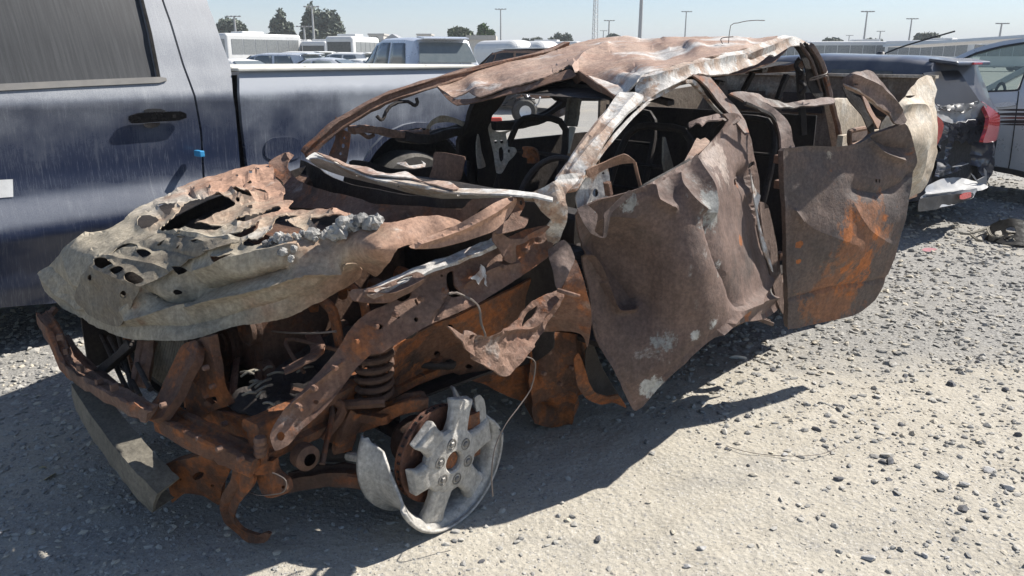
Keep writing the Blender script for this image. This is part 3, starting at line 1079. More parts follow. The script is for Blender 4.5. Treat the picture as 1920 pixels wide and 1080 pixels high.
hood_out = Z5([(1380, 80), (1150, 125), (910, 205), (740, 290), (640, 335), (600, 372), (480, 440), (370, 480), (240, 560), (150, 640), (90, 710), (110, 770), (170, 840), (230, 890), (320, 945), (440, 1010), (600, 1068), (870, 1078), (1000, 1060), (1170, 1005), (1500, 945), (1700, 850), (1800, 795), (1900, 735), (1918, 690), (1895, 645), (1800, 628)]) + \
    Z6([(200, 515), (300, 600), (370, 545), (440, 440), (530, 408), (600, 372), (700, 330), (800, 297), (760, 270), (660, 255), (560, 262), (400, 290), (300, 275), (240, 300)]) + \
    Z5([(1908, 400), (1850, 365), (1760, 340), (1660, 335), (1540, 345), (1500, 330), (1530, 290), (1470, 290), (1480, 220), (1425, 150), (1420, 110)])
hood_holes = [Z5(h) for h in [
    [(1000, 292), (1100, 285), (1192, 330), (1120, 365), (1050, 400), (950, 455), (860, 460), (800, 442), (880, 390), (930, 335)],
    [(780, 330), (840, 318), (892, 315), (870, 350), (838, 380), (805, 360)], [(660, 415), (710, 390), (775, 408), (740, 440), (680, 450)],
    [(950, 465), (1040, 437), (1130, 445), (1060, 466), (990, 470)], [(1220, 405), (1330, 372), (1450, 350), (1440, 370), (1300, 405), (1230, 416)],
    [(1420, 442), (1440, 415), (1490, 393), (1562, 390), (1520, 415), (1430, 453)], [(1642, 405), (1700, 402), (1790, 396), (1868, 420), (1800, 440), (1740, 465), (1690, 465), (1655, 432)],
    [(1182, 502), (1240, 484), (1340, 440), (1300, 490), (1240, 508)], [(1268, 543), (1290, 525), (1350, 518), (1420, 470), (1490, 442), (1560, 462), (1590, 490), (1490, 500), (1400, 520), (1340, 548), (1290, 553)],
    [(415, 622), (440, 612), (480, 622), (525, 655), (480, 670), (425, 650)], [(515, 682), (555, 664), (585, 682), (550, 705)], [(596, 712), (630, 698), (690, 735), (650, 755), (605, 735)],
    [(500, 594), (540, 555), (600, 537), (648, 545), (600, 556), (545, 570)], [(650, 575), (700, 570), (730, 590), (690, 610)], [(850, 665), (880, 660), (935, 680), (890, 700)],
    [(1095, 612), (1150, 622), (1215, 615), (1130, 637)], [(960, 520), (1000, 518), (1030, 528), (990, 534)], [(690, 517), (750, 484), (722, 507)], [(1200, 250), (1250, 256), (1300, 285), (1240, 277)],
    [(1320, 240), (1390, 258), (1345, 258)], [(1030, 572), (1130, 555), (1192, 538), (1120, 568)], [(765, 545), (820, 520), (790, 545)], [(875, 562), (900, 543), (890, 565)], [(880, 500), (930, 497), (900, 506)],
    circ(1285, 198, 15, 10), circ(1292, 346, 18, 11), circ(1060, 227, 11, 7), circ(1222, 303, 12, 8), circ(1113, 260, 8, 6), circ(400, 720, 16, 18), circ(585, 815, 18, 22), circ(1754, 360, 8, 6), circ(1180, 1065, 8, 5), circ(875, 800, 24, 12),
    circ(1215, 168, 10, 6), circ(1295, 150, 12, 6), circ(1338, 135, 7, 5)]]
def grow(h, k):
    cx = sum(p[0] for p in h) / len(h)
    cy = sum(p[1] for p in h) / len(h)
    return [(cx + (x - cx) * k, cy + (y - cy) * (k + .14)) for x, y in h]
hood_holes = [grow(h, 1.08) if i < 21 else h for i, h in enumerate(hood_holes)]
hood = sheet('bonnet', hood_out, hood_ctrl, 'hood_ash', wreck, holes=hood_holes, res=6, crumple=.004, cs=9, crease=.009, ccs=8, lift=.011, liftw=6, hjag=.9, smooth=.7, jag=.5, seed=1, thick=.004,
             folds=[(Z5([(980, 905), (1130, 830), (1420, 745), (1560, 690), (1790, 640)]), 9, .05), (Z5([(1020, 790), (1250, 745), (1480, 690)]), 14, -.055),
                    (Z5([(370, 485), (300, 560), (260, 620), (320, 760)]), 10, .02), (Z5([(640, 950), (860, 890), (960, 880)]), 12, .035), (Z5([(680, 800), (800, 850), (930, 830)]), 16, -.05),
                    (Z5([(560, 1000), (900, 990), (1200, 930), (1500, 860)]), 9, -.016), (Z5([(400, 650), (640, 780), (600, 900)]), 7, .014),
                    (Z5([(940, 235), (1000, 270), (1300, 175), (1420, 150)]), 5, -.018), (Z5([(960, 240), (1370, 120)]), 6, .010),
                    (Z5([(820, 480), (1000, 500), (1180, 520)]), 7, .016), (Z5([(900, 400), (860, 350), (900, 320)]), 6, .012), (Z5([(1180, 235), (1310, 285)]), 8, .016), (Z5([(1000, 680), (1400, 580), (1560, 560)]), 12, .025),
                    (Z5([(110, 700), (200, 800), (330, 900)]), 5, .016), (Z5([(150, 660), (230, 740), (340, 830)]), 5, -.012)],
             dents=[(300, 470, 40, -.012), (430, 520, 30, .015), (240, 590, 24, .01)])
# the scorched grille panel lying along the bonnet's leading edge
sheet('grille_panel', Z5([(390, 650), (430, 600), (520, 540), (600, 510), (720, 470), (860, 465), (1060, 490), (1230, 520), (1150, 550), (1040, 575), (940, 620), (850, 680), (760, 730), (660, 790), (560, 990), (480, 985), (380, 930), (300, 840), (320, 740)]),
      [(c[0], c[1], 'z', c[3] + .010) for c in hood_ctrl], 'hood_front', hood, holes=hood_holes[9:15] + hood_holes[16:18] + hood_holes[20:24] + [hood_holes[29], hood_holes[30]], res=6, crumple=.005, cs=9, crease=.009, ccs=8, lift=.006, liftw=5, seed=1, smooth=.6, thick=.003,
      folds=[(Z5([(400, 660), (560, 730), (680, 780)]), 6, .012), (Z5([(470, 600), (700, 640), (860, 690)]), 5, .008), (Z5([(600, 540), (800, 560), (960, 600)]), 5, -.008)])
sheet('bonnet_shade_sheet', [(500, 318), (400, 345), (300, 385), (190, 450), (150, 500), (200, 575), (330, 600), (520, 560), (650, 500), (840, 425), (640, 405), (540, 388)], [(c[0], c[1], 'z', c[3] - .10) for c in hood_ctrl], 'soot_black', hood, res=14, crumple=.01, seed=91, thick=.01)  # added black sheet, puts the engine bay's shade into the bonnet holes
# raised left flange of the bonnet and its rear corner
sheet('bonnet_flange', Z6([(500, 425), (620, 365), (760, 310), (900, 230), (980, 180), (1040, 155), (1095, 150), (1110, 175), (1085, 230), (1030, 300), (970, 345), (820, 395), (680, 430), (540, 440)]),
      [(773, 460, 'z', .965), (853, 430, 'z', .995), (927, 430, 'v', .83), (967, 373, 'v', .80), (930, 385, 'z', 1.06)], 'hood_ash', hood, res=6, crumple=.008, crease=.006, seed=4, folds=[(Z6([(560, 420), (800, 340), (980, 240), (1080, 165)]), 5, .02)])
sheet('bonnet_rear_rail', Z5([(1390, 75), (1480, 20), (1530, 30), (1500, 110), (1560, 180), (1680, 235), (1920, 290)]) + Z6([(300, 180), (560, 200), (800, 215), (860, 160), (1090, 152), (1060, 185), (900, 215), (820, 300), (700, 262), (560, 250), (400, 285), (230, 300), (130, 240), (0, 205)]) + Z5([(1760, 335), (1540, 330), (1480, 300), (1470, 180), (1420, 140)]),
      [(503, 307, 'z', 1.04), (535, 285, 'z', 1.08), (560, 340, 'z', .985), (640, 376, 'z', .985), (700, 385, 'z', .985), (800, 380, 'z', 1.0), (870, 375, 'z', 1.045), (962, 372, 'z', 1.075), (867, 418, 'z', .965), (740, 400, 'z', .965)], 'apron_rust', hood, res=8, crumple=.008, crease=.004, seed=8,
      folds=[(Z5([(1500, 40), (1540, 150), (1700, 240), (1920, 300)]), 7, .02)])
# loose burnt lump of lining on the bonnet
def lump(name, path, r, mat, seed, label, cat):
    vs, fs = [], []
    rg = random.Random(seed)
    b = 0
    mbp = []
    for (p, rr) in path:
        for _ in range(5):
            c = Vector(p) + Vector((rg.uniform(-1, 1), rg.uniform(-1, 1), rg.uniform(-.4, .6))) * rr * .8
            q = rr * rg.uniform(.3, .75)
            mbp.append((c, q))
    v, f = ICO2
    for i, (c, q) in enumerate(mbp):
        for k in v:
            k = Vector(k)
            vs.append(c + k * q * (1 + .55 * noise.noise(k * 2.2 + Vector((i * 1.7, seed, 0))) + .35 * noise.noise(k * 6 + Vector((i, 0, 0)))))
        fs += (f + b).tolist()
        b += len(v)
    o = mesh_obj(name, vs, fs, mat)
    tag(o, label, cat)
    return o
hs = TPS(hood_ctrl)
def on_hood(px, py, dz=0.0):
    p = hs([(px, py)])[0]
    return Vector(p) + Vector((0, 0, dz))
lump('burnt_lining', [(on_hood(x, y, .012), r) for x, y, r in [(508, 462, .018), (530, 456, .022), (552, 452, .026), (575, 450, .028), (598, 448, .03), (620, 446, .034), (642, 440, .036), (660, 432, .036), (682, 428, .034), (545, 478, .026), (548, 492, .018), (700, 425, .03)]],
     .03, 'ash_lump', 5, 'crumbly grey lump of burnt lining lying on the wreck bonnet', 'debris')

# --- scuttle, windscreen base beam
WB_TOP = Z2([(40, 740), (90, 705), (200, 745), (330, 790), (430, 830), (600, 855), (640, 840), (720, 880), (860, 905), (1000, 910), (1150, 912), (1330, 935), (1430, 960)])
WB_MID = Z2([(55, 748), (110, 742), (200, 772), (330, 822), (430, 857), (600, 886), (720, 906), (860, 930), (1000, 938), (1150, 942), (1330, 957), (1428, 975)])
WB_LOW = Z2([(1420, 992), (1250, 978), (1000, 968), (800, 966), (600, 932), (420, 882), (260, 846), (110, 792)])
sheet('windscreen_base', WB_TOP + WB_MID[::-1], [(575, 295, 'z', 1.085), (700, 330, 'z', 1.08), (850, 352, 'z', 1.08), (1030, 370, 'z', 1.085), (760, 340, 'z', 1.08)], 'beam_scale', wreck, res=5, crumple=.002, seed=2, thick=.006)
sheet('windscreen_base_face', WB_MID + WB_LOW, [(c[0], c[1], 'z', 1.078) for c in WB_MID[::3]] + [(c[0], c[1], 'z', 1.015) for c in WB_LOW[::2]], 'beam_scale', wreck, res=5, crumple=.002, seed=2, thick=.006, holes=[Z2(circ(h, k, 9, 6)) for h, k in ((330, 838), (560, 900), (900, 950), (1200, 958))])
sheet('scuttle_lip', Z2([(100, 700), (180, 730), (270, 770), (400, 800), (520, 830), (600, 810), (700, 865), (780, 860), (850, 870), (900, 900), (870, 912), (640, 850), (420, 835), (200, 755)]),
      [(600, 290, 'z', 1.10), (700, 320, 'z', 1.09), (850, 345, 'z', 1.09), (760, 335, 'z', 1.09)], 'roof_scale', wreck, res=6, crumple=.008, seed=6)
sheet('firewall', [(560, 300), (640, 340), (760, 365), (900, 372), (1030, 385), (1040, 470), (1040, 650), (960, 690), (800, 640), (640, 560), (560, 420)],
      [(560, 300, 'u', .02), (1030, 385, 'u', .02), (800, 640, 'u', .05), (800, 450, 'u', -.06)], 'soot_black', wreck, res=14, crumple=.02, seed=7)

# --- pillars
barp('far_windscreen_pillar', [(572, 290, 'v', -.80), (600, 262, 'v', -.785), (637, 232, 'v', -.765), (690, 202, 'v', -.74), (735, 180, 'v', -.72), (822, 153, 'v', -.68), (900, 131, 'v', -.68), (1010, 106, 'v', -.68), (1064, 86, 'v', -.68)], .045, .05, 'apron_rust', jit=.004)
barp('pillar_flange', [(590, 268, 'v', -.83), (632, 228, 'v', -.80), (700, 190, 'v', -.77), (760, 168, 'v', -.75), (820, 150, 'v', -.72), (893, 128, 'v', -.71), (1010, 101, 'v', -.71), (1062, 83, 'v', -.70)], .035, .018, 'beam_scale', jit=.003)  # pale scale also paints the lit highlight along this flange
sheet('pillar_gusset', ZA([(-60, 420), (30, 560), (95, 590), (85, 700), (60, 860), (40, 900), (-50, 850), (-130, 830), (-60, 640)]), [(640, 240, 'v', -.77), (652, 300, 'v', -.75), (620, 300, 'v', -.8)], 'apron_rust', wreck, holes=[ZA(circ(18, 720, 16, 22)), ZA(circ(-8, 800, 12, 16)), ZA(circ(30, 640, 9, 12))], res=5, seed=9)
tubep('wiring_strip', [(*p, 'v', -.70) for p in ZA([(360, 420), (395, 455), (430, 440), (450, 380), (500, 320), (580, 280), (680, 275), (735, 310), (770, 290), (760, 235)])], .009, 'soot_black', jit=.002)
sheet('near_windscreen_pillar', ZB([(690, 1085), (700, 1030), (800, 905), (980, 640), (1180, 400), (1300, 255), (1500, 290), (1490, 330), (1330, 480), (1200, 640), (1080, 830), (960, 1000), (930, 1080), (880, 1140), (760, 1160)]),
      [(1045, 340, 'v', .80), (1170, 172, 'v', .66), (1200, 182, 'v', .72), (1095, 325, 'v', .86), (1120, 255, 'v', .78)], 'pillar_scale', wreck, res=5, crumple=.007, cs=12, seed=3, thick=.012,
      folds=[(ZB([(830, 1000), (1060, 720), (1420, 300)]), 7, .012), (ZB([(700, 1080), (860, 860), (1290, 270)]), 3, .008)])
sheet('door_opening_flange', ZB([(925, 1080), (985, 975), (1130, 780), (1240, 640), (1410, 460), (1571, 315)]) + Z3([(420, 370), (545, 300), (545, 318), (430, 385), (330, 430)]) + ZB([(1571, 350), (1430, 480), (1270, 660), (1160, 790), (1040, 960), (960, 1080)]),
      [(1092, 335, 'v', .83), (1203, 195, 'v', .74), (1280, 152, 'v', .70), (1150, 255, 'v', .79)], 'pillar_scale', wreck, res=5, crumple=.003, seed=5, holes=[ZB(circ(1342, 512, 7)), ZB(circ(1120, 770, 7)), ZB(circ(1020, 905, 7)), ZB(circ(1440, 425, 7)), ZB(circ(1250, 620, 6))])
# cluster of torn metal where pillar, scuttle and wing meet
sheet('pillar_foot', Z6([(1180, 130), (1320, 60), (1360, 20), (1480, 15), (1420, 90), (1390, 130), (1400, 230), (1380, 300), (1340, 400), (1290, 430), (1270, 330), (1300, 280), (1250, 240), (1210, 180)]), [(1000, 370, 'v', .80), (1090, 330, 'v', .86), (1055, 445, 'v', .82), (1050, 385, 'v', .88)], 'pillar_scale', wreck, res=6, crumple=.010, cs=14, crease=.008, ccs=12, seed=12, flat=True)
sheet('hinge_plate', Z6([(1100, 150), (1140, 160), (1150, 200), (1120, 260), (1170, 270), (1150, 320), (1000, 350), (990, 310), (1060, 270), (1090, 210)]), [(970, 375, 'v', .76), (985, 400, 'v', .80), (935, 430, 'v', .8)], 'apron_rust', wreck, res=5, crumple=.012, seed=13, holes=[Z6(circ(1128, 185, 9, 16))])

# --- roof
roof_ctrl = [(817, 160, 'v', -.68), (893, 130, 'v', -.70), (1010, 103, 'v', -.70), (1062, 85, 'v', -.70), (1127, 73, 'v', -.68), (1177, 67, 'v', -.64), (1213, 72, 'v', -.56), (1250, 70, 'u', 2.06), (1367, 68, 'u', 2.05), (1420, 73, 'u', 2.02), (1458, 68, 'u', 2.0),
             (857, 190, 'v', -.42), (947, 165, 'v', -.2), (1010, 149, 'v', -.04), (1080, 131, 'v', .12), (1120, 152, 'v', .36), (1153, 176, 'v', .56), (1175, 170, 'v', .63), (1207, 137, 'v', .66), (1313, 109, 'v', .68), (1393, 93, 'v', .68), (1000, 125, 'v', -.35), (1180, 110, 'v', .25), (1280, 92, 'v', .25)]
roof = sheet('roof', [(816, 158), (857, 141), (893, 131), (950, 118), (1007, 103), (1027, 97), (1060, 84), (1127, 73), (1177, 67), (1213, 72), (1250, 70), (1300, 68), (1367, 68), (1400, 71), (1420, 73), (1458, 67), (1440, 80), (1393, 92), (1350, 101), (1313, 109), (1260, 124), (1207, 137), (1188, 155), (1172, 171), (1153, 177), (1135, 165), (1112, 148), (1090, 131), (1078, 136), (1068, 126), (1020, 147), (947, 166), (900, 182), (876, 178), (855, 185), (832, 170)],
             roof_ctrl, 'roof_scale', wreck, res=6, crumple=.005, cs=6, crease=.004, ccs=5, smooth=.5, jag=.4, seed=3, thick=.006,
             folds=[([(857, 186), (947, 158), (1020, 138), (1075, 118)], 5, .018), ([(1075, 128), (1100, 105), (1140, 92)], 9, .03), ([(1085, 125), (1120, 135), (1160, 150)], 8, -.03), ([(1130, 88), (1260, 84), (1400, 80)], 5, .012)],
             dents=[(1240, 100, (26, 10), -.03), (1300, 88, (18, 7), .03), (1180, 125, (20, 8), -.03), (930, 148, (25, 8), -.02), (890, 160, 14, .02)])
sheet('windscreen_header', [(816, 160), (832, 172), (856, 186), (900, 183), (947, 167), (1020, 148), (1068, 128), (1080, 140), (1075, 143), (1020, 160), (950, 178), (900, 190), (857, 197), (838, 184)],
      [(817, 163, 'v', -.67), (857, 193, 'v', -.42), (947, 172, 'v', -.18), (1075, 138, 'v', .12), (900, 186, 'v', -.30)], 'old_brown', roof, res=5, crumple=.008, seed=21)
sheet('header_underside', [(1083, 133), (1112, 152), (1153, 180), (1150, 186), (1112, 166), (1090, 152), (1080, 160), (1072, 145)], [(1083, 136, 'v', .14), (1153, 182, 'v', .57), (1090, 150, 'v', .16), (1112, 158, 'v', .33)], 'old_brown', roof, res=5, crumple=.006, seed=22)
# roof lining rails seen below the roof
mb = MB()
for (u0, z0) in ((.95, 1.33), (1.35, 1.40), (1.75, 1.45)):
    mb = MB().bar([W(u0, -.62, z0), W(u0 + .05, -.2, z0 + .03), W(u0, .2, z0 + .03), W(u0, .60, z0 - .02)], .05, .022, 3, jit=.003)
    mb.build('roof_bow', 'soot_black', roof, True)
MB().add([W(.75, -.6, 1.33), W(.68, .5, 1.33), W(2.0, .62, 1.47), W(2.0, -.6, 1.5), W(1.3, 0, 1.40)], [(0, 1, 4), (1, 2, 4), (2, 3, 4), (3, 0, 4)]).build('headliner_panel', 'soot_black', roof)
# near roof rail
sheet('near_roof_rail', Z3([(270, 350), (300, 300), (330, 268), (420, 240), (520, 210), (640, 182), (760, 155), (880, 130), (960, 95), (1060, 65), (1100, 50), (1180, 62), (1230, 85), (1285, 118), (1260, 130), (1200, 105), (1150, 110), (1060, 165), (1040, 150), (960, 210), (870, 240), (800, 262), (700, 270), (600, 268), (540, 300), (430, 355), (320, 420), (290, 400)]),
      [(1192, 168, 'v', .66), (1207, 140, 'v', .66), (1313, 111, 'v', .68), (1393, 93, 'v', .69), (1460, 68, 'v', .66), (1528, 90, 'v', .70), (1300, 140, 'v', .74), (1210, 186, 'v', .72), (1393, 130, 'v', .74), (1453, 104, 'v', .73)], 'pillar_scale', wreck, res=5, crumple=.006, cs=9, crease=.006, ccs=7, seed=14, jag=.5, thick=.008,
      folds=[(Z3([(330, 300), (640, 215), (900, 160), (1150, 70)]), 6, .02), (Z3([(900, 150), (940, 170), (1050, 130)]), 5, -.02)])
sheet('roof_rail_liner', Z3([(600, 262), (760, 240), (900, 190), (1060, 150), (1130, 120), (1060, 190), (960, 230), (860, 262), (700, 275)]), [(1300, 140, 'v', .66), (1393, 125, 'v', .66), (1470, 95, 'v', .66), (1400, 120, 'v', .64)], 'old_brown', wreck, res=5, crumple=.006, seed=15)
tubep('roof_wire', [(1362, 97, 'u', 1.55), (1366, 80, 'u', 1.55), (1370, 48, 'u', 1.55), (1384, 43, 'u', 1.56), (1400, 39.5, 'u', 1.57), (1418, 38, 'u', 1.58), (1434, 38.5, 'u', 1.6)], .0018, 'wire', k=2)
tubep('roof_wire', [(1362, 92, 'u', 1.55), (1352, 77, 'u', 1.5), (1355, 71, 'u', 1.5), (1375, 69, 'u', 1.5)], .0022, 'wire', k=3)

# --- middle and rear pillars, rear of the cab
sheet('front_window_frame', Z3([(595, 268), (660, 258), (690, 275), (740, 330), (790, 395), (850, 470), (890, 530), (915, 600), (900, 605), (860, 560), (800, 490), (740, 420), (690, 350), (640, 300)]),
      [(1300, 140, 'v', .74), (1330, 143, 'v', .74), (1377, 207, 'v', .82), (1403, 250, 'v', .90), (1370, 220, 'v', .84)], 'door_scale', wreck, res=5, crumple=.006, seed=16, thick=.008)
barp('window_channel', [(*p, 'v', .73) for p in Z3([(545, 310), (590, 310), (630, 350), (680, 400), (730, 460), (770, 490)])], .02, .014, 'pillar_scale', jit=.002)
sheet('window_run', Z3([(600, 285), (650, 300), (700, 360), (760, 430), (830, 490), (770, 490), (720, 440), (670, 380), (620, 320)]), [(1300, 146, 'v', .73), (1340, 175, 'v', .76), (1375, 212, 'v', .80), (1345, 200, 'v', .76)], 'soot_black', wreck, res=5, seed=17)
sheet('middle_pillar', Z3([(805, 375), (870, 365), (960, 405), (1050, 460), (1110, 510), (1145, 560), (1160, 640), (1175, 680), (1105, 690), (1090, 620), (1070, 540), (1040, 490), (960, 450), (880, 415)]),
      [(1370, 176, 'v', .80), (1390, 172, 'v', .80), (1450, 204, 'v', .90), (1480, 240, 'v', .98), (1490, 276, 'v', 1.0), (1468, 278, 'v', 1.0), (1445, 212, 'v', .9)], 'door_scale', wreck, res=5, crumple=.008, seed=18, thick=.010, holes=[])
barp('middle_pillar_seal', [(*p, 'v', .93) for p in Z3([(890, 430), (980, 470), (1040, 505), (1070, 570), (1085, 650), (1095, 700)])], .014, .012, 'soot_black')
sheet('waist_rail', Z3([(810, 370), (880, 362), (960, 385), (1060, 415), (1115, 425), (1250, 410), (1360, 395), (1395, 405), (1390, 430), (1300, 440), (1200, 450), (1110, 455), (1060, 445), (960, 420), (880, 395)]),
      [(1370, 174, 'v', .80), (1470, 195, 'v', .80), (1560, 186, 'v', .80), (1470, 200, 'v', .82)], 'door_scale', wreck, res=5, crumple=.008, crease=.006, seed=19, thick=.008)
# rear corner post: a bundle of strips tied with wire
strips = [([(1178, 108), (1230, 190), (1260, 290), (1300, 400)], .016, 'soot_black'), ([(1205, 100), (1260, 190), (1295, 290), (1325, 400)], .014, 'door_scale'), ([(1230, 95), (1290, 190), (1320, 290), (1348, 400)], .014, 'soot_black'), ([(1262, 105), (1318, 200), (1350, 300), (1372, 405)], .022, 'door_scale')]
for i, (pts, wd, mt) in enumerate(strips):
    barp('corner_post_strip', [(*p, 'v', .66 + .035 * i) for p in Z3(pts)], wd, .02, mt, jit=.002, up=(0, 1, 0))
sheet('rear_corner_post', Z3([(1190, 120), (1260, 105), (1300, 160), (1340, 260), (1375, 400), (1290, 400), (1250, 330), (1225, 220)]), [(1500, 88, 'v', .66), (1530, 90, 'v', .68), (1556, 184, 'v', .72), (1530, 184, 'v', .70)], 'soot_black', wreck, res=6, crumple=.006, seed=23)
tubep('tie_wire', [(1518, 148, 'v', .80), (1530, 144, 'v', .83), (1548, 139, 'v', .86), (1551, 134, 'v', .84)], .003, 'wire')
tubep('tie_wire', [(1518, 151, 'v', .80), (1532, 148, 'v', .83), (1550, 142, 'v', .86), (1552, 150, 'v', .84)], .003, 'wire')
# rear window frame of the cab (open to the bed)
for a, b in (((-.62, 1.10), (-.58, 1.52)), ((.66, 1.10), (.62, 1.48))):
    MB().bar([W(2.12, a[0], a[1]), W(2.06, b[0], b[1])], .03, .03, 2, jit=.002).build('rear_window_post', 'soot_black', wreck, True)
barp('rear_window_bar', [(1400, 133, 'u', 2.05), (1440, 130, 'u', 2.05), (1480, 128, 'u', 2.05), (1510, 118, 'u', 2.05)], .035, .035, 'old_brown')
barp('head_restraint_post', [(1411, 137, 'u', 1.9), (1402, 155, 'u', 1.88), (1392, 175, 'u', 1.86)], .03, .02, 'soot_black')
barp('head_restraint_post', [(1475, 140, 'u', 1.9), (1466, 162, 'u', 1.88), (1458, 186, 'u', 1.86)], .03, .02, 'soot_black')
tubep('wiring_strip', [(1500, 110, 'u', 1.95), (1492, 125, 'u', 1.95), (1506, 140, 'u', 1.95), (1498, 150, 'u', 1.95), (1510, 165, 'u', 1.95), (1500, 175, 'u', 1.95)], .012, 'soot_black', jit=.003)
MB().prism([W(2.10, -.74, .35), W(2.10, .74, .35), W(2.16, .70, 1.20), W(2.16, -.70, 1.20)], RR * .012).build('cab_rear_wall', 'soot_black', wreck)

# --- cargo bed
MB().prism([W(3.62, -.80, .62), W(3.62, .78, .62), W(3.66, .78, 1.365), W(3.66, -.80, 1.365)], RR * .04).build('tailgate', 'bed_inner', wreck)
MB().bar([W(3.66, -.82, 1.375), W(3.66, .80, 1.372)], .06, .02, 2).build('tailgate_cap', 'bed_cream', wreck)
for v0 in (-.5, -.05, .4):
    MB().box(W(3.60, v0, 1.18), (.30, .02, .14), Matrix.Rotation(-math.pi / 4, 3, 'Z')).build('tailgate_recess', 'soot_black', wreck)
MB().prism([W(2.2, -.8, .55), W(3.62, -.8, .55), W(3.62, -.8, 1.30), W(2.2, -.8, 1.22)], LL * .02).build('far_bed_side', 'bed_inner', wreck)
MB().prism([W(2.2, -.8, .60), W(3.62, -.8, .60), W(3.62, .8, .60), W(2.2, .8, .60)], (0, 0, .02)).build('bed_floor', 'old_brown', wreck)
sheet('near_bed_side', Z4([(1120, 700), (1230, 560), (1290, 490), (1340, 437), (1375, 422), (1400, 430), (1415, 480), (1432, 505), (1412, 560), (1415, 640), (1422, 720), (1432, 860), (1405, 950), (1370, 1030), (1335, 1085), (1200, 1150), (1100, 1000)]),
      [(1690, 187, 'v', .90), (1740, 142, 'v', .82), (1757, 168, 'v', .86), (1750, 207, 'v', .90), (1757, 285, 'v', .95), (1727, 355, 'v', .92), (1680, 380, 'v', .90), (1650, 240, 'v', .88), (1710, 260, 'v', 1.0)], 'bed_cream', wreck, res=6, crumple=.012, cs=5, crease=.008, seed=24, jag=.4, holes=[Z4([(1240, 548), (1270, 538), (1312, 535), (1280, 552), (1250, 556)])],
      folds=[(Z4([(1250, 600), (1340, 600), (1370, 700), (1340, 880), (1310, 1000)]), 10, .035)])
MB().prism([W(2.22, .80, .55), W(3.25, .82, .60), W(3.25, .82, 1.10), W(2.22, .80, 1.10)], LL * .03).build('bed_side_front', 'bed_cream', wreck)
# cream inner panel at the front of the bed
MB().prism([at(1563, 187, 'v', .62), at(1590, 184, 'v', .62), at(1612, 205, 'v', .64), at(1628, 240, 'v', .66), at(1590, 275, 'v', .66), at(1580, 285, 'v', .66)], -LL * .06).build('bed_front_panel', 'bed_cream', wreck)
barp('bed_front_post', [(1558, 190, 'v', .66), (1570, 235, 'v', .68), (1577, 280, 'v', .70)], .025, .02, 'old_brown')

# --- near front door
fd_out = [(1079, 402), (1100, 385), (1120, 374), (1150, 368), (1180, 360), (1215, 345), (1260, 320), (1297, 303), (1320, 280), (1350, 247), (1365, 225), (1355, 214), (1380, 214), (1398, 240), (1408, 262), (1415, 300), (1423, 340), (1425, 375), (1430, 430), (1445, 500), (1460, 560), (1455, 582), (1430, 598), (1365, 611), (1300, 662), (1250, 712), (1215, 750), (1190, 770), (1175, 745), (1150, 692), (1125, 650), (1110, 610), (1106, 560), (1096, 500), (1086, 450)]
fd_ctrl = [(1079, 402, 'v', .86), (1180, 360, 'v', .96), (1297, 303, 'v', .95), (1365, 222, 'v', .86), (1415, 300, 'v', .86), (1425, 375, 'v', .865), (1445, 500, 'v', .92), (1458, 570, 'v', .96), (1385, 590, 'v', 1.12), (1250, 712, 'v', 1.06), (1188, 768, 'v', .98), (1125, 650, 'v', .90), (1106, 560, 'v', .86), (1096, 500, 'v', .85), (1160, 470, 'v', .88), (1315, 420, 'v', 1.09), (1240, 600, 'v', 1.03), (1345, 500, 'v', 1.12), (1320, 330, 'v', 1.02)]
_f = TPS(fd_ctrl)
_g = lambda L: [(_f([(x, y)])[0], r, c, a) for x, y, r, c, a in L]
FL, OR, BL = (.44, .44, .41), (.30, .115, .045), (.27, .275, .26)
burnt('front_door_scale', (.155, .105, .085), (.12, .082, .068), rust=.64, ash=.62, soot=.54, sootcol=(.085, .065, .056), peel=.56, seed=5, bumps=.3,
      spots=_g([(1325, 385, .24, BL, .10), (1345, 300, .26, (.33, .265, .225), .12), (1250, 640, .13, BL, .09), (1225, 725, .11, FL, .10), (1335, 602, .07, FL, .12), (1442, 552, .06, FL, .17), (1345, 500, .10, FL, .03), (1385, 420, .06, FL, .05), (1180, 380, .08, BL, .10), (1388, 452, .06, OR, .14), (1446, 515, .06, OR, .14), (1400, 590, .07, OR, .15), (1385, 345, .05, OR, .12), (1300, 630, .06, FL, .06)]))  # the large tan spot paints sunlight on the door's upper right
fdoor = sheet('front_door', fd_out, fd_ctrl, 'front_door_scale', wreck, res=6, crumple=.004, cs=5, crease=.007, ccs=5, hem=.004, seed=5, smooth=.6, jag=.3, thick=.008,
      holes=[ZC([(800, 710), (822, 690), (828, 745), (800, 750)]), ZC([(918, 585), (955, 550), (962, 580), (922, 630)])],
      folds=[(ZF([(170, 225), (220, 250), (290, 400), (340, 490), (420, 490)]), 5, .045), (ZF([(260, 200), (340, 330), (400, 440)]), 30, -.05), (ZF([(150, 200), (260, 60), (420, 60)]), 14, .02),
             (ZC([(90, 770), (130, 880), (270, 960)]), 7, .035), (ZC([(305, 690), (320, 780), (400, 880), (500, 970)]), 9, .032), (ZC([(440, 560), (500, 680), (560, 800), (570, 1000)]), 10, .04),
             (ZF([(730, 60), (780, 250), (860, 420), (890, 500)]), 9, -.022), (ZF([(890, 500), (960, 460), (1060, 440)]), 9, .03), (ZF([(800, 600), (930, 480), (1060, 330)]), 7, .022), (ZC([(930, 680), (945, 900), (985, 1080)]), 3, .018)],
      dents=[(1394, 332, (9, 17), -.035), (1300, 520, (60, 90), .03), (1420, 520, (20, 40), .02), (1215, 560, (30, 60), -.02)])
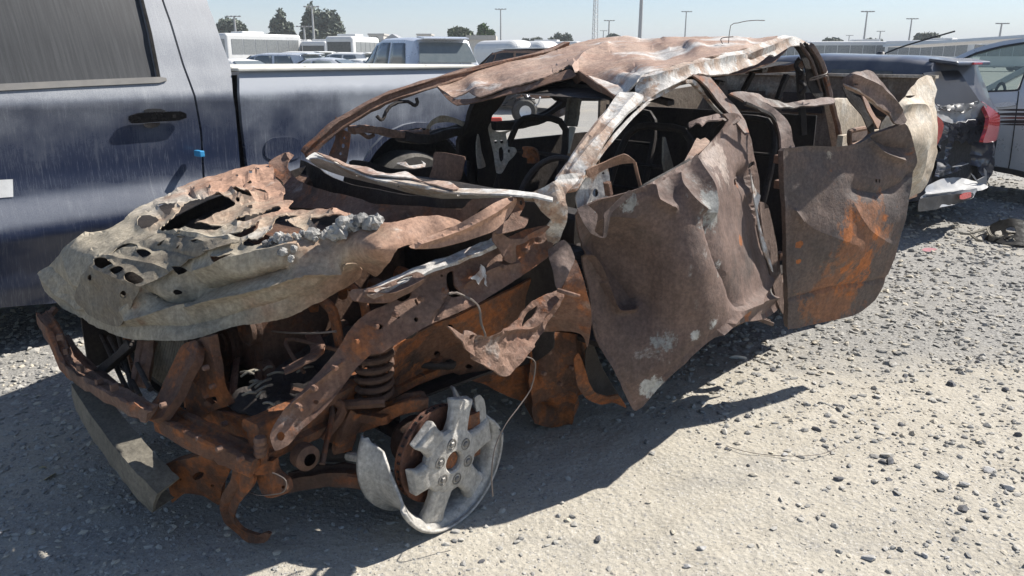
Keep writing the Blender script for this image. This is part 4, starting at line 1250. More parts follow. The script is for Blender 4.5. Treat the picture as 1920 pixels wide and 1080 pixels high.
sheet('door_edge_flange', ZC([(940, 640), (960, 740), (990, 800), (1020, 840), (1000, 905), (990, 960), (1010, 1080)]) + [(1440, 470), (1450, 510), (1432, 470), (1424, 430), (1415, 380)], [(1410, 330, 'v', .98), (1425, 370, 'v', .99), (1445, 500, 'v', 1.05), (1425, 430, 'v', 1.01)], 'pillar_scale', fdoor, res=5, crumple=.005, seed=25)
sheet('rolled_skin', ZC([(405, 238), (470, 205), (560, 185), (650, 170), (690, 195), (660, 205), (560, 215), (520, 245), (500, 232), (470, 236), (415, 264)]), [(1290, 236, 'v', .80), (1345, 220, 'v', .82), (1310, 230, 'v', .84), (1320, 222, 'v', .80)], 'door_scale', fdoor, res=4, crumple=.006, seed=90, thick=.006, folds=[(ZC([(420, 245), (560, 195), (670, 180)]), 3, .012)])
sheet('door_top_skin', ZC([(640, 180), (680, 150), (760, 150), (825, 160), (850, 190), (800, 230), (745, 235), (730, 265), (740, 225), (700, 200)]), [(1345, 218, 'v', .80), (1380, 215, 'v', .84), (1362, 240, 'v', .86), (1375, 230, 'v', .86)], 'door_scale', fdoor, res=5, crumple=.006, seed=26)
sheet('door_torn_lining', ZC([(365, 565), (420, 470), (480, 350), (510, 365), (550, 345), (590, 380), (560, 420), (480, 500), (440, 535), (390, 560)]), [(1283, 303, 'v', .90), (1310, 258, 'v', .84), (1330, 262, 'v', .88), (1295, 298, 'v', .91)], 'roof_scale', fdoor, res=5, crumple=.008, seed=27)
MB().prism([at(*p, 'v', .70) for p in ZC([(205, 345), (215, 350), (285, 600), (215, 640), (200, 560)])], -LL * .01).build('seat_frame_plate', 'bumper_grey', wreck)
sheet('door_inner_flange', ZC([(0, 790), (100, 730), (300, 620), (430, 540), (440, 560), (300, 650), (60, 780), (-60, 850)]), [(1200, 358, 'v', .93), (1297, 300, 'v', .93), (1250, 330, 'v', .93), (1210, 350, 'v', .95)], 'soot_black', fdoor, res=6, seed=28, thick=.01)
# mirror sail bracket and inner hinge post
sheet('mirror_bracket', Z3([(0, 810), (90, 770), (210, 718), (260, 745), (278, 765), (200, 775), (120, 800), (20, 850)]), [(1100, 320, 'v', .86), (1185, 300, 'v', .92), (1150, 305, 'v', .88), (1110, 330, 'v', .86)], 'old_brown', wreck, res=5, crumple=.006, seed=29, thick=.006)
tubep('mirror_stay', [(*p, 'v', .92) for p in Z3([(270, 765), (285, 830), (305, 910)])], .006, 'old_brown')
sheet('hinge_post', Z3([(0, 850), (120, 800), (130, 950), (100, 1010), (20, 1040), (-30, 1080), (-60, 960)]), [(1100, 335, 'v', .84), (1142, 320, 'v', .86), (1140, 380, 'v', .86), (1090, 400, 'v', .84)], 'pillar_scale', wreck, holes=[Z3(circ(52, 935, 17, 24)), Z3(circ(30, 985, 8)), Z3(circ(95, 825, 7))], res=5, crumple=.006, seed=30)
barp('hinge_pin', [(1139, 342, 'v', .90), (1143, 366, 'v', .90)], .02, .02, 'apron_rust')
sheet('wing_rear_curl', Z6([(1450, 215), (1500, 190), (1560, 245), (1555, 300), (1545, 340), (1590, 372), (1598, 280), (1600, 240), (1740, 110), (1750, 140), (1640, 240), (1610, 370), (1580, 378), (1520, 350), (1480, 290)]), [(1085, 390, 'v', .90), (1110, 430, 'v', .94), (1180, 360, 'v', .98), (1130, 440, 'v', .95)], 'door_scale', wreck, res=4, crumple=.004, seed=31)

# --- gap between the doors
MB().prism([W(1.16, .78, .35), W(1.30, .80, .35), W(1.32, .80, 1.08), W(1.18, .78, 1.08)], -LL * .05).build('inner_pillar', 'soot_black', wreck)
sheet('inner_pillar_skin', [(1424, 380), (1440, 385), (1455, 450), (1468, 540), (1470, 590), (1455, 560), (1440, 490), (1430, 430)], [(1424, 385, 'v', .94), (1468, 560, 'v', .98), (1450, 440, 'v', .95), (1440, 480, 'v', .96)], 'door_scale', wreck, res=5, seed=32)
for yy in (298, 345, 480):
    MB().box(at(1462, yy, 'v', .95), (.03, .05, .035), Matrix.Rotation(-math.pi / 4, 3, 'Z')).build('hinge', 'apron_rust', wreck)
barp('sill_end', [(1408, 592, 'v', .86), (1446, 606, 'v', .92)], .05, .02, 'door_scale')

# --- near rear door
rd_out = [(1468, 283), (1490, 277), (1517, 273), (1560, 275), (1590, 273), (1612, 268), (1637, 253), (1665, 243), (1697, 232), (1706, 246), (1715, 275), (1721, 305), (1712, 350), (1700, 398), (1690, 435), (1676, 485), (1660, 525), (1640, 562), (1615, 583), (1590, 594), (1540, 604), (1479, 616), (1477, 560), (1474, 500), (1471, 400)]
rd_ctrl = [(1468, 283, 'v', 1.02), (1479, 616, 'v', 1.06), (1474, 450, 'v', 1.05), (1560, 275, 'v', 1.10), (1637, 253, 'v', 1.18), (1700, 235, 'v', 1.27), (1720, 305, 'v', 1.31), (1690, 435, 'v', 1.31), (1640, 562, 'v', 1.24), (1540, 604, 'v', 1.13), (1580, 430, 'v', 1.20)]
_f = TPS(rd_ctrl)
OR2, OR3 = (.40, .135, .04), (.25, .115, .06)
burnt('rear_door_scale', (.145, .104, .085), (.108, .088, .08), rust=.60, rustcol=(.26, .10, .04), rs=3.4, ash=.70, soot=.52, sootcol=(.085, .076, .074), peel=.62, seed=6.5, bumps=.4,
      spots=_g([(1560, 560, .40, OR3, .18), (1620, 440, .42, OR3, .16), (1600, 520, .30, OR2, .05), (1610, 400, .18, OR2, .05), (1590, 440, .13, OR2, .09), (1640, 440, .12, OR2, .09), (1620, 490, .17, OR2, .08), (1580, 505, .06, OR2, .16), (1498, 458, .04, OR2, .22), (1497, 490, .03, OR2, .2), (1660, 410, .06, OR2, .12), (1560, 330, .12, OR3, .06), (1555, 290, .06, (.42, .36, .28), .08)]))
rdoor = sheet('rear_door', rd_out, rd_ctrl, 'rear_door_scale', wreck, res=6, crumple=.003, cs=6, crease=.005, ccs=5, hem=.003, seed=6, smooth=.5, thick=.03,
      holes=[ZG([(503, 448), (510, 448), (512, 460), (506, 462)]), ZG([(516, 448), (522, 448), (523, 462), (518, 462)])],
      folds=[(ZG([(480, 300), (520, 345), (605, 375)]), 6, .03), (ZG([(500, 290), (560, 320), (620, 330)]), 12, -.03), (ZG([(165, 915), (300, 880), (480, 850), (560, 830)]), 4, -.012), (ZG([(440, 480), (520, 500), (600, 470), (655, 420)]), 16, -.024), (ZG([(250, 330), (330, 430), (300, 560)]), 22, -.012), (ZG([(170, 560), (260, 640), (420, 700)]), 18, .010), (ZG([(420, 540), (470, 640), (560, 700)]), 14, .011), (ZG([(185, 570), (215, 610)]), 4, .012)],
      dents=[(ZG([(605, 445)])[0] + (9, .012)), (ZG([(380, 560)])[0] + (40, -.012)), (ZG([(380, 740)])[0] + ((50, 25), .018))])
sheet('door_edge', [(1463, 283), (1469, 282), (1473, 400), (1476, 500), (1480, 615), (1474, 606), (1470, 500), (1466, 400)], [(1463, 283, 'v', .98), (1480, 612, 'v', 1.06), (1468, 400, 'v', 1.0), (1474, 560, 'v', 1.03)], 'old_brown', rdoor, res=5, seed=33)
rf = sheet('rear_window_frame', Z3([(1430, 320), (1440, 290), (1500, 262), (1580, 240), (1620, 255), (1650, 290), (1690, 340), (1730, 400), (1775, 470), (1802, 525), (1790, 548), (1740, 540), (1700, 490), (1640, 440), (1580, 390), (1520, 350), (1450, 330)]),
      [(1578, 155, 'v', 1.08), (1627, 130, 'v', 1.14), (1673, 180, 'v', 1.20), (1698, 228, 'v', 1.26), (1630, 180, 'v', 1.18), (1600, 150, 'v', 1.14)], 'door_scale', rdoor, res=5, crumple=.01, seed=34, thick=.008, folds=[(Z3([(1500, 290), (1620, 330), (1760, 480)]), 5, .025)],
      holes=[Z3([(1500, 318), (1530, 322), (1520, 332), (1505, 330)])])
sheet('window_frame_flap', Z3([(1440, 325), (1520, 355), (1600, 410), (1680, 470), (1760, 530), (1720, 540), (1690, 500), (1640, 470), (1600, 430), (1560, 395), (1500, 370), (1455, 350)]), [(1582, 160, 'v', 1.12), (1680, 222, 'v', 1.22), (1620, 185, 'v', 1.15), (1630, 190, 'v', 1.17)], 'roof_scale', rdoor, res=5, crumple=.006, seed=35)
sheet('window_inner_strip', Z3([(1550, 385), (1575, 400), (1600, 460), (1630, 510), (1655, 530), (1640, 575), (1625, 550), (1610, 520), (1580, 470)]), [(1617, 180, 'v', 1.08), (1645, 235, 'v', 1.12), (1635, 215, 'v', 1.1), (1625, 210, 'v', 1.12)], 'old_brown', rdoor, res=5, seed=36)
sheet('window_dark_strip', Z3([(1440, 340), (1500, 380), (1540, 400), (1570, 460), (1610, 540), (1620, 600), (1590, 590), (1550, 500), (1480, 420)]), [(1582, 170, 'v', 1.0), (1635, 245, 'v', 1.08), (1600, 200, 'v', 1.02), (1620, 200, 'v', 1.04)], 'soot_black', rdoor, res=6, seed=37)
mb = MB().tube([at(*p, 'v', 1.02) for p in Z3([(1480, 660), (1478, 600), (1495, 585), (1580, 570), (1592, 580), (1590, 610), (1560, 640), (1500, 668), (1480, 660)])], .012, 3, 8)
mb.build('pull_handle_frame', 'old_brown', rdoor, True)
MB().prism([at(*p, 'v', .99) for p in Z3([(1486, 655), (1486, 602), (1500, 592), (1578, 578), (1584, 606), (1555, 635), (1505, 660)])], -LL * .02).build('speaker_panel', 'door_scale', rdoor)

# --- inside of the cab
MB().prism([W(.30, -.8, .42), W(2.1, -.8, .42), W(2.1, .80, .42), W(.30, .80, .42)], (0, 0, .02)).build('cab_floor', 'soot_black', wreck)
MB().bar([W(.1, 0, .5), W(2.05, 0, .5)], .3, .16, 2).build('tunnel', 'soot_black', wreck, True)
MB().bar([W(-.05, -.84, .36), W(2.1, -.84, .36)], .10, .14, 2).build('far_sill', 'deep_rust', wreck, True)
MB().bar([W(.55, .80, .36), W(2.1, .80, .36)], .10, .14, 2).build('near_sill', 'deep_rust', wreck, True)
sheet('far_front_door', ZA([(85, 880), (200, 870), (350, 900), (500, 950), (700, 960), (870, 940), (1200, 900), (1250, 1200), (60, 1200)]), [(656, 300, 'v', -.85), (700, 306, 'v', -.84), (800, 315, 'v', -.82), (860, 310, 'v', -.83), (760, 360, 'v', -.84)], 'soot_black', wreck, res=8, crumple=.01, seed=38)
barp('far_door_top', [(*p, 'v', -.80) for p in ZA([(100, 560), (200, 550), (330, 560), (470, 590), (620, 605), (760, 600), (850, 580)])], .07, .035, 'old_brown', jit=.004)
barp('far_door_top', [(*p, 'v', -.80) for p in ZA([(600, 620), (740, 650), (900, 640), (1060, 590), (1200, 560), (1290, 520)])], .09, .05, 'soot_black', jit=.004)
sheet('far_window_frame', ZA([(850, 580), (870, 520), (920, 460), (1000, 415), (1060, 415), (1150, 440), (1240, 480), (1285, 520), (1240, 530), (1150, 490), (1060, 480), (960, 490), (910, 520), (880, 580)]), [(800, 245, 'v', -.78), (830, 217, 'v', -.76), (875, 236, 'v', -.76), (810, 235, 'v', -.77)], 'bed_cream', wreck, res=4, crumple=.006, seed=39)
tubep('far_seal_strip', [(*p, 'v', -.80) for p in ZA([(110, 575), (180, 580), (230, 610), (275, 635), (330, 610)])], .010, 'apron_rust')
sheet('far_middle_pillar', ZA([(1370, 260), (1560, 180), (1690, 150), (1620, 300), (1530, 420), (1500, 560), (1540, 800), (1570, 1000), (1500, 1100), (1380, 1100), (1370, 880), (1210, 860), (1200, 700), (1280, 520), (1300, 400)]), [(900, 190, 'v', -.66), (925, 250, 'v', -.74), (920, 330, 'v', -.78), (880, 290, 'v', -.78), (945, 170, 'v', -.64)], 'soot_black', wreck, res=7, crumple=.01, seed=40, thick=.03)
sheet('far_pillar_inner', ZA([(1385, 600), (1400, 640), (1420, 780), (1450, 870), (1460, 930), (1390, 950), (1370, 800), (1370, 690)]), [(895, 255, 'v', -.72), (905, 310, 'v', -.72), (900, 280, 'v', -.73), (897, 300, 'v', -.71)], 'bed_cream', wreck, res=4, seed=41)
sheet('seat_hinge_bracket', ZB([(75, 590), (100, 540), (110, 600), (180, 625), (300, 605), (240, 640), (255, 720), (260, 760), (320, 770), (340, 800), (310, 850), (260, 900), (230, 960), (195, 1010), (150, 1000), (130, 860), (100, 720)]),
      [(920, 240, 'v', -.50), (950, 250, 'v', -.45), (940, 320, 'v', -.45), (960, 290, 'v', -.4)], 'bed_cream', wreck, res=4, crumple=.012, cs=14, seed=42, holes=[ZB([(175, 780), (195, 760), (215, 800), (212, 880), (190, 900), (176, 860)]), ZB(circ(200, 715, 16, 18)), ZB(circ(145, 715, 14, 16)), ZB(circ(265, 800, 12, 18))])
sheet('console_board', ZA([(945, 780), (1250, 830), (1240, 900), (1200, 1060), (1100, 1080), (890, 1060), (920, 940)]), [(815, 285, 'u', .35), (870, 295, 'u', .35), (860, 335, 'u', .35), (810, 335, 'u', .33)], 'old_brown', wreck, res=7, crumple=.006, seed=43)
sheet('dash_tray', ZA([(560, 895), (650, 880), (690, 920), (830, 900), (810, 870), (855, 900), (850, 930), (740, 950), (660, 935)]), [(745, 303, 'z', 1.06), (790, 302, 'z', 1.06), (770, 315, 'z', 1.04), (760, 308, 'z', 1.055)], 'pillar_scale', wreck, res=4, seed=44)
tubep('steering_ring', [W(.42, .40 + .17 * math.cos(a), .95 + .15 * math.sin(a)) + RR * (.07 * math.sin(a)) for a in np.linspace(0, 6.283, 17)], .013, 'soot_black', k=2)
tubep('steering_shaft', [W(.15, .40, .85), W(.42, .40, .95)], .02, 'soot_black')
MB().bar([W(.22, -.72, .90), W(.24, 0, .93), W(.22, .74, .90)], .10, .10, 3, jit=.006).build('dashboard_beam', 'soot_black', wreck, True)
for (uu, vv) in ((.95, -.38), (.95, .38), (1.75, -.38), (1.75, .38)):
    st = MB()
    st.tube([W(uu, vv - .22, .52), W(uu + .12, vv - .22, .80), W(uu + .24, vv - .18, 1.13), W(uu + .25, vv, 1.18), W(uu + .24, vv + .18, 1.13), W(uu + .12, vv + .22, .80), W(uu, vv + .22, .52)], .018, 3, 8, .002)
    st.tube([W(uu + .1, vv - .22, .74), W(uu + .1, vv + .22, .74)], .01, 2)
    st.tube([W(uu + .2, vv - .2, 1.0), W(uu + .2, vv + .2, 1.0)], .01, 2)
    so = st.build('seat_back_frame', 'soot_black', wreck, True)
    mb = MB()
    mb.bar([W(uu - .45, vv - .22, .54), W(uu, vv - .22, .52)], .04, .05, 2, jit=.003)
    mb.bar([W(uu - .45, vv + .22, .54), W(uu, vv + .22, .52)], .04, .05, 2, jit=.003)
    for q in range(6):
        mb.tube([W(uu - .42 + q * .075, vv - .22, .55), W(uu - .42 + q * .075, vv + .22, .55)], .004, 2, 6)
    mb.build('seat_base_frame', 'soot_black', so, True)
barp('seat_bracket', [(985, 285, 'v', .0), (998, 287, 'v', .0), (1000, 305, 'v', .0)], .04, .05, 'frame_rust')
barp('far_rear_strap', [(*p, 'v', -.35) for p in ZB([(850, 580), (830, 660), (810, 730), (795, 820)])], .045, .01, 'rail_cream')
barp('far_rear_post', [(*p, 'v', -.5) for p in ZB([(870, 320), (855, 400), (850, 470), (830, 570)])], .09, .03, 'bumper_grey')
sheet('far_window_flap', ZB([(620, 500), (720, 430), (800, 395), (830, 420), (780, 470), (700, 500)]), [(1030, 220, 'v', -.6), (1065, 203, 'v', -.6), (1060, 215, 'v', -.6), (1045, 221, 'v', -.58)], 'roof_scale', wreck, res=4, seed=45)
barp('far_rear_waist', [(*p, 'v', -.72) for p in ZB([(110, 570), (300, 560), (500, 520), (640, 460), (740, 380), (800, 300)])], .06, .05, 'soot_black')
barp('far_rear_rail', [(*p, 'v', -.62) for p in ZB([(640, 190), (720, 300), (900, 300), (1100, 300), (1240, 290)])], .05, .05, 'soot_black')
MB().prism([W(1.05, -.84, .4), W(2.1, -.84, .4), W(2.1, -.82, 1.02), W(1.05, -.82, 1.02)], LL * .02).build('far_rear_door', 'soot_black', wreck)

# --- front end: near inner wing rail
ap_out = [(506, 817), (516, 793), (535, 766), (564, 735), (605, 689), (631, 658), (655, 619), (672, 600), (690, 586), (733, 566), (752, 540), (783, 514), (850, 489), (910, 465), (985, 430), (1028, 422), (1042, 440), (1034, 468), (1024, 485), (970, 523), (900, 567), (850, 590), (813, 605), (787, 619), (743, 645), (715, 662), (696, 664), (667, 692), (641, 727), (605, 771), (564, 807), (540, 835), (515, 845)]
ap_ctrl = [(506, 817, 'v', .60), (540, 835, 'v', .64), (605, 689, 'v', .62), (641, 727, 'v', .67), (690, 586, 'v', .66), (743, 645, 'v', .72), (783, 514, 'v', .66), (850, 590, 'v', .76), (910, 465, 'v', .72), (970, 523, 'v', .80), (1035, 430, 'v', .78), (1024, 485, 'v', .80)]
apron = sheet('near_inner_wing', ap_out, ap_ctrl, 'apron_rust', wreck, res=6, crumple=.010, cs=9, crease=.006, ccs=8, seed=50, jag=.5, thick=.012,
    holes=[Z6([(712, 600), (722, 572), (750, 562), (758, 640), (800, 695), (745, 715), (718, 680)]), Z6(circ(540, 838, 13, 14)), Z6(circ(437, 827, 12, 7)), ZD(circ(525, 905, 32, 36)), ZD(circ(1300, 52, 24, 20)), ZD(circ(800, 640, 22, 18)), ZD(circ(690, 700, 16, 13)), Z6([(430, 720), (460, 690), (510, 680), (505, 710), (460, 738)]), Z6(circ(685, 590, 8)), Z6([(540, 720), (552, 750), (545, 760), (530, 730)])],
    folds=[(Z6([(560, 585), (760, 500), (940, 435)]), 5, .02), (Z6([(640, 850), (730, 690)]), 2.5, -.012), (Z6([(820, 640), (960, 560), (1100, 530)]), 10, .02), (ZD([(560, 700), (700, 580), (1000, 330)]), 6, .022), (ZD([(640, 830), (900, 620), (1060, 430)]), 8, -.01)])
barp('wing_top_flange', [(690, 552, 'v', .66), (750, 528, 'v', .67), (783, 511, 'v', .68), (850, 487, 'v', .70), (910, 463, 'v', .73), (945, 448, 'v', .75)], .06, .014, 'pillar_scale', apron, jit=.004)
sheet('lamp_bracket', Z6([(165, 700), (180, 670), (330, 655), (430, 610), (540, 570), (580, 590), (585, 630), (500, 690), (400, 735), (300, 742), (190, 730)]), [(655, 553, 'v', .62), (740, 525, 'v', .68), (793, 520, 'v', .72), (733, 565, 'v', .70), (690, 565, 'v', .66)], 'apron_rust', apron, res=5, crumple=.012, cs=12, seed=51, thick=.01, holes=[Z6([(430, 625), (470, 600), (520, 590), (500, 620), (450, 640)])], folds=[(Z6([(270, 690), (420, 700), (590, 620)]), 5, .03)])
sheet('white_scale_patch', Z6([(845, 600), (872, 588), (896, 560), (905, 528), (928, 545), (934, 590), (941, 652), (928, 640), (924, 600), (906, 618), (892, 642), (880, 616), (860, 612)]), [(885, 520, 'v', .772), (910, 500, 'v', .768), (905, 535, 'v', .782), (890, 530, 'v', .778)], 'pillar_scale', apron, res=3, crumple=.003, seed=52, jag=1.0, thick=.002)
sheet('wing_stiffener', Z6([(985, 350), (1010, 340), (1060, 380), (1140, 380), (1280, 310), (1300, 320), (1240, 370), (1100, 420), (1110, 510), (1080, 525), (1030, 500), (1010, 440), (980, 400)]), [(930, 435, 'v', .80), (1030, 424, 'v', .84), (965, 490, 'v', .80), (970, 455, 'v', .80)], 'apron_rust', wreck, res=5, crumple=.010, cs=12, crease=.01, ccs=12, seed=53, thick=.006, flat=True, holes=[Z6(circ(1020, 490, 9))])
# wing remains
sheet('wing_top', Z6([(1280, 445), (1310, 425), (1370, 388), (1410, 425), (1437, 500), (1390, 600), (1350, 672), (1325, 650), (1310, 560), (1290, 500)]), [(1027, 468, 'v', .82), (1057, 450, 'v', .86), (1079, 487, 'v', .90), (1050, 544, 'v', .90), (1052, 495, 'v', .89)], 'door_scale', wreck, res=5, crumple=.008, seed=54, thick=.006)
sheet('wing_rear', Z6([(1437, 500), (1465, 560), (1490, 640), (1522, 780), (1526, 870), (1505, 992), (1492, 950), (1470, 920), (1400, 905), (1250, 902), (1230, 880), (1290, 800), (1352, 680), (1390, 600)]), [(1079, 487, 'v', .90), (1107, 580, 'v', .94), (1102, 650, 'v', .90), (1020, 620, 'v', .74), (1050, 545, 'v', .89), (1080, 600, 'v', .88)], 'apron_rust', wreck, res=5, crumple=.010, seed=55, thick=.006)
flap = sheet('torn_wing_flap', [(840, 611), (850, 616), (868, 628), (872, 618), (893, 626), (912, 632), (930, 622), (952, 612), (975, 590), (995, 568), (1020, 555), (1050, 543), (1054, 555), (1040, 590), (1018, 625), (1000, 650), (978, 678), (962, 697), (948, 706), (935, 700), (922, 692), (906, 682), (890, 668), (868, 645), (855, 630)],
      [(840, 611, 'v', .98), (905, 682, 'v', 1.0), (948, 706, 'v', 1.0), (1050, 545, 'v', .90), (1018, 625, 'v', .94), (960, 620, 'v', .93), (893, 640, 'v', 1.0)], 'apron_rust', wreck, res=5, crumple=.016, cs=12, crease=.010, ccs=11, seed=56, jag=.8, thick=.006, flat=True,
      holes=[Z6([(1180, 790), (1230, 760), (1225, 800), (1170, 850), (1130, 880), (1150, 830)]), Z6([(845, 925), (865, 925), (855, 950), (842, 945)])], folds=[(Z6([(940, 920), (1060, 900), (1200, 880), (1330, 700)]), 6, .03), (Z6([(900, 950), (890, 1080)]), 7, -.03)])
tubep('wing_bolt', [(1047, 544, 'v', .92), (1066, 550, 'v', .96), (1086, 556, 'v', .98)], .008, 'apron_rust')
# column under the scuttle, inner arch
sheet('inner_arch', [(690, 690), (760, 640), (850, 596), (960, 545), (1030, 500), (1080, 560), (1100, 640), (1095, 740), (1000, 760), (900, 720), (820, 690), (740, 720)],
      [(690, 690, 'v', .50), (850, 600, 'v', .58), (1030, 500, 'v', .66), (1090, 640, 'v', .62), (1000, 750, 'v', .52), (820, 690, 'v', .45)], 'frame_rust', wreck, res=8, crumple=.016, cs=6, seed=57, thick=.01, holes=[circ(845, 615, 6), circ(820, 665, 6), circ(880, 690, 7, 5)])
col = sheet('body_mount', Z8([(1100, 70), (1190, 60), (1300, 62), (1360, 80), (1380, 200), (1340, 330), (1350, 400), (1290, 490), (1220, 520), (1140, 500), (1130, 400), (1110, 300), (1120, 200)]), [(990, 625, 'v', .60), (1090, 630, 'v', .66), (1080, 760, 'v', .62), (1005, 790, 'v', .55), (1045, 700, 'v', .66)], 'frame_rust', wreck, res=6, crumple=.012, cs=8, seed=58, thick=.10, folds=[(Z8([(1310, 60), (1320, 300), (1300, 480)]), 6, .03), (Z8([(1150, 80), (1160, 300)]), 6, -.02)], dents=[(*Z8([(1185, 450)])[0], 16, -.06)])
sheet('mount_ribbon', Z8([(1330, 190), (1350, 160), (1370, 200), (1400, 300), (1430, 350), (1490, 375), (1540, 360), (1580, 420), (1520, 400), (1460, 410), (1390, 380), (1345, 320)]), [(1080, 670, 'v', .78), (1105, 735, 'v', .80), (1160, 745, 'v', .80), (1120, 750, 'v', .76)], 'frame_rust', wreck, res=5, crumple=.01, seed=59, thick=.006)
sheet('sill_skin', [(1110, 640), (1130, 690), (1170, 760), (1130, 745), (1100, 720), (1098, 660)], [(1110, 640, 'v', .72), (1165, 755, 'v', .74), (1100, 720, 'v', .70), (1120, 690, 'v', .7)], 'soot_black', wreck, res=6, seed=60)

# --- chassis and running gear
for v0 in (.40, -.40):
    MB().bar([W(-1.0, v0 * 1.25, .40), W(-.7, v0 * 1.15, .40), W(-.2, v0, .42), W(.4, v0, .34), W(1.8, v0, .34), W(2.4, v0, .46), W(3.0, v0, .50), W(3.6, v0, .45)], .08, .13, 4, jit=.003).build('chassis_rail', 'frame_rust', wreck, True)
for u0, z0 in ((-.45, .27), (.9, .34), (2.2, .40), (3.4, .46)):
    MB().bar([W(u0, -.42, z0), W(u0, .42, z0)], .10, .08, 2, jit=.003).build('chassis_crossmember', 'deep_rust', wreck, True)
MB().tube([W(2.62, -.74, .235), W(2.62, .74, .235)], .045, 1, 12).build('rear_axle', 'deep_rust', wreck, True)
MB().tube([W(-.46, -.70, .235), W(-.46, .60, .235)], .03, 1, 12).build('front_driveshaft', 'deep_rust', wreck, True)
tubep('driveshaft_boot', [(620, 848, 'v', .40), (640, 852, 'v', .47), (655, 855, 'v', .50)], .035, 'soot_black', scale=[1, .8, .5])
tubep('tie_rod', [(640, 853, 'v', .46), (665, 857, 'v', .54), (690, 861, 'v', .62)], .016, 'rim_alloy')
barp('lower_arm', [(540, 905, 'v', .36), (600, 893, 'v', .44), (660, 890, 'v', .55), (730, 905, 'v', .64)], .075, .05, 'deep_rust', jit=.004)
barp('upper_arm', [(648, 800, 'v', .45), (700, 782, 'v', .52), (760, 757, 'v', .62), (800, 752, 'v', .66)], .07, .045, 'frame_rust', jit=.004)
barp('arm_mount', [(655, 770, 'v', .48), (640, 800, 'v', .48), (632, 830, 'v', .46)], .10, .07, 'frame_rust', jit=.004)
sp0, sp1 = at(702, 752, 'v', .52), at(702, 645, 'v', .50)
pts = []
for i in range(6 * 16 + 1):
    t = i / (6 * 16)
    a = t * 6 * 2 * math.pi
    ax = sp0.lerp(sp1, t)
    pts.append(ax + Vector((math.cos(a), math.sin(a), 0)) * .056)
MB().tube(pts, .0115, 1, 8).build('coil_spring', 'deep_rust', wreck, True)
MB().tube([sp0, sp1], .025, 1, 10).build('shock_absorber', 'deep_rust', wreck, True)
barp('spring_seat', [sp0 - Vector((0, 0, .02)), sp0 - Vector((0, 0, .05))], .15, .13, 'frame_rust')
pts = [at(815, 690, 'v', .45) + Vector((.028 * math.cos(a * 1.0), .028 * math.sin(a), .008 * a / 6.28)) + RR * .0 for a in np.linspace(0, 40, 90)]
MB().tube(pts, .003, 1, 6).build('small_spring', 'deep_rust', wreck, True)
MB().lathe([(.0, .0), (.03, .0), (.035, -.01), (.035, -.05)], at(770, 618, 'v', .60), LL, 18).build('rubber_bush', 'soot_black', wreck, True)
MB().lathe([(.02, .01), (.04, .0), (.04, -.04), (.02, -.05)], at(578, 860, 'v', .60), LL, 18).build('rubber_bush', 'deep_rust', wreck, True)

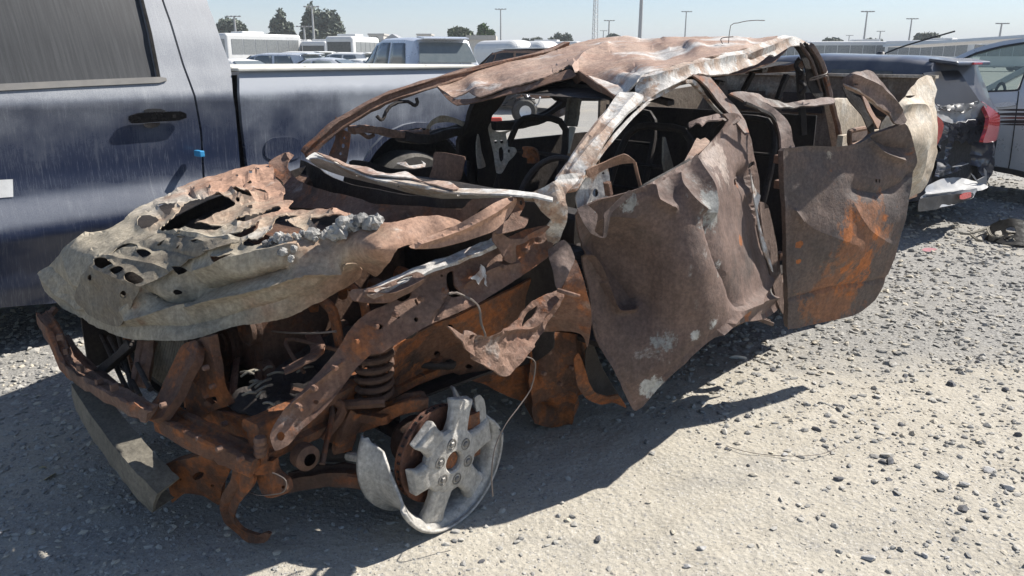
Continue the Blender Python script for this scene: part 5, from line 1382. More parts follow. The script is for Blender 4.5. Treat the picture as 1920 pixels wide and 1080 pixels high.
# --- wheels
def rim(center, ax, torn, name='wheel'):
    ax = Vector(ax).normalized()
    e1 = ax.cross(Vector((0, 0, 1))).normalized()
    e2 = ax.cross(e1).normalized()
    C = Vector(center)
    def pt(r, h, a):
        return C + ax * h + (e1 * math.cos(a) + e2 * math.sin(a)) * r
    prof = [(.229, .004), (.236, .0), (.235, -.012), (.222, -.017), (.212, -.032), (.210, -.07), (.208, -.12), (.209, -.155), (.214, -.175), (.224, -.186), (.235, -.19), (.235, -.202)]
    rg = random.Random(4)
    n = 70
    V, Fc = [], []
    k = len(prof)
    for i in range(n + 1):
        for j, (r, h) in enumerate(prof):
            if torn:
                s = np.interp(-h, [0, .03, .06, .085, .2], [.40, .28, .12, -.38, -.46])
                e = np.interp(-h, [0, .03, .07, .12, .2], [math.pi + .10, math.pi + .30, math.pi + .55, math.pi + .6, math.pi + .6])
                if i == 0: s += rg.uniform(-.05, .05)
                if i == n: e += rg.uniform(-.08, .08)
                a = s + (e - s) * i / n
            else:
                a = 2 * math.pi * i / n
            V.append(pt(r, h, a))
    for i in range(n):
        for j in range(k - 1):
            Fc.append((i * k + j, (i + 1) * k + j, (i + 1) * k + j + 1, i * k + j + 1))
    w = mesh_obj(name, V, Fc, 'rim_alloy', wreck, True)
    solidify(w, .009, 0)
    sp = MB()
    lens = [(9, .150), (69, .214), (129, .214), (189, .206), (249, .206), (309, .165)] if torn else [(9 + 60 * q, .214) for q in range(6)]
    for (dg, r1) in lens:
        a = math.radians(dg)
        d = e1 * math.cos(a) + e2 * math.sin(a)
        t = ax.cross(d)
        secs = []
        for r, wd, th, h in ((.05, .054, .030, -.016), (.09, .050, .032, -.014), (.13, .044, .032, -.016), (.17, .044, .034, -.020), (r1, .054, .036, -.026)):
            if r > r1: continue
            jt = .006 if (torn and r == r1 and r1 < .21) else 0
            c = C + d * (r + rg.uniform(-jt, jt)) + ax * h
            secs.append([c + t * wd + ax * (0 - .006) , c + t * (wd * .72) + ax * .006, c - t * (wd * .72) + ax * .006, c - t * wd - ax * .006, c - t * wd * .9 - ax * th, c + t * wd * .9 - ax * th])
        V2 = [p + (d * rg.uniform(-jt, jt) if jt and si == len(secs) - 1 else Vector()) for si, s in enumerate(secs) for p in s]
        F2 = []
        for i in range(len(secs) - 1):
            for j in range(6):
                F2.append((i * 6 + j, i * 6 + (j + 1) % 6, (i + 1) * 6 + (j + 1) % 6, (i + 1) * 6 + j))
        F2.append(tuple(range(6)))
        F2.append(tuple((len(secs) - 1) * 6 + j for j in range(6)))
        so = MB().add(V2, F2).build('spoke', 'rim_alloy', w, True)
        bevel(so, .006, 2)
    MB().lathe([(.034, -.05), (.034, -.006), (.040, .0), (.088, -.002), (.108, -.010), (.113, -.022), (.10, -.05)], C, ax, 36).build('hub_plate', 'rim_alloy', w, True)
    MB().lathe([(.0, -.014), (.028, -.014), (.031, -.02), (.031, -.05)], C, ax, 20).build('hub_cap', 'frame_rust', w, True)
    for q in range(6):
        a = math.radians(39 + 60 * q)
        c = C + (e1 * math.cos(a) + e2 * math.sin(a)) * .068
        nu = MB().lathe([(.0, .006), (.008, .006), (.011, .003), (.011, -.01)], c, ax, 6).build('lug_nut', 'nut_steel', w)
        MB().lathe([(.0145, -.006), (.0165, .0015), (.020, .0015), (.021, -.004)], c, ax, 16).build('nut_seat', 'nut_steel', nu, True)
    return w
waxis = (LL + RR * .08 - Vector((0, 0, .02))).normalized()
wheel = rim(W(-.462, .792, .237), waxis, True)
MB().lathe([(.06, -.02), (.165, -.02), (.166, -.026), (.160, -.030), (.160, -.040), (.166, -.044), (.165, -.05), (.06, -.05)], W(-.462, .792, .237) + waxis * -.055, waxis, 40).build('brake_disc', 'disc_rust', wreck, True)
mb = MB()
for q in range(36):
    a = q / 36 * 6.2832
    e1 = waxis.cross(Vector((0, 0, 1))).normalized()
    e2 = waxis.cross(e1).normalized()
    d = e1 * math.cos(a) + e2 * math.sin(a)
    c = W(-.462, .792, .237) + waxis * -.09 + d * .1615
    mb.bar([c - waxis * .006, c + waxis * .006], .006, .008, 1, up=d)
tag(mb.build('disc_vanes', 'soot_black', wreck), kind='stuff')
MB().box(W(-.36, .70, .27), (.10, .10, .16), Matrix.Rotation(-math.pi / 4, 3, 'Z')).build('brake_caliper', 'frame_rust', wreck)
MB().lathe([(.07, .05), (.085, .0), (.085, -.1), (.05, -.14)], W(-.462, .66, .237), LL, 20).build('wheel_hub', 'deep_rust', wreck, True)
sheet('rim_shard', Z8([(850, 375), (875, 362), (895, 385), (905, 440), (905, 520), (898, 580), (880, 560), (878, 480), (862, 460)]), [(895, 745, 'v', .74), (912, 780, 'v', .75), (910, 822, 'v', .76), (900, 790, 'v', .75)], 'rim_alloy', wheel, res=4, crumple=.004, seed=61, thick=.008)
rim(W(-.462, -.80, .237), -LL, False)
for s in (1, -1):
    rim(W(2.62, .79 * s, .237), LL * s, False)

# --- front structure
barp('radiator_tie_bar', [(80, 594, 'u', -1.20), (98, 620, 'u', -1.20), (127, 680, 'u', -1.20), (150, 704, 'u', -1.20), (171, 716, 'u', -1.20), (205, 736, 'u', -1.20), (238, 752, 'u', -1.20), (262, 765, 'u', -1.20), (285, 776, 'u', -1.18)], .05, .045, 'apron_rust', jit=.005)
barp('tie_bar_inner_lip', [(120, 632, 'u', -1.14), (150, 672, 'u', -1.15), (185, 702, 'u', -1.15), (225, 730, 'u', -1.15)], .03, .02, 'deep_rust', jit=.004)
for px, py in ((113, 632), (124, 658), (150, 690), (186, 716), (214, 726)):
    MB().box(at(px, py, 'u', -1.21), (.022, .014, .022), Matrix.Rotation(.4 + px, 3, 'Z')).build('tie_bar_clip', 'apron_rust', wreck)
barp('bonnet_catch_stay', [(104, 578, 'u', -1.15), (92, 592, 'u', -1.18)], .02, .02, 'apron_rust')
sheet('front_brace', Z7([(470, 500), (500, 440), (530, 400), (580, 300), (630, 200), (690, 175), (700, 195), (690, 260), (620, 390), (590, 440), (545, 500), (500, 510)]), [(282, 780, 'u', -1.18), (300, 720, 'u', -1.12), (362, 640, 'u', -1.02), (310, 770, 'u', -1.15), (340, 700, 'u', -1.08)], 'frame_rust', wreck, res=5, crumple=.008, seed=62, thick=.03, holes=[Z7(circ(532, 447, 9))])
sheet('front_upright', Z7([(690, 190), (715, 165), (745, 163), (762, 250), (800, 390), (828, 450), (770, 470), (740, 480), (690, 510), (655, 480), (650, 400), (680, 330), (700, 260)]), [(370, 640, 'u', -1.0), (393, 633, 'u', -1.0), (428, 760, 'u', -.98), (352, 775, 'u', -1.06), (390, 700, 'u', -1.0)], 'frame_rust', wreck, res=5, crumple=.010, seed=63, thick=.03, holes=[Z7([(748, 418), (778, 412), (782, 435), (760, 445)])], folds=[(Z7([(690, 330), (740, 390), (745, 450)]), 4, .02)])
barp('front_upright', [(276, 640, 'u', -1.02), (270, 680, 'u', -1.05), (262, 725, 'u', -1.08)], .06, .03, 'apron_rust', jit=.004)
barp('lamp_stay', [(250, 642, 'u', -1.06), (215, 675, 'u', -1.10), (183, 702, 'u', -1.14)], .045, .03, 'soot_black', jit=.003)
for a, b in (((190, 628), (240, 735)), ((205, 632), (262, 742)), ((222, 628), (250, 735)), ((235, 640), (282, 730))):
    tubep('stay_rod', [(*a, 'u', -1.02), (*b, 'u', -1.12)], .009, 'soot_black')
rad = MB().prism([W(-.98, -.62, .34), W(-.98, .06, .34), W(-.98, .06, .62), W(-.98, -.62, .62)], RR * .04).build('radiator', 'soot_black', wreck)
mb = MB()
for i in range(44):
    v0 = -.61 + i * .015
    mb.box(W(-.985, v0, .50), (.005, .005, .27), Matrix.Rotation(-math.pi / 4, 3, 'Z'))
o = mb.build('radiator_fins', 'bumper_grey', rad)
tag(o, kind='stuff')
barp('front_crossmember', [(314, 786, 'u', -1.12), (350, 806, 'u', -1.11), (400, 830, 'u', -1.08), (440, 848, 'u', -1.04), (486, 868, 'u', -1.0)], .085, .06, 'frame_rust', jit=.004)
barp('slam_panel', [(360, 772, 'u', -1.0), (400, 785, 'u', -.99), (450, 806, 'u', -.97), (506, 832, 'u', -.95)], .035, .10, 'frame_rust', jit=.004)
barp('corner_post', [(488, 820, 'u', -.97), (490, 850, 'u', -.98), (492, 880, 'u', -.98)], .045, .05, 'frame_rust', jit=.003)
sheet('tow_bracket', Z7([(905, 700), (960, 690), (1010, 690), (1020, 740), (1065, 770), (1075, 805), (1050, 825), (990, 840), (965, 820), (950, 780), (930, 740)]), [(470, 870, 'u', -1.0), (505, 870, 'u', -.98), (533, 910, 'u', -.96), (495, 932, 'u', -1.0), (500, 900, 'u', -.98)], 'frame_rust', wreck, res=5, crumple=.006, seed=64, thick=.025, holes=[Z7(circ(1058, 795, 7))])
for q in range(3):
    MB().lathe([(.016, -.012), (.02, 0), (.016, .012), (0, .012)], at(488, 826 + q * 11, 'u', -1.0), (0, 0, 1), 14).build('corner_bolt', 'apron_rust', wreck, True)
sheet('hanging_strap', Z7([(835, 680), (895, 700), (935, 760), (925, 800), (870, 870), (850, 930), (880, 975), (940, 1002), (985, 988), (1000, 995), (970, 1036), (910, 1032), (850, 988), (810, 945), (790, 885), (800, 830), (835, 770), (840, 720)]), [(432, 862, 'u', -1.04), (470, 895, 'u', -1.02), (415, 950, 'u', -1.06), (440, 990, 'u', -1.02), (482, 1018, 'u', -1.0), (500, 1002, 'u', -.99)], 'frame_rust', wreck, res=5, crumple=.005, seed=65, thick=.012, folds=[(Z7([(850, 700), (860, 800), (820, 900), (860, 980), (960, 1020)]), 8, -.012)])
sheet('lower_crossmember', Z7([(550, 705), (640, 680), (740, 655), (830, 680), (830, 740), (800, 800), (790, 870), (720, 830), (640, 825), (590, 862), (575, 790)]), [(304, 873, 'u', -1.12), (415, 853, 'u', -1.02), (412, 940, 'u', -1.0), (322, 942, 'u', -1.12), (370, 890, 'u', -1.06)], 'frame_rust', wreck, res=5, crumple=.006, seed=66, thick=.05, holes=[Z7([(672, 755), (690, 738), (722, 736), (715, 758), (685, 770)]), Z7(circ(622, 765, 6)), Z7(circ(760, 790, 8, 5))])
bb = MB()
bb.sweep([at(165, 735, 'u', -1.15), at(200, 790, 'u', -1.17), at(245, 848, 'u', -1.18), at(285, 895, 'u', -1.17), at(316, 926, 'u', -1.15)], [(.05, -.06), (.055, .0), (.05, .05), (-.03, .06), (-.03, .052), (.035, .04), (.045, .0), (.04, -.052), (-.035, -.06)], 4, jit=.002)
bb.build('bumper_beam', 'bumper_grey', wreck, True)
for d in (0, 7, 14):
    tubep('lamp_wiring', [(195 + d, 752 - d * .4, 'u', -1.12), (218 + d, 762 - d * .3, 'u', -1.13), (232 + d, 772 - d * .5, 'u', -1.14)], .008, 'pillar_scale')
# engine bay
MB().box(W(-.45, -.12, .62), (.62, .52, .40), Matrix.Rotation(math.pi / 4, 3, 'Z')).build('engine_block', 'deep_rust', wreck)
bevel(bpy.data.objects[wreck.children[-1].name], .03)
for (v0, z0, r) in ((-.10, .50, .085), (.10, .60, .055), (-.28, .64, .05), (.02, .72, .04), (.18, .46, .045)):
    MB().lathe([(0, .0), (r * .35, 0), (r * .4, -.008), (r * .85, -.008), (r * .9, .0), (r, .0), (r, -.012), (r * .92, -.02), (r, -.028), (r, -.04), (0, -.04)], W(-.80, v0, z0), -RR, 26).build('belt_pulley', 'deep_rust', wreck, True)
for i in range(5):
    c = W(-.60 + .12 * i, .22, .66 + .02 * (i % 2))
    MB().tube([c, c + Vector((.02, -.05, .06)), c + LL * .12 + Vector((0, 0, .02)), c + LL * .16 - Vector((0, 0, .12))], .018, 4, 8, .002).build('exhaust_runner', 'frame_rust', wreck, True)
MB().box(W(-.40, -.14, .85), (.42, .30, .06), Matrix.Rotation(math.pi / 4, 3, 'Z')).build('valve_cover', 'deep_rust', wreck)
sheet('engine_tray', ZD([(100, 610), (350, 480), (560, 330), (700, 215), (900, 110), (1050, 40), (1090, 60), (1000, 240), (880, 390), (700, 580), (570, 710), (480, 810), (380, 770), (200, 700)]), [(425, 745, 'z', .46), (570, 650, 'z', .52), (655, 612, 'z', .60), (515, 790, 'z', .44), (600, 690, 'z', .50)], 'soot_black', wreck, res=7, crumple=.022, cs=12, seed=67)
for i in range(14):
    x, y = rnd.uniform(440, 560), rnd.uniform(690, 760)
    a = rnd.uniform(-.6, .3)
    L = rnd.uniform(15, 45)
    tubep('charred_lead', [(x, y, 'z', .50), (x + L * .5 * math.cos(a), y + L * .5 * math.sin(a) - 3, 'z', .515), (x + L * math.cos(a), y + L * math.sin(a), 'z', .505)], .004, 'bumper_grey')
MB().bar([W(-1.0, -.66, .52), W(-.6, -.70, .66), W(0, -.76, .90)], .06, .14, 3, jit=.006).build('far_inner_wing', 'apron_rust', wreck, True)
MB().prism([W(-1.08, -.74, .30), W(-.1, -.80, .30), W(0, -.80, 1.0), W(-.5, -.78, .90), W(-1.08, -.72, .72)], LL * .012).build('far_wing_skin', 'soot_black', wreck)
MB().prism([W(-1.0, -.70, .30), W(.02, -.76, .34), W(.02, .52, .34), W(-.95, .44, .30)], (0, 0, .01)).build('underbody_sun_block', 'soot_black', wreck)  # added unseen panel, keeps sun patches off the ground below the bay
# wires
tubep('slot_chain', [(*p, 'v', .84) for p in Z6([(725, 690), (770, 688), (830, 715), (890, 760), (905, 850), (925, 910), (938, 965)])], .0035, 'wire', jit=.0012)
tubep('hanging_wire', [(*p, 'v', .93) for p in Z8([(1100, 178), (1130, 190), (1142, 225), (1120, 330), (1060, 420), (1000, 500), (955, 590), (938, 660), (930, 750), (936, 850)])], .002, 'wire', k=3)
tubep('bracket_wire', [(*p, 'u', -1.0) for p in Z7([(895, 725), (902, 790), (940, 825), (1000, 828), (1062, 815), (1072, 770), (1040, 745), (1015, 735)])], .0018, 'wire', k=3)
tubep('bonnet_cable', [(*p, 'u', -.72) for p in ZD([(330, 55), (450, 85), (600, 100), (800, 102), (955, 88)])], .0035, 'wire', k=3)

# bolt heads over the front structure
BOLTS = [(560, 762, 'v', .665), (590, 728, 'v', .665), (628, 690, 'v', .665), (668, 640, 'v', .68), (705, 612, 'v', .70), (742, 590, 'v', .72), (790, 560, 'v', .73), (835, 545, 'v', .75), (945, 500, 'v', .79), (985, 470, 'v', .80), (1010, 450, 'v', .81),
         (340, 812, 'u', -1.13), (372, 822, 'u', -1.12), (410, 842, 'u', -1.10), (450, 860, 'u', -1.06), (380, 780, 'u', -1.02), (420, 795, 'u', -1.01), (470, 815, 'u', -.99), (305, 760, 'u', -1.17), (385, 690, 'u', -1.03), (398, 725, 'u', -1.02), (1030, 660, 'v', .69), (1050, 720, 'v', .70), (1020, 700, 'v', .69), (1072, 690, 'v', .69)]
for b in BOLTS:
    ax = LL if b[2] == 'v' else -RR
    MB().lathe([(0, .009), (.006, .009), (.009, .006), (.009, -.01)], at(*b), ax, 6).build('bolt_head', 'apron_rust', wreck)

# hoses, stays and torn strips left in the engine bay
rg = random.Random(11)
for i in range(34):
    u_ = rg.uniform(-.92, -.15)
    a = W(u_, rg.uniform(-.62, .45), rg.uniform(.38, .52 + .25 * (u_ + .92)))
    b = a + RR * rg.uniform(-.12, .12) + LL * rg.uniform(-.22, .22) + Vector((0, 0, rg.uniform(-.10, .05)))
    c = b + RR * rg.uniform(-.15, .15) + LL * rg.uniform(-.12, .12) + Vector((0, 0, rg.uniform(-.16, .04)))
    if i % 3:
        MB().tube([a, b, c], rg.uniform(.006, .018), 5, 8, .001).build('burnt_hose', rg.choice(['soot_black', 'deep_rust', 'deep_rust', 'frame_rust']), wreck, True)
    else:
        MB().bar([a, b, c], rg.uniform(.02, .05), .006, 4, up=(rg.uniform(-1, 1), rg.uniform(-1, 1), 1), jit=.003).build('torn_bracket', rg.choice(['deep_rust', 'frame_rust', 'apron_rust']), wreck, True)

# ------------------------------------------------------------------ other vehicles
class Car:
    """body lofted through sections; x runs rearwards from the nose, y to the left"""
    def __init__(s, name, label, cat, loc, heading, paint, stations, group=None):
        s.e = thing(name, label, cat, loc, math.atan2(heading[1], heading[0]), group)
        s.st = stations     # x(forward+), roof half, roof z, belt half, belt z, max half, sill z
        s.paint = paint
    def par(s, x):
        a = np.array(s.st)
        o = np.argsort(a[:, 0])
        a = a[o]
        return [np.interp(x, a[:, 0], a[:, k]) for k in range(1, 7)]
    def ring(s, x):
        wr, zr, wb, zb, wm, zs = s.par(x)
        half = [(0, zr + .012), (wr * .55, zr + .006), (wr * .9, zr - .018), (wr, zr - .05), (wb, zb + .012), (wb + .014, zb - .01), (wm, zb - .28 * (zb - zs)), (wm, zs + .3 * (zb - zs)), (wm - .03, zs)]
        return [Vector((x, y, z)) for y, z in half] + [Vector((x, -y, z)) for y, z in half[:0:-1]]
    def body(s, name='body', n=30):
        xs = sorted(p[0] for p in s.st)
        X = sorted(set(list(np.linspace(xs[0], xs[-1], n)) + xs))
        R = [s.ring(x) for x in X]
        m = len(R[0])
        V = [p for r in R for p in r]
        Fc = [(i * m + j, i * m + (j + 1) % m, (i + 1) * m + (j + 1) % m, (i + 1) * m + j) for i in range(len(R) - 1) for j in range(m)]
        Fc += [tuple(range(m)), tuple((len(R) - 1) * m + j for j in range(m))]
        return MB().add(V, Fc).build(name, s.paint, s.e, True, True)
    def pt(s, x, side, f, off=.004):
        wr, zr, wb, zb, wm, zs = s.par(x)
        y = wb + (wr - wb) * f
        z = zb + .012 + (zr - .05 - zb - .012) * f
        return Vector((x, side * (y + off), z + off * .3))
    def pane(s, name, x0b, x1b, x0t, x1t, f0, f1, side, mat, n=5):
        V, Fc = [], []
        for j in range(3):
            f = f0 + (f1 - f0) * j / 2
            for i in range(n + 1):
                a = x0b + (x0t - x0b) * j / 2
                b = x1b + (x1t - x1b) * j / 2
                V.append(s.pt(a + (b - a) * i / n, side, f))
        for j in range(2):
            for i in range(n):
                q = j * (n + 1) + i
                Fc.append((q, q + 1, q + n + 2, q + n + 1))
        o = mesh_obj(name, V, Fc, mat, s.e, True, True)
        return solidify(o, .006, 1 if side < 0 else -1)
    def cross_pane(s, name, xb, xt, zb, zt, wb, wt, mat, off):
        q = [Vector((xb, -wb, zb)), Vector((xb, wb, zb)), Vector((xt, wt, zt)), Vector((xt, -wt, zt))]
        return MB().prism([p + Vector((off, 0, .004)) for p in q], (off * .5, 0, .002)).build(name, mat, s.e, False, True)
    def wheels(s, xf, xr, hw, r):
        for x in (xf, xr):
            for sd in (1, -1):
                w = MB().lathe([(r * .6, 0), (r * .92, 0), (r, -.03), (r, -.18), (r * .92, -.21), (0, -.21)], (x, sd * hw, r), (0, sd, 0), 24).build('wheel', 'rubber', s.e, True, True)
                MB().lathe([(0, -.02), (r * .6, -.02), (r * .62, 0)], (x, sd * hw, r), (0, sd, 0), 18).build('rim', 'grey_paint', w, True, True)

def suv(name, label, px, dist, heading, paint, H=1.9, glass='glass_tint', cat='suv', L=4.9, group=None, sc=1.0):
    p = at(px, HORIZON, 'y', dist)
    k = H / 1.9
    st = [(2.3, .62, .95 * k, .70, .94 * k, .86, .35), (1.2, .70, 1.17 * k, .84, 1.16 * k, .95, .32), (.95, .68, 1.26 * k, .86, 1.20 * k, .96, .32), (.25, .66, 1.80 * k, .88, 1.22 * k, .97, .32), (-.3, .70, 1.89 * k, .88, 1.22 * k, .97, .32), (-1.6, .70, 1.88 * k, .87, 1.24 * k, .96, .34), (-2.2, .68, 1.84 * k, .86, 1.25 * k, .95, .40), (-2.45, .66, 1.45 * k, .84, 1.24 * k, .92, .45), (-2.5, .64, 1.26 * k, .80, 1.24 * k, .90, .45)]
    c = Car(name, label, cat, (p.x, p.y, 0), heading, paint, st, group)
    c.body()
    for sd in (1, -1):
        c.pane('side_window', .05, .78, .02, .30, .06, .90, sd, glass)
        c.pane('side_window', -.95, -.02, -.85, -.04, .06, .90, sd, glass)
        c.pane('side_window', -2.02, -1.06, -1.75, -.98, .10, .88, sd, glass)
        m = MB().box((.80, sd * 1.02, 1.24 * k), (.10, .16, .16)).build('mirror', paint, c.e, False, True)
        bevel(m, .03)
    c.cross_pane('rear_window', -2.47, -2.24, 1.33 * k, 1.76 * k, .72, .60, glass, -.05)
    c.cross_pane('windscreen', .92, .28, 1.30 * k, 1.78 * k, .74, .60, glass, .02)
    bevel(MB().prism([(-2.18, -.62, 1.86 * k), (-2.18, .62, 1.86 * k), (-2.46, .56, 1.83 * k), (-2.46, -.56, 1.83 * k)], (0, 0, .035)).build('roof_spoiler', paint, c.e, False, True), .01)
    MB().bar([(-2.50, .05, 1.34 * k), (-2.47, -.35, 1.37 * k)], .03, .02, 2).build('rear_wiper', 'black_plastic', c.e, False, True)
    for sd in (1, -1):
        bevel(MB().box((-2.46, sd * .80, 1.02 * k), (.08, .14, .30)).build('tail_lamp', 'red_lamp', c.e, False, True), .02)
    c.wheels(1.45, -1.45, .93, .38)
    return c

def sedan(name, label, px, dist, heading, paint, H=1.45, group=None, cat='car'):
    p = at(px, HORIZON, 'y', dist)
    k = H / 1.45
    st = [(2.25, .55, .72 * k, .60, .71 * k, .76, .25), (1.2, .66, .95 * k, .78, .94 * k, .88, .22), (.95, .62, 1.0 * k, .80, .95 * k, .89, .22), (.1, .56, 1.40 * k, .80, .96 * k, .90, .22), (-.5, .58, 1.44 * k, .80, .97 * k, .90, .22), (-1.0, .57, 1.40 * k, .80, .98 * k, .90, .22), (-1.75, .62, 1.06 * k, .78, 1.0 * k, .88, .26), (-2.3, .60, 1.02 * k, .74, 1.0 * k, .84, .30)]
    c = Car(name, label, cat, (p.x, p.y, 0), heading, paint, st, group)
    c.body()
    for sd in (1, -1):
        c.pane('side_window', -.15, .75, -.12, .18, .10, .88, sd, 'glass_tint')
        c.pane('side_window', -1.30, -.22, -.95, -.20, .10, .88, sd, 'glass_tint')
    c.cross_pane('windscreen', .94, .16, 1.03 * k, 1.37 * k, .66, .50, 'glass_tint', .03)
    c.cross_pane('rear_window', -1.68, -1.05, 1.09 * k, 1.37 * k, .62, .50, 'glass_tint', -.03)
    c.wheels(1.35, -1.35, .86, .32)
    return c

def bus(name, label, px, dist, heading, L, H, paint='white_paint', nwin=7, group=None, cat='bus', Wd=2.5, front_dark=True):
    p = at(px, HORIZON, 'y', dist)
    e = thing(name, label, cat, (p.x, p.y, 0), math.atan2(heading[1], heading[0]), group)
    b = MB().box((0, 0, (H + .4) / 2), (L, Wd, H - .4)).build('body', paint, e, False, True)
    bevel(b, .22, 4)
    z0, z1 = H * .50, H * .86
    a0, a1 = -L / 2 + .5, L / 2 - .35
    wl = (a1 - a0) / nwin
    for sd in (1, -1):
        for i in range(nwin):
            MB().box((a0 + (i + .5) * wl, sd * (Wd / 2 + .01), (z0 + z1) / 2), (wl - .07, .03, z1 - z0)).build('side_window', 'glass_bus', e, False, True)
    for sx in (1, -1):
        bevel(MB().box((sx * (L / 2 + .01), 0, (z0 + z1) / 2), (.04, Wd - .35, z1 - z0)).build('windscreen' if sx > 0 else 'rear_window', 'glass_dark' if front_dark else 'glass_bus', e, False, True), .02)
    bevel(MB().box((-.1 * L, 0, H + .08), (L * .28, 1.5, .2)).build('roof_unit', paint, e, False, True), .05)
    for x in (L * .30, -L * .28):
        for sd in (1, -1):
            MB().lathe([(0, -.02), (.28, -.02), (.30, 0), (.44, 0), (.48, -.05), (.48, -.22), (0, -.25)], (x, sd * (Wd / 2 - .02), .48), (0, sd, 0), 20).build('wheel', 'rubber', e, True, True)
    return e

away = (-.50, .866)
suv('parked_suv', 'pale silver blue suv with tinted rear window, parked beyond the pickup bed', 760, 20.5, away, 'suv_paint', 1.93)
suv('parked_suv', 'grey estate car roof and windows in front of the long white coach', 500, 33, (-.92, .39), 'silver_paint', 1.62, cat='car')
sedan('parked_car', 'low pale silver saloon just left of the minibus', 592, 31, (-.96, .28), 'silver_paint', 1.45)
sedan('parked_car', 'white car roof at the left end of the pickup bed rail', 425, 27, (-.80, .6), 'white_paint', 1.42)
sedan('parked_car', 'white car with sloping roof in front of the minibus', 668, 34, (-.75, .66), 'white_paint', 1.40)
suv('parked_suv', 'dark-roofed car between the silver saloon and the trucks', 583, 44, (-.9, .43), 'white_paint', 1.7, cat='car')
bus('coach', 'long white coach parked below the trees at far left', 482, 70, (.55, .83), 8.0, 3.3, nwin=6, front_dark=False)
bus('minibus', 'white minibus with square rear window left of the silver suv', 664, 62, (.22, .975), 5.2, 2.9, nwin=5, Wd=2.2)
for px, d, lab in ((566, 74, 'white truck cab beside the long coach'), (602, 72, 'white truck cab with dark windscreen in the far row'), (632, 78, 'dark-windowed truck cab next to the minibus')):
    e = bus('truck_cab', lab, px, d, (-.25, -.97), 2.6, 2.75, 'white_paint', 1, 'truck cabs in the far row', 'truck', 2.4)
for px, d, L, H_, hd, lab in ((535, 84, 7, 3.0, (-.9, .4), 'far white bus half hidden behind the right end of the coach'), (640, 92, 6, 3.0, (-.95, .3), 'far white bus showing between the truck cabs and minibus'), (1010, 88, 9, 3.0, (-.97, .24), 'far white bus above the round-topped vans'), (1100, 95, 9, 2.9, (-.97, .24), 'far white bus behind the foot of the lattice mast')):
    bus('far_bus', lab, px, d, hd, L, H_, nwin=6, group='buses in the far left row')
suv('parked_suv', 'white suv roof at the left end of the truck cabs', 545, 40, (-.85, .5), 'white_paint', 1.72, cat='suv')
suv('parked_suv', 'white suv roof in front of the minibus', 640, 38, (-.8, .6), 'white_paint', 1.66, cat='suv')
# brown burnt car with pale roof behind the wreck
c = suv('burnt_car', 'brown scorched car with pale roof and empty windows behind the wreck', 965, 24.0, (-.62, .78), 'old_brown', 1.70, 'interior_dark', 'wrecked car')
bevel(MB().prism([(-2.1, -.66, 1.695), (-2.1, .66, 1.695), (.15, .62, 1.68), (.15, -.62, 1.68)], (0, 0, .03)).build('roof_skin', 'white_paint', c.e, False, True), .01)
def van(px, d, H, lab):
    p = at(px, HORIZON, 'y', d)
    e = thing('white_van', lab, 'van', (p.x, p.y, 0), 2.2, 'white rounded vans in the far row')
    b = MB().box((0, 0, H * .5 + .15), (4.2, 1.9, H - .3)).build('body', 'white_paint', e, False, True)
    bevel(b, .65, 6)
    MB().box((-2.1, 0, H * .68), (.03, 1.3, .5)).build('rear_window', 'glass_bus', e, False, True)
    for x in (1.3, -1.3):
        for sd in (1, -1):
            MB().lathe([(0, 0), (.3, 0), (.32, -.2), (0, -.2)], (x, sd * .93, .32), (0, sd, 0), 16).build('wheel', 'rubber', e, True, True)
van(944, 46, 2.35, 'left of the two white round-topped vans behind the brown car')
van(993, 46, 2.30, 'right of the two white round-topped vans behind the brown car')
suv('parked_car', 'white car roof just above the far edge of the wreck roof', 1040, 40, (-.4, .92), 'white_paint', 1.75, cat='car')
# far row on the right
for i, (px, d, L, hd, lab) in enumerate([(1370, 92, 11, (-.985, .17), 'far white bus behind the dark hatchback roof, leftmost of the row'), (1480, 90, 7, (-.98, .2), 'short far white bus second from left in the row'), (1600, 84, 9.5, (-.985, .17), 'far white bus above the middle of the hatchback roof'), (1745, 78, 8, (-.7, .71), 'far white bus with dark end window right of the tree'), (1855, 82, 9, (-.97, .24), 'far white bus partly behind the silver car roof')]):
    bus('far_bus', lab, px, d, hd, L, 2.95, nwin=7, group='buses in the far right row')
sedan('parked_car', 'far small white car in front of the right-hand buses', 1745, 58, (-.95, .3), 'white_paint', 1.45)

# engine cart seen through the wreck's cab
q0 = at(985, 208, 'z', .30)
cart = thing('quad_bike', 'stripped quad bike with orange plastic seen through the wreck cab', 'quad bike', (q0.x, q0.y, 0))
def CQ(a, b, z):
    return Vector((q0.x + a, q0.y + b, z))
for (a, b) in ((0, 0), (.05, 1.0), (-1.1, .2), (-1.0, 1.1)):
    w = MB().lathe([(.0, -.05), (.12, -.05), (.14, 0), (.24, .0), (.28, -.04), (.28, -.18), (.2, -.2)], CQ(a, b, .28), (.25, -.97, 0), 28).build('wheel', 'rubber', cart, True)
    MB().lathe([(0, -.02), (.10, -.02), (.14, .004)], CQ(a, b, .28), (.25, -.97, 0), 20).build('rim', 'silver_paint', w, True)
rg = random.Random(5)
for i in range(16):
    a = CQ(rg.uniform(-.9, .1), rg.uniform(0, .6), rg.uniform(.35, .85))
    MB().tube([a, a + Vector((rg.uniform(-.3, .3), rg.uniform(-.2, .2), rg.uniform(-.15, .2))), a + Vector((rg.uniform(-.4, .4), rg.uniform(-.2, .2), rg.uniform(-.2, .3)))], .02, 4).build('frame_tube', 'black_plastic' if i % 3 else 'silver_paint', cart, True)
bevel(MB().box(CQ(-.45, .3, .55), (.5, .35, .35)).build('engine', 'black_plastic', cart), .04)
bevel(MB().box(CQ(.15, .25, .78), (.28, .2, .14)).build('fender', 'orange_plastic', cart), .03)
bevel(MB().box(CQ(-.95, .1, .45), (.2, .2, .3)).build('fender', 'red_plastic', cart), .03)
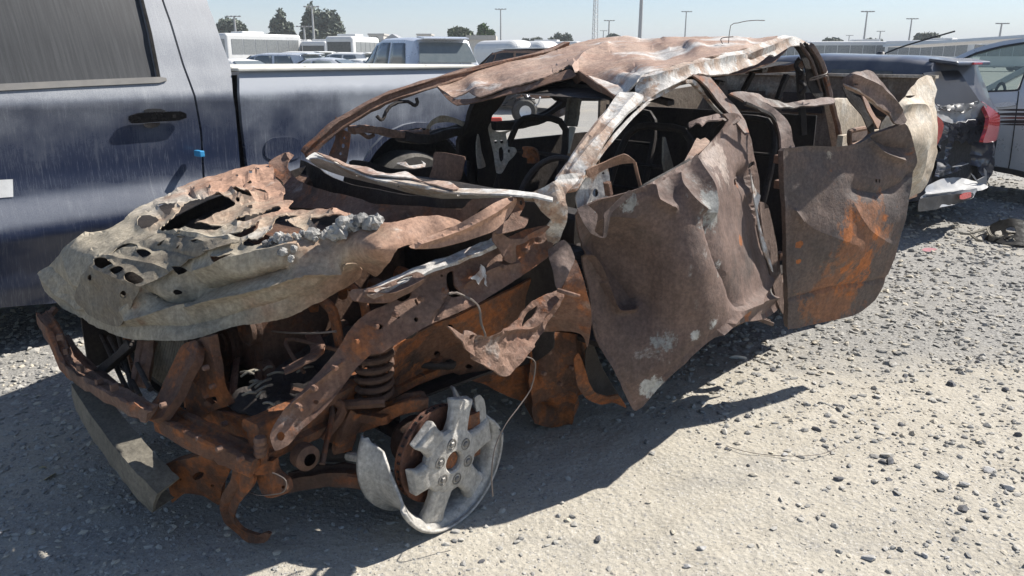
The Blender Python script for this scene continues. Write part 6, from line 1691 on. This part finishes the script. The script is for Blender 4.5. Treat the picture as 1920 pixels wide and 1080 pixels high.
bevel(MB().box(CQ(-.7, -.6, .12), (.35, .2, .16)).build('loose_cover', 'red_plastic', cart), .03)

# dark hatchback with stove-in tail
ZH = lambda pts: [(1680 + x / 2.571, 60 + y / 2.571) for x, y in pts]
HB = Vector((3.6, 6.6, 0))
def H(a, b, z):
    return HB - HN * a - HS * b + Vector((0, 0, z))
hatch = thing('damaged_hatchback', 'dark blue hatchback with stove-in tail and red tail lamps, behind the wreck', 'car', tuple(H(2, .85, 0)))
c0 = HN.dot(HB)
def hsec(a):
    # forward distance -> half roof, roof z, half belt, belt z, half body, sill
    T = [(.03, .62, 1.02, .70, .98, .80, .3), (.25, .58, 1.455, .74, 1.0, .84, .25), (.5, .60, 1.485, .76, .98, .85, .22), (1.4, .61, 1.51, .77, .96, .85, .2), (2.1, .59, 1.47, .77, .95, .85, .2), (2.9, .62, 1.02, .76, .94, .84, .2), (3.8, .5, .80, .62, .78, .72, .25)]
    A = np.array(T)
    return [np.interp(a, A[:, 0], A[:, k]) for k in range(1, 7)]
V, R = [], []
AX = [.03, .10, .18, .25, .3, .5, .9, 1.4, 1.8, 2.1, 2.5, 2.9, 3.4, 3.8]
for a in AX:
    wr, zr, wb, zb, wm, zs = hsec(a)
    half = [(0, zr + .02), (wr * .6, zr + .012), (wr * .92, zr - .012), (wr, zr - .05), (wb, zb), (wm, zb - .15), (wm, .45), (wm - .05, zs)]
    ring = [H(a, .85 - y, z) for y, z in half] + [H(a, .85 + y, z) for y, z in half[:0:-1]]
    R.append(ring)
mm = len(R[0])
V = [p for r in R for p in r]
Fc = [(i * mm + j, i * mm + (j + 1) % mm, (i + 1) * mm + (j + 1) % mm, (i + 1) * mm + j) for i in range(len(R) - 1) for j in range(mm)]
Fc += [tuple((len(R) - 1) * mm + j for j in range(mm))]
MB().add(V, Fc).build('body', 'hatch_blue', hatch, True)
MB().prism([H(.06, .14, .30), H(.06, 1.56, .30), H(.10, 1.5, .98), H(.10, .2, .98)], -HN * .03).build('tail_inner', 'interior_dark', hatch)
for (x0, x1, y0, y1) in ((.45, 1.2, .55, 1.1), (1.3, 2.1, 1.25, 1.95)):
    Q = []
    for (a, f) in ((x0, .12), (x1, .12), (y1, .86), (y0, .86)):
        wr, zr, wb, zb, wm, zs = hsec(a)
        Q.append(H(a, .85 - (wb + (wr - wb) * f) - .006, zb + (zr - .05 - zb) * f))
    MB().prism(Q, HS * .006).build('side_window', 'glass_dark', hatch)
Q = [H(2.82, .85 - .62, 1.05), H(2.82, .85 + .62, 1.05), H(2.15, .85 + .5, 1.44), H(2.15, .85 - .5, 1.44)]
MB().prism([q + Vector((0, 0, .012)) for q in Q], (0, 0, .006)).build('windscreen', 'glass_dark', hatch)
hn = lambda d: c0 + d
bevel(MB().prism([H(.30, .32, 1.45), H(.30, 1.36, 1.45), H(.08, 1.24, 1.42), H(.08, .40, 1.42)], (0, 0, .032)).build('spoiler', 'hatch_blue', hatch), .012)
bevel(MB().box(H(.07, .85, 1.435), (.22, .02, .02), Matrix.Rotation(math.atan2(HS.y, HS.x), 3, 'Z')).build('brake_lamp', 'red_lamp', hatch), .004)
sheet('rear_window', ZH([(130, 198), (200, 190), (302, 186), (350, 255), (402, 332), (350, 352), (270, 365), (190, 372), (188, 300), (195, 275)]), [(1732, 137, 'hn', hn(-.17)), (1797, 133, 'hn', hn(-.17)), (1836, 190, 'hn', hn(.03)), (1754, 204, 'hn', hn(.03))], 'glass_black', hatch, res=6, thick=.008, smooth=.2)
sheet('tailgate', ZH([(186, 345), (210, 362), (260, 372), (330, 350), (400, 335), (440, 352), (452, 400), (440, 425), (360, 432), (280, 442), (190, 430)]), [(1754, 200, 'hn', hn(.05)), (1840, 195, 'hn', hn(.06)), (1853, 222, 'hn', hn(.10)), (1755, 228, 'hn', hn(.06)), (1800, 215, 'hn', hn(-.02))], 'hatch_grey', hatch, res=4, crumple=.03, cs=5, crease=.03, ccs=4, seed=71)
sheet('crumpled_window_frame', ZH([(190, 345), (230, 355), (280, 345), (350, 345), (400, 335), (380, 360), (330, 395), (300, 380), (260, 378), (220, 368)]), [(1754, 195, 'hn', hn(.10)), (1830, 192, 'hn', hn(.10)), (1800, 210, 'hn', hn(.12)), (1780, 200, 'hn', hn(.09))], 'black_plastic', hatch, res=3, crumple=.03, cs=9, seed=72)
sheet('tailgate_lower_skin', ZH([(190, 425), (280, 440), (440, 420), (425, 530), (470, 530), (492, 560), (485, 690), (460, 740), (436, 745), (420, 690), (360, 640), (300, 670), (190, 700), (195, 560)]), [(1755, 228, 'hn', hn(.06)), (1850, 224, 'hn', hn(.10)), (1868, 280, 'hn', hn(.08)), (1850, 345, 'hn', hn(.06)), (1755, 330, 'hn', hn(.0)), (1800, 280, 'hn', hn(-.12))], 'hatch_black', hatch, res=4, crumple=.035, cs=5, crease=.05, ccs=4.5, seed=73)
bp = sheet('rear_bumper', ZH([(108, 862), (116, 800), (140, 775), (150, 742), (220, 708), (300, 700), (380, 718), (444, 745), (440, 752), (380, 775), (370, 800), (270, 835), (190, 850)]), [(1724, 392, 'hn', hn(.14)), (1738, 348, 'hn', hn(.10)), (1800, 333, 'hn', hn(.02)), (1850, 350, 'hn', hn(.16)), (1820, 370, 'hn', hn(.2))], 'hatch_grey', hatch, res=4, crumple=.012, seed=74, folds=[(ZH([(140, 785), (250, 780), (380, 770)]), 4, .04)])
sheet('bumper_lower', ZH([(108, 865), (118, 805), (200, 790), (300, 780), (372, 776), (366, 800), (270, 838), (190, 855)]), [(1724, 394, 'hn', hn(.17)), (1728, 374, 'hn', hn(.16)), (1822, 370, 'hn', hn(.22)), (1785, 385, 'hn', hn(.2))], 'black_plastic', bp, res=4, crumple=.01, seed=75)
sheet('bumper_shard', ZH([(270, 650), (320, 625), (350, 632), (310, 645)]), [(1786, 312, 'hn', hn(.05)), (1815, 305, 'hn', hn(.05)), (1800, 310, 'hn', hn(.08))], 'hatch_grey', bp, res=3, smooth=0)
sheet('bumper_shard', ZH([(360, 680), (375, 690), (392, 715), (430, 695), (425, 655), (438, 670), (438, 742), (400, 735)]), [(1820, 326, 'hn', hn(.10)), (1850, 318, 'hn', hn(.16)), (1850, 348, 'hn', hn(.14))], 'hatch_grey', bp, res=3, smooth=0)
sheet('reflector', ZH([(308, 790), (330, 775), (362, 772), (362, 795), (330, 806), (310, 806)]), [(1800, 370, 'hn', hn(.235)), (1820, 365, 'hn', hn(.235)), (1815, 372, 'hn', hn(.24))], 'red_lamp', bp, res=4)
sheet('tail_lamp', ZH([(413, 335), (440, 352), (480, 380), (502, 405), (498, 470), (490, 515), (470, 530), (420, 532), (440, 470), (448, 410)]), [(1842, 192, 'hn', hn(.04)), (1874, 220, 'hn', hn(-.04)), (1868, 265, 'hn', hn(.0)), (1848, 265, 'hn', hn(.14)), (1855, 220, 'hn', hn(.14))], 'red_lamp', hatch, res=4, thick=.03)
sheet('tail_lamp', ZH([(188, 400), (200, 405), (222, 425), (231, 452), (220, 500), (205, 530), (196, 548), (180, 520), (178, 440)]), [(1753, 218, 'hn', hn(.10)), (1768, 236, 'hn', hn(.12)), (1756, 270, 'hn', hn(.10)), (1750, 240, 'hn', hn(.08))], 'red_lamp', hatch, res=4, thick=.03)
for (a, b) in ((.75, 0.02), (.75, 1.68), (3.1, .02), (3.1, 1.68)):
    MB().lathe([(0, -.02), (.2, -.02), (.28, 0), (.30, -.04), (.30, -.18), (0, -.18)], H(a, b, .30), HS if b < 1 else -HS, 24).build('wheel', 'rubber', hatch, True)
MB().tube([H(.95, .95, 1.52), H(.75, .97, 1.60), H(.35, 1.0, 1.72)], .008, 3, 6).build('roof_aerial', 'black_plastic', hatch, True)
MB().lathe([(0, .03), (.03, .025), (.05, 0)], H(.98, .95, 1.515), (0, 0, 1), 14).build('aerial_base', 'black_plastic', hatch, True)

# silver car at the right edge
m = NT('glass_clear')
mixn = m.n('MixShader')
tr = m.n('BsdfTransparent')
tr.inputs[0].default_value = (.62, .74, .70, 1)
m.link(tr.outputs[0], mixn.inputs[1])
m.link(m.b.outputs[0], mixn.inputs[2])
mixn.inputs[0].default_value = .35
m.link(mixn.outputs[0], m.t.nodes['Material Output'].inputs[0])
m.done((.38, .45, .43), .12)
sc0 = HS.dot(Vector((5.18, 8.05, 0)))
def S(a, b, z):
    """a rearwards along the car's left side from its front wheel arch, b towards its right side"""
    return HS * (sc0 - b) + HN * (a + HN.dot(Vector((5.18, 8.05, 0)))) + Vector((0, 0, z))
silver = thing('silver_car', 'silver car with black and red side stripes at the right edge', 'car', tuple(S(.3, .9, 0)))
SW = [(1794, 117), (1830, 101), (1880, 88), (1932, 80), (1936, 92), (1915, 150), (1907, 167), (1870, 169), (1827, 170), (1812, 152)]
hs_ = lambda d: sc0 + d
s_ctrl = [(1786, 112, 'hs', hs_(-.20)), (1870, 78, 'hs', hs_(-.26)), (1960, 68, 'hs', hs_(-.28)), (1800, 175, 'hs', hs_(-.04)), (1920, 172, 'hs', hs_(-.04)), (1800, 240, 'hs', hs_(0)), (1920, 240, 'hs', hs_(0)), (1870, 315, 'hs', hs_(-.05)), (2000, 330, 'hs', hs_(-.05)), (2080, 180, 'hs', hs_(-.04))]
sheet('body_side', [(1770, 128), (1790, 108), (1830, 90), (1880, 77), (1940, 69), (2010, 66), (2080, 70), (2090, 180), (2080, 300), (2060, 372), (1960, 344), (1900, 328), (1866, 320), (1780, 300), (1770, 200)], s_ctrl, 'silver_paint', silver, holes=[SW], res=8, thick=.03, smooth=.3, hsmooth=.4)
up = [(c[0], c[1], c[2], c[3] + .006) for c in s_ctrl]
sheet('window_glass', SW, [(c[0], c[1], c[2], c[3] - .012) for c in s_ctrl], 'glass_clear', silver, res=14, smooth=.4, thick=0)
sheet('window_seal', [(1791, 118), (1830, 98), (1880, 85), (1935, 77), (1940, 92), (1917, 153), (1910, 170), (1870, 172), (1825, 173), (1808, 152)], up, 'black_plastic', silver, holes=[SW], res=5, smooth=.4, hsmooth=.4, thick=.01)
sheet('door_seam', [(1909, 171), (1911, 171), (1904, 230), (1895, 300), (1891, 320), (1889, 320), (1893, 298), (1902, 230)], up, 'interior_dark', silver, res=6, smooth=.3, thick=.002)
sheet('door_handle', [(1862, 197), (1866, 194), (1890, 190), (1904, 192), (1904, 197), (1880, 201), (1864, 201)], [(c[0], c[1], c[2], c[3] + .04) for c in s_ctrl], 'silver_paint', silver, res=4, thick=.03)
for i, (y, h, mt) in enumerate([(204, 4, 'decal_dark'), (211, 6, 'decal_dark'), (219, 4, 'decal_red'), (225, 6, 'decal_dark'), (232, 3, 'decal_dark')]):
    sheet('side_stripe', [(1868, y + 2), (1900, y), (1960, y + 1), (2010, y + 2), (2010, y + 2 + h), (1960, y + 1 + h), (1900, y + h), (1872, y + h - 1)], [(c[0], c[1], c[2], c[3] + .004) for c in s_ctrl], mt, silver, res=6, thick=.001)
sheet('sill_trim', [(1862, 312), (1900, 318), (1960, 332), (2060, 358), (2060, 372), (1960, 345), (1900, 328), (1864, 321)], [(c[0], c[1], c[2], c[3] + .02) for c in s_ctrl], 'black_plastic', silver, res=6, thick=.05)
MB().prism([S(-1.6, .3, 1.60), S(1.6, .3, 1.78), S(1.6, 1.4, 1.78), S(-1.6, 1.4, 1.60)], (0, 0, .03)).build('roof', 'silver_paint', silver)
MB().prism([S(-1.6, 1.66, .4), S(1.8, 1.66, .4), S(1.8, 1.66, 1.05), S(-1.6, 1.66, 1.05)], -HS * .03).build('far_side', 'silver_paint', silver)
MB().prism([S(-1.6, .1, .4), S(1.8, .1, .4), S(1.8, 1.66, .4), S(-1.6, 1.66, .4)], (0, 0, .03)).build('floor', 'interior_dark', silver)
for b in (.45, 1.2):
    bevel(MB().bar([S(.35, b, .75), S(.55, b, 1.3)], .45, .14, 2, up=HN).build('seat_back', 'interior_mid', silver), .04)
    bevel(MB().box(S(.6, b, 1.45), (.2, .2, .2)).build('head_restraint', 'interior_mid', silver), .05)
MB().tube([S(-.35, .45 + .18 * math.cos(a), 1.06 + .16 * math.sin(a)) for a in np.linspace(0, 6.283, 19)], .015, 1, 8).build('steering_wheel', 'interior_dark', silver, True)
MB().bar([S(-.6, .1, 1.0), S(-.6, 1.6, 1.0)], .3, .16, 2).build('dashboard', 'interior_dark', silver)
MB().bar([S(-.9, 1.6, 1.05), S(-.1, 1.42, 1.55)], .07, .07, 2).build('far_pillar', 'silver_paint', silver)
MB().bar([S(.9, 1.6, 1.05), S(.85, 1.42, 1.6)], .09, .07, 2).build('far_pillar', 'silver_paint', silver)
for (a, b) in ((-1.3, .02), (1.9, .02), (-1.3, 1.64), (1.9, 1.64)):
    MB().lathe([(0, -.02), (.24, -.02), (.33, 0), (.36, -.04), (.36, -.2), (0, -.2)], S(a, b, .36), HS if b < 1 else -HS, 24).build('wheel', 'rubber', silver, True)

# ------------------------------------------------------------------ trees, poles, buildings
def tree(name, label, blobs, dist, mat, group=None, nleaf=900, leaf=.32, seed=1):
    """blobs: (px, py, rx px, ry px) of the crown's lobes"""
    rg = np.random.RandomState(seed)
    bx = sum(b[0] for b in blobs) / len(blobs)
    base = at(bx, HORIZON, 'y', dist)
    e = thing(name, label, 'tree', (base.x, base.y, 0), 0, group)
    k = dist / F
    Vs, Fs = [], []
    lobes = []
    for (px, py, rx, ry) in blobs:
        c = at(px, py, 'y', dist + rg.uniform(-.5, .5))
        lobes.append((np.array(c), rx * k * 1.15, ry * k * 1.12))
    tot = sum(r[1] * r[2] for r in lobes)
    n = 0
    for (c, rx, rz) in lobes:
        m = max(60, int(1.6 * nleaf * rx * rz / tot))
        for _ in range(m):
            d = rg.randn(3)
            d /= np.linalg.norm(d)
            rr = rg.rand() ** .4
            rr *= 1 + .25 * noise.noise(Vector(d * 2.2) + Vector((seed, 0, 0)))
            p = c + d * np.array([rx, rx * .9, rz]) * rr
            a = rg.randn(3)
            a /= np.linalg.norm(a)
            b = np.cross(a, rg.randn(3))
            b /= np.linalg.norm(b)
            s = leaf * rg.uniform(.5, 1.2)
            Vs += [p - a * s, p + b * s * .5, p + a * s, p - b * s * .5]
            Fs.append((n, n + 1, n + 2, n + 3))
            n += 4
    mesh_obj('crown', Vs, Fs, mat, e)
    top = max(l[0][2] for l in lobes)
    tr = MB()
    tr.tube([(base.x, base.y, 0), (base.x + .05, base.y, top * .4), (base.x, base.y + .1, top * .8)], .22, 3, 8, scale=[1.2, .9, .4])
    for (c, rx, rz) in lobes[:6]:
        tr.tube([(base.x, base.y, top * .3), ((base.x + c[0]) / 2, base.y, (top * .35 + c[2]) / 2), tuple(c)], .09, 3, 6, scale=[1, .7, .3])
    tr.build('trunk', 'bark', e, True)
    return e
tree('tree', 'rounded dark tree left above the white coach', [(425, 55, 16, 16), (438, 48, 14, 10), (412, 65, 8, 10), (450, 62, 14, 14), (462, 70, 8, 8)], 105, 'leaf_dark', 'far trees on the left', 1300, .38, 1)
tree('tree', 'spiky pale green tree between the coach and the tallest tree', [(527, 42, 8, 20), (516, 48, 9, 12), (538, 60, 12, 16), (525, 66, 18, 14), (510, 72, 10, 8), (545, 72, 10, 10)], 110, 'leaf_dark', 'far trees on the left', 1300, .38, 2)
tree('tree', 'tallest dense dark tree with several pointed tops at left', [(584, 35, 10, 22), (577, 50, 10, 20), (598, 45, 12, 22), (612, 48, 12, 24), (625, 45, 12, 20), (632, 62, 12, 18), (590, 68, 22, 18), (618, 72, 22, 16), (645, 74, 10, 8), (570, 70, 8, 10)], 110, 'leaf_dark', 'far trees on the left', 3200, .38, 3)
tree('tree', 'bright green bushy tree behind the silver suv', [(862, 66, 18, 12), (850, 62, 9, 7), (876, 70, 12, 10)], 95, 'leaf_olive', None, 900, .33, 4)
tree('tree', 'upright bright green tree beside the bushy one', [(906, 64, 9, 15), (904, 58, 6, 9), (916, 68, 9, 10), (922, 65, 5, 8)], 95, 'leaf_green', None, 900, .3, 5)
tree('tree', 'low dark tree left of the lattice mast', [(1050, 75, 12, 10), (1062, 74, 9, 9), (1038, 80, 10, 8)], 120, 'leaf_dark', None, 700, .36, 6)
tree('tree', 'dark round tree just behind the hatchback aerial', [(1732, 73, 16, 9), (1745, 72, 14, 9), (1722, 78, 9, 7), (1752, 78, 9, 8)], 115, 'leaf_dark', None, 900, .36, 7)
for i, (px, py, rx, ry, lab) in enumerate([(1560, 79, 16, 6, 'low far tree just right of the wreck corner post'), (1633, 82, 18, 7, 'low far tree above the middle of the hatchback roof'), (1006, 78, 10, 6, 'small far bush right of the flood light pole'), (985, 80, 8, 5, 'small far bush behind the round-topped vans'), (1150, 70, 10, 4, 'small far tree top just above the wreck roof'), (700, 76, 9, 5, 'small far bush beside the pale flat building'), (655, 78, 9, 6, 'palm-like far bush right of the tallest tree')]):
    tree('small_tree', lab, [(px, py, rx, ry), (px - rx * .5, py + 2, rx * .6, ry * .8)], 130, 'leaf_dark', 'far low trees', 380, .42, 20 + i)

def pole(px, top, dist, r, lab, head=True, heads=4):
    b = at(px, HORIZON, 'y', dist)
    h = CAM_H + (HORIZON - top) / F * dist * (1.0)
    e = thing('flood_light_pole', lab, 'light pole', (b.x, b.y, 0), 0, 'flood light poles')
    MB().tube([(0, 0, 0), (0, 0, h * .5), (0, 0, h)], r, 1, 10, scale=[1.2, 1, .7]).build('mast', 'pole_grey', e, True, True)
    if head:
        hd = MB().bar([(-.75, 0, h), (.75, 0, h)], .12, .1, 1).build('crossarm', 'pole_grey', e, False, True)
        for k in range(heads):
            x = -.7 + 1.4 * k / (heads - 1)
            MB().box((x, -.15, h + .02), (.26, .3, .12)).build('lamp_head', 'grey_paint', hd, False, True)
for px, top, d, r, lab in [(939, 26, 120, .12, 'slim flood light pole right of the green trees'), (1282, 30, 130, .12, 'flood light pole above the middle of the wreck roof'), (1616, 30, 105, .12, 'tallest flood light pole above the hatchback roof'), (1700, 42, 118, .12, 'flood light pole left of the round dark tree'), (1868, 50, 105, .14, 'flood light pole above the silver car roof'), (1140, 45, 130, .14, 'flood light pole just right of the lattice mast'), (1130, 62, 190, .14, 'short distant flood light pole beside the lattice mast'), (1645, 63, 170, .14, 'second distant flood light pole right of the tallest one'), (1588, 70, 190, .13, 'most distant flood light pole left of the tallest one'), (446, 38, 95, .14, 'flood light pole in front of the left rounded tree'), (574, 55, 90, .12, 'short flood light pole in front of the tallest tree'), (591, 22, 88, .12, 'tall slim pole in front of the tallest tree')]:
    pole(px, top, d, r, lab)
pole(1198, -60, 75, .17, 'thick tall pole running out of the picture above the wreck roof')
# lattice mast
b0 = at(1114, HORIZON, 'y', 240)
mast = thing('lattice_mast', 'slender white lattice mast rising behind the wreck roof', 'mast', (b0.x, b0.y, 0))
hm = 34.0
for i in range(3):
    a = i * 2.094 + .3
    MB().tube([(1.05 * math.cos(a), 1.05 * math.sin(a), 0), (.36 * math.cos(a), .36 * math.sin(a), hm)], .10, 1, 6).build('leg', 'pole_grey', mast, False, True)
nseg = 26
for k in range(nseg):
    z0 = hm * k / nseg
    z1 = hm * (k + 1) / nseg
    r0 = 1.05 - .69 * k / nseg
    r1 = 1.05 - .69 * (k + 1) / nseg
    mb = MB()
    for i in range(3):
        a, b = i * 2.094 + .3, (i + 1) * 2.094 + .3
        mb.tube([(r0 * math.cos(a), r0 * math.sin(a), z0), (r0 * math.cos(b), r0 * math.sin(b), z0)], .06, 1, 5)
        mb.tube([(r0 * math.cos(a), r0 * math.sin(a), z0), (r1 * math.cos(b), r1 * math.sin(b), z1)], .05, 1, 5)
    mb.build('brace', 'pole_grey', mast, False, True)
# low buildings
def house(px, py, wpx, dist, gable, lab):
    b = at(px, HORIZON, 'y', dist)
    w = wpx / F * dist
    h = CAM_H + (HORIZON - py) / F * dist
    e = thing('house', lab, 'house', (b.x, b.y, 0))
    MB().box((0, 0, (h - (1.3 if gable else 0)) / 2), (w, 6, h - (1.3 if gable else 0))).build('wall', 'wall_pale', e, False, True)
    if gable:
        MB().prism([(-w / 2 - .4, -3.3, h - 1.3), (w / 2 + .4, -3.3, h - 1.3), (0, -3.3, h)], (0, 6.6, 0)).build('roof', 'roof_grey', e, False, True)
    else:
        MB().box((0, 0, h + .12), (w + .3, 6.3, .3)).build('roof', 'concrete', e, False, True)
    for k in range(3):
        MB().box((w * (-.3 + .3 * k), -3.02, h * .35), (w * .14, .06, h * .2)).build('window', 'glass_dark', e, False, True)
house(712, 70, 26, 150, False, 'pale flat-roofed building right of the minibus')
house(742, 68, 34, 150, True, 'grey gabled house behind the silver suv roof')
house(799, 70, 24, 160, False, 'small flat building behind the right end of the suv roof')
house(905, 78, 44, 60, False, 'low pale block between the green trees and vans')

# ------------------------------------------------------------------ litter on the ground
ZI = lambda pts: [(1520 + x / 4.155, 380 + y / 4.155) for x, y in pts]
gr = thing('broken_bumper_grille', 'broken black plastic bumper grille lying at the right edge', 'car part', tuple(at(1890, 445, 'z', 0)))
sheet('grille_shell', ZI([(1400, 175), (1470, 140), (1560, 120), (1640, 130), (1720, 160), (1800, 200), (1800, 330), (1662, 338), (1520, 325), (1420, 300), (1350, 285), (1390, 240)]), [(1850, 425, 'z', .05), (1900, 412, 'z', .16), (1950, 430, 'z', .10), (1900, 455, 'z', .03), (1860, 445, 'z', .03)], 'seal_black', gr, res=6, crumple=.01, seed=81, holes=[ZI([(1430, 230), (1480, 215), (1490, 245), (1450, 260)]), ZI([(1520, 200), (1580, 190), (1600, 235), (1540, 250)]), ZI([(1500, 270), (1570, 265), (1600, 300), (1520, 305)])])
for pts in ([(1250, 238), (1300, 225), (1400, 190), (1470, 172), (1525, 158)], [(1255, 255), (1300, 290), (1340, 300)], [(1378, 200), (1400, 250), (1450, 270), (1560, 235)], [(1480, 200), (1540, 235), (1662, 240)], [(1600, 160), (1662, 150)], [(1165, 240), (1245, 245)]):
    MB().bar([at(*p, 'z', .05) for p in ZI(pts)], .022, .016, 3).build('grille_bar', 'bumper_grey', gr, True)
gw = MB().tube([at(x, y, 'z', .012 + .006 * (i % 2)) for i, (x, y) in enumerate([(1362, 836), (1395, 846), (1440, 853), (1500, 855), (1545, 850), (1572, 838)])], .0013, 5, 6).build('loose_wire', 'wire', None, True)
tag(gw, 'thin dark wire lying in a curve on the open sand', 'wire')
pk = sheet('plastic_shard', ZI([(865, 366), (890, 352), (930, 350), (965, 354), (988, 362), (935, 382), (890, 378)]), [(1730, 466, 'z', .03), (1755, 465, 'z', .035), (1745, 472, 'z', .01)], 'pink_plastic', None, res=4, thick=.004)
tag(pk, 'small pink plastic shard on the gravel right of the rear door', 'plastic shard')
for pts, lab in [(Z7([(50, 765), (80, 745), (105, 735), (100, 755), (70, 768)]), 'pale tan leaf-like scrap on the ground left of the bumper beam'), (Z7([(28, 715), (45, 706), (62, 712), (45, 722)]), 'tiny pale scrap above the larger tan scrap on the left'), (Z7([(278, 636), (300, 626), (312, 630), (290, 640)]), 'small pale scrap in shadow beside the bumper beam')]:
    o = sheet('dry_scrap', pts, [(pts[0][0], pts[0][1], 'z', .006), (pts[1][0], pts[1][1], 'z', .02), (pts[2][0], pts[2][1], 'z', .008)], 'paper_tan', None, res=3, thick=.001)
    tag(o, lab, 'scrap')
o = sheet('white_scrap', ZF([(850, 713), (880, 703), (920, 708), (935, 716), (890, 722)]), [(1366, 670, 'z', .01), (1380, 666, 'z', .03), (1400, 671, 'z', .015)], 'sticker_white', None, res=3, thick=.001)
tag(o, 'white scrap in the shadow below the front door', 'scrap')

# ------------------------------------------------------------------ dusty air
hz = MB().box((0, 1220, 21), (3040, 2600, 44.2)).build('haze', None)
tag(hz, 'thin dusty haze over the yard', None, None, 'stuff')
hm_ = bpy.data.materials.new('haze')
hm_.use_nodes = True
hm_.node_tree.nodes.clear()
ho = hm_.node_tree.nodes.new('ShaderNodeOutputMaterial')
hv = hm_.node_tree.nodes.new('ShaderNodeVolumePrincipled')
hv.inputs['Color'].default_value = (.90, .93, .96, 1)
hv.inputs['Density'].default_value = .0009
hm_.node_tree.links.new(hv.outputs[0], ho.inputs['Volume'])
hz.data.materials.append(hm_)
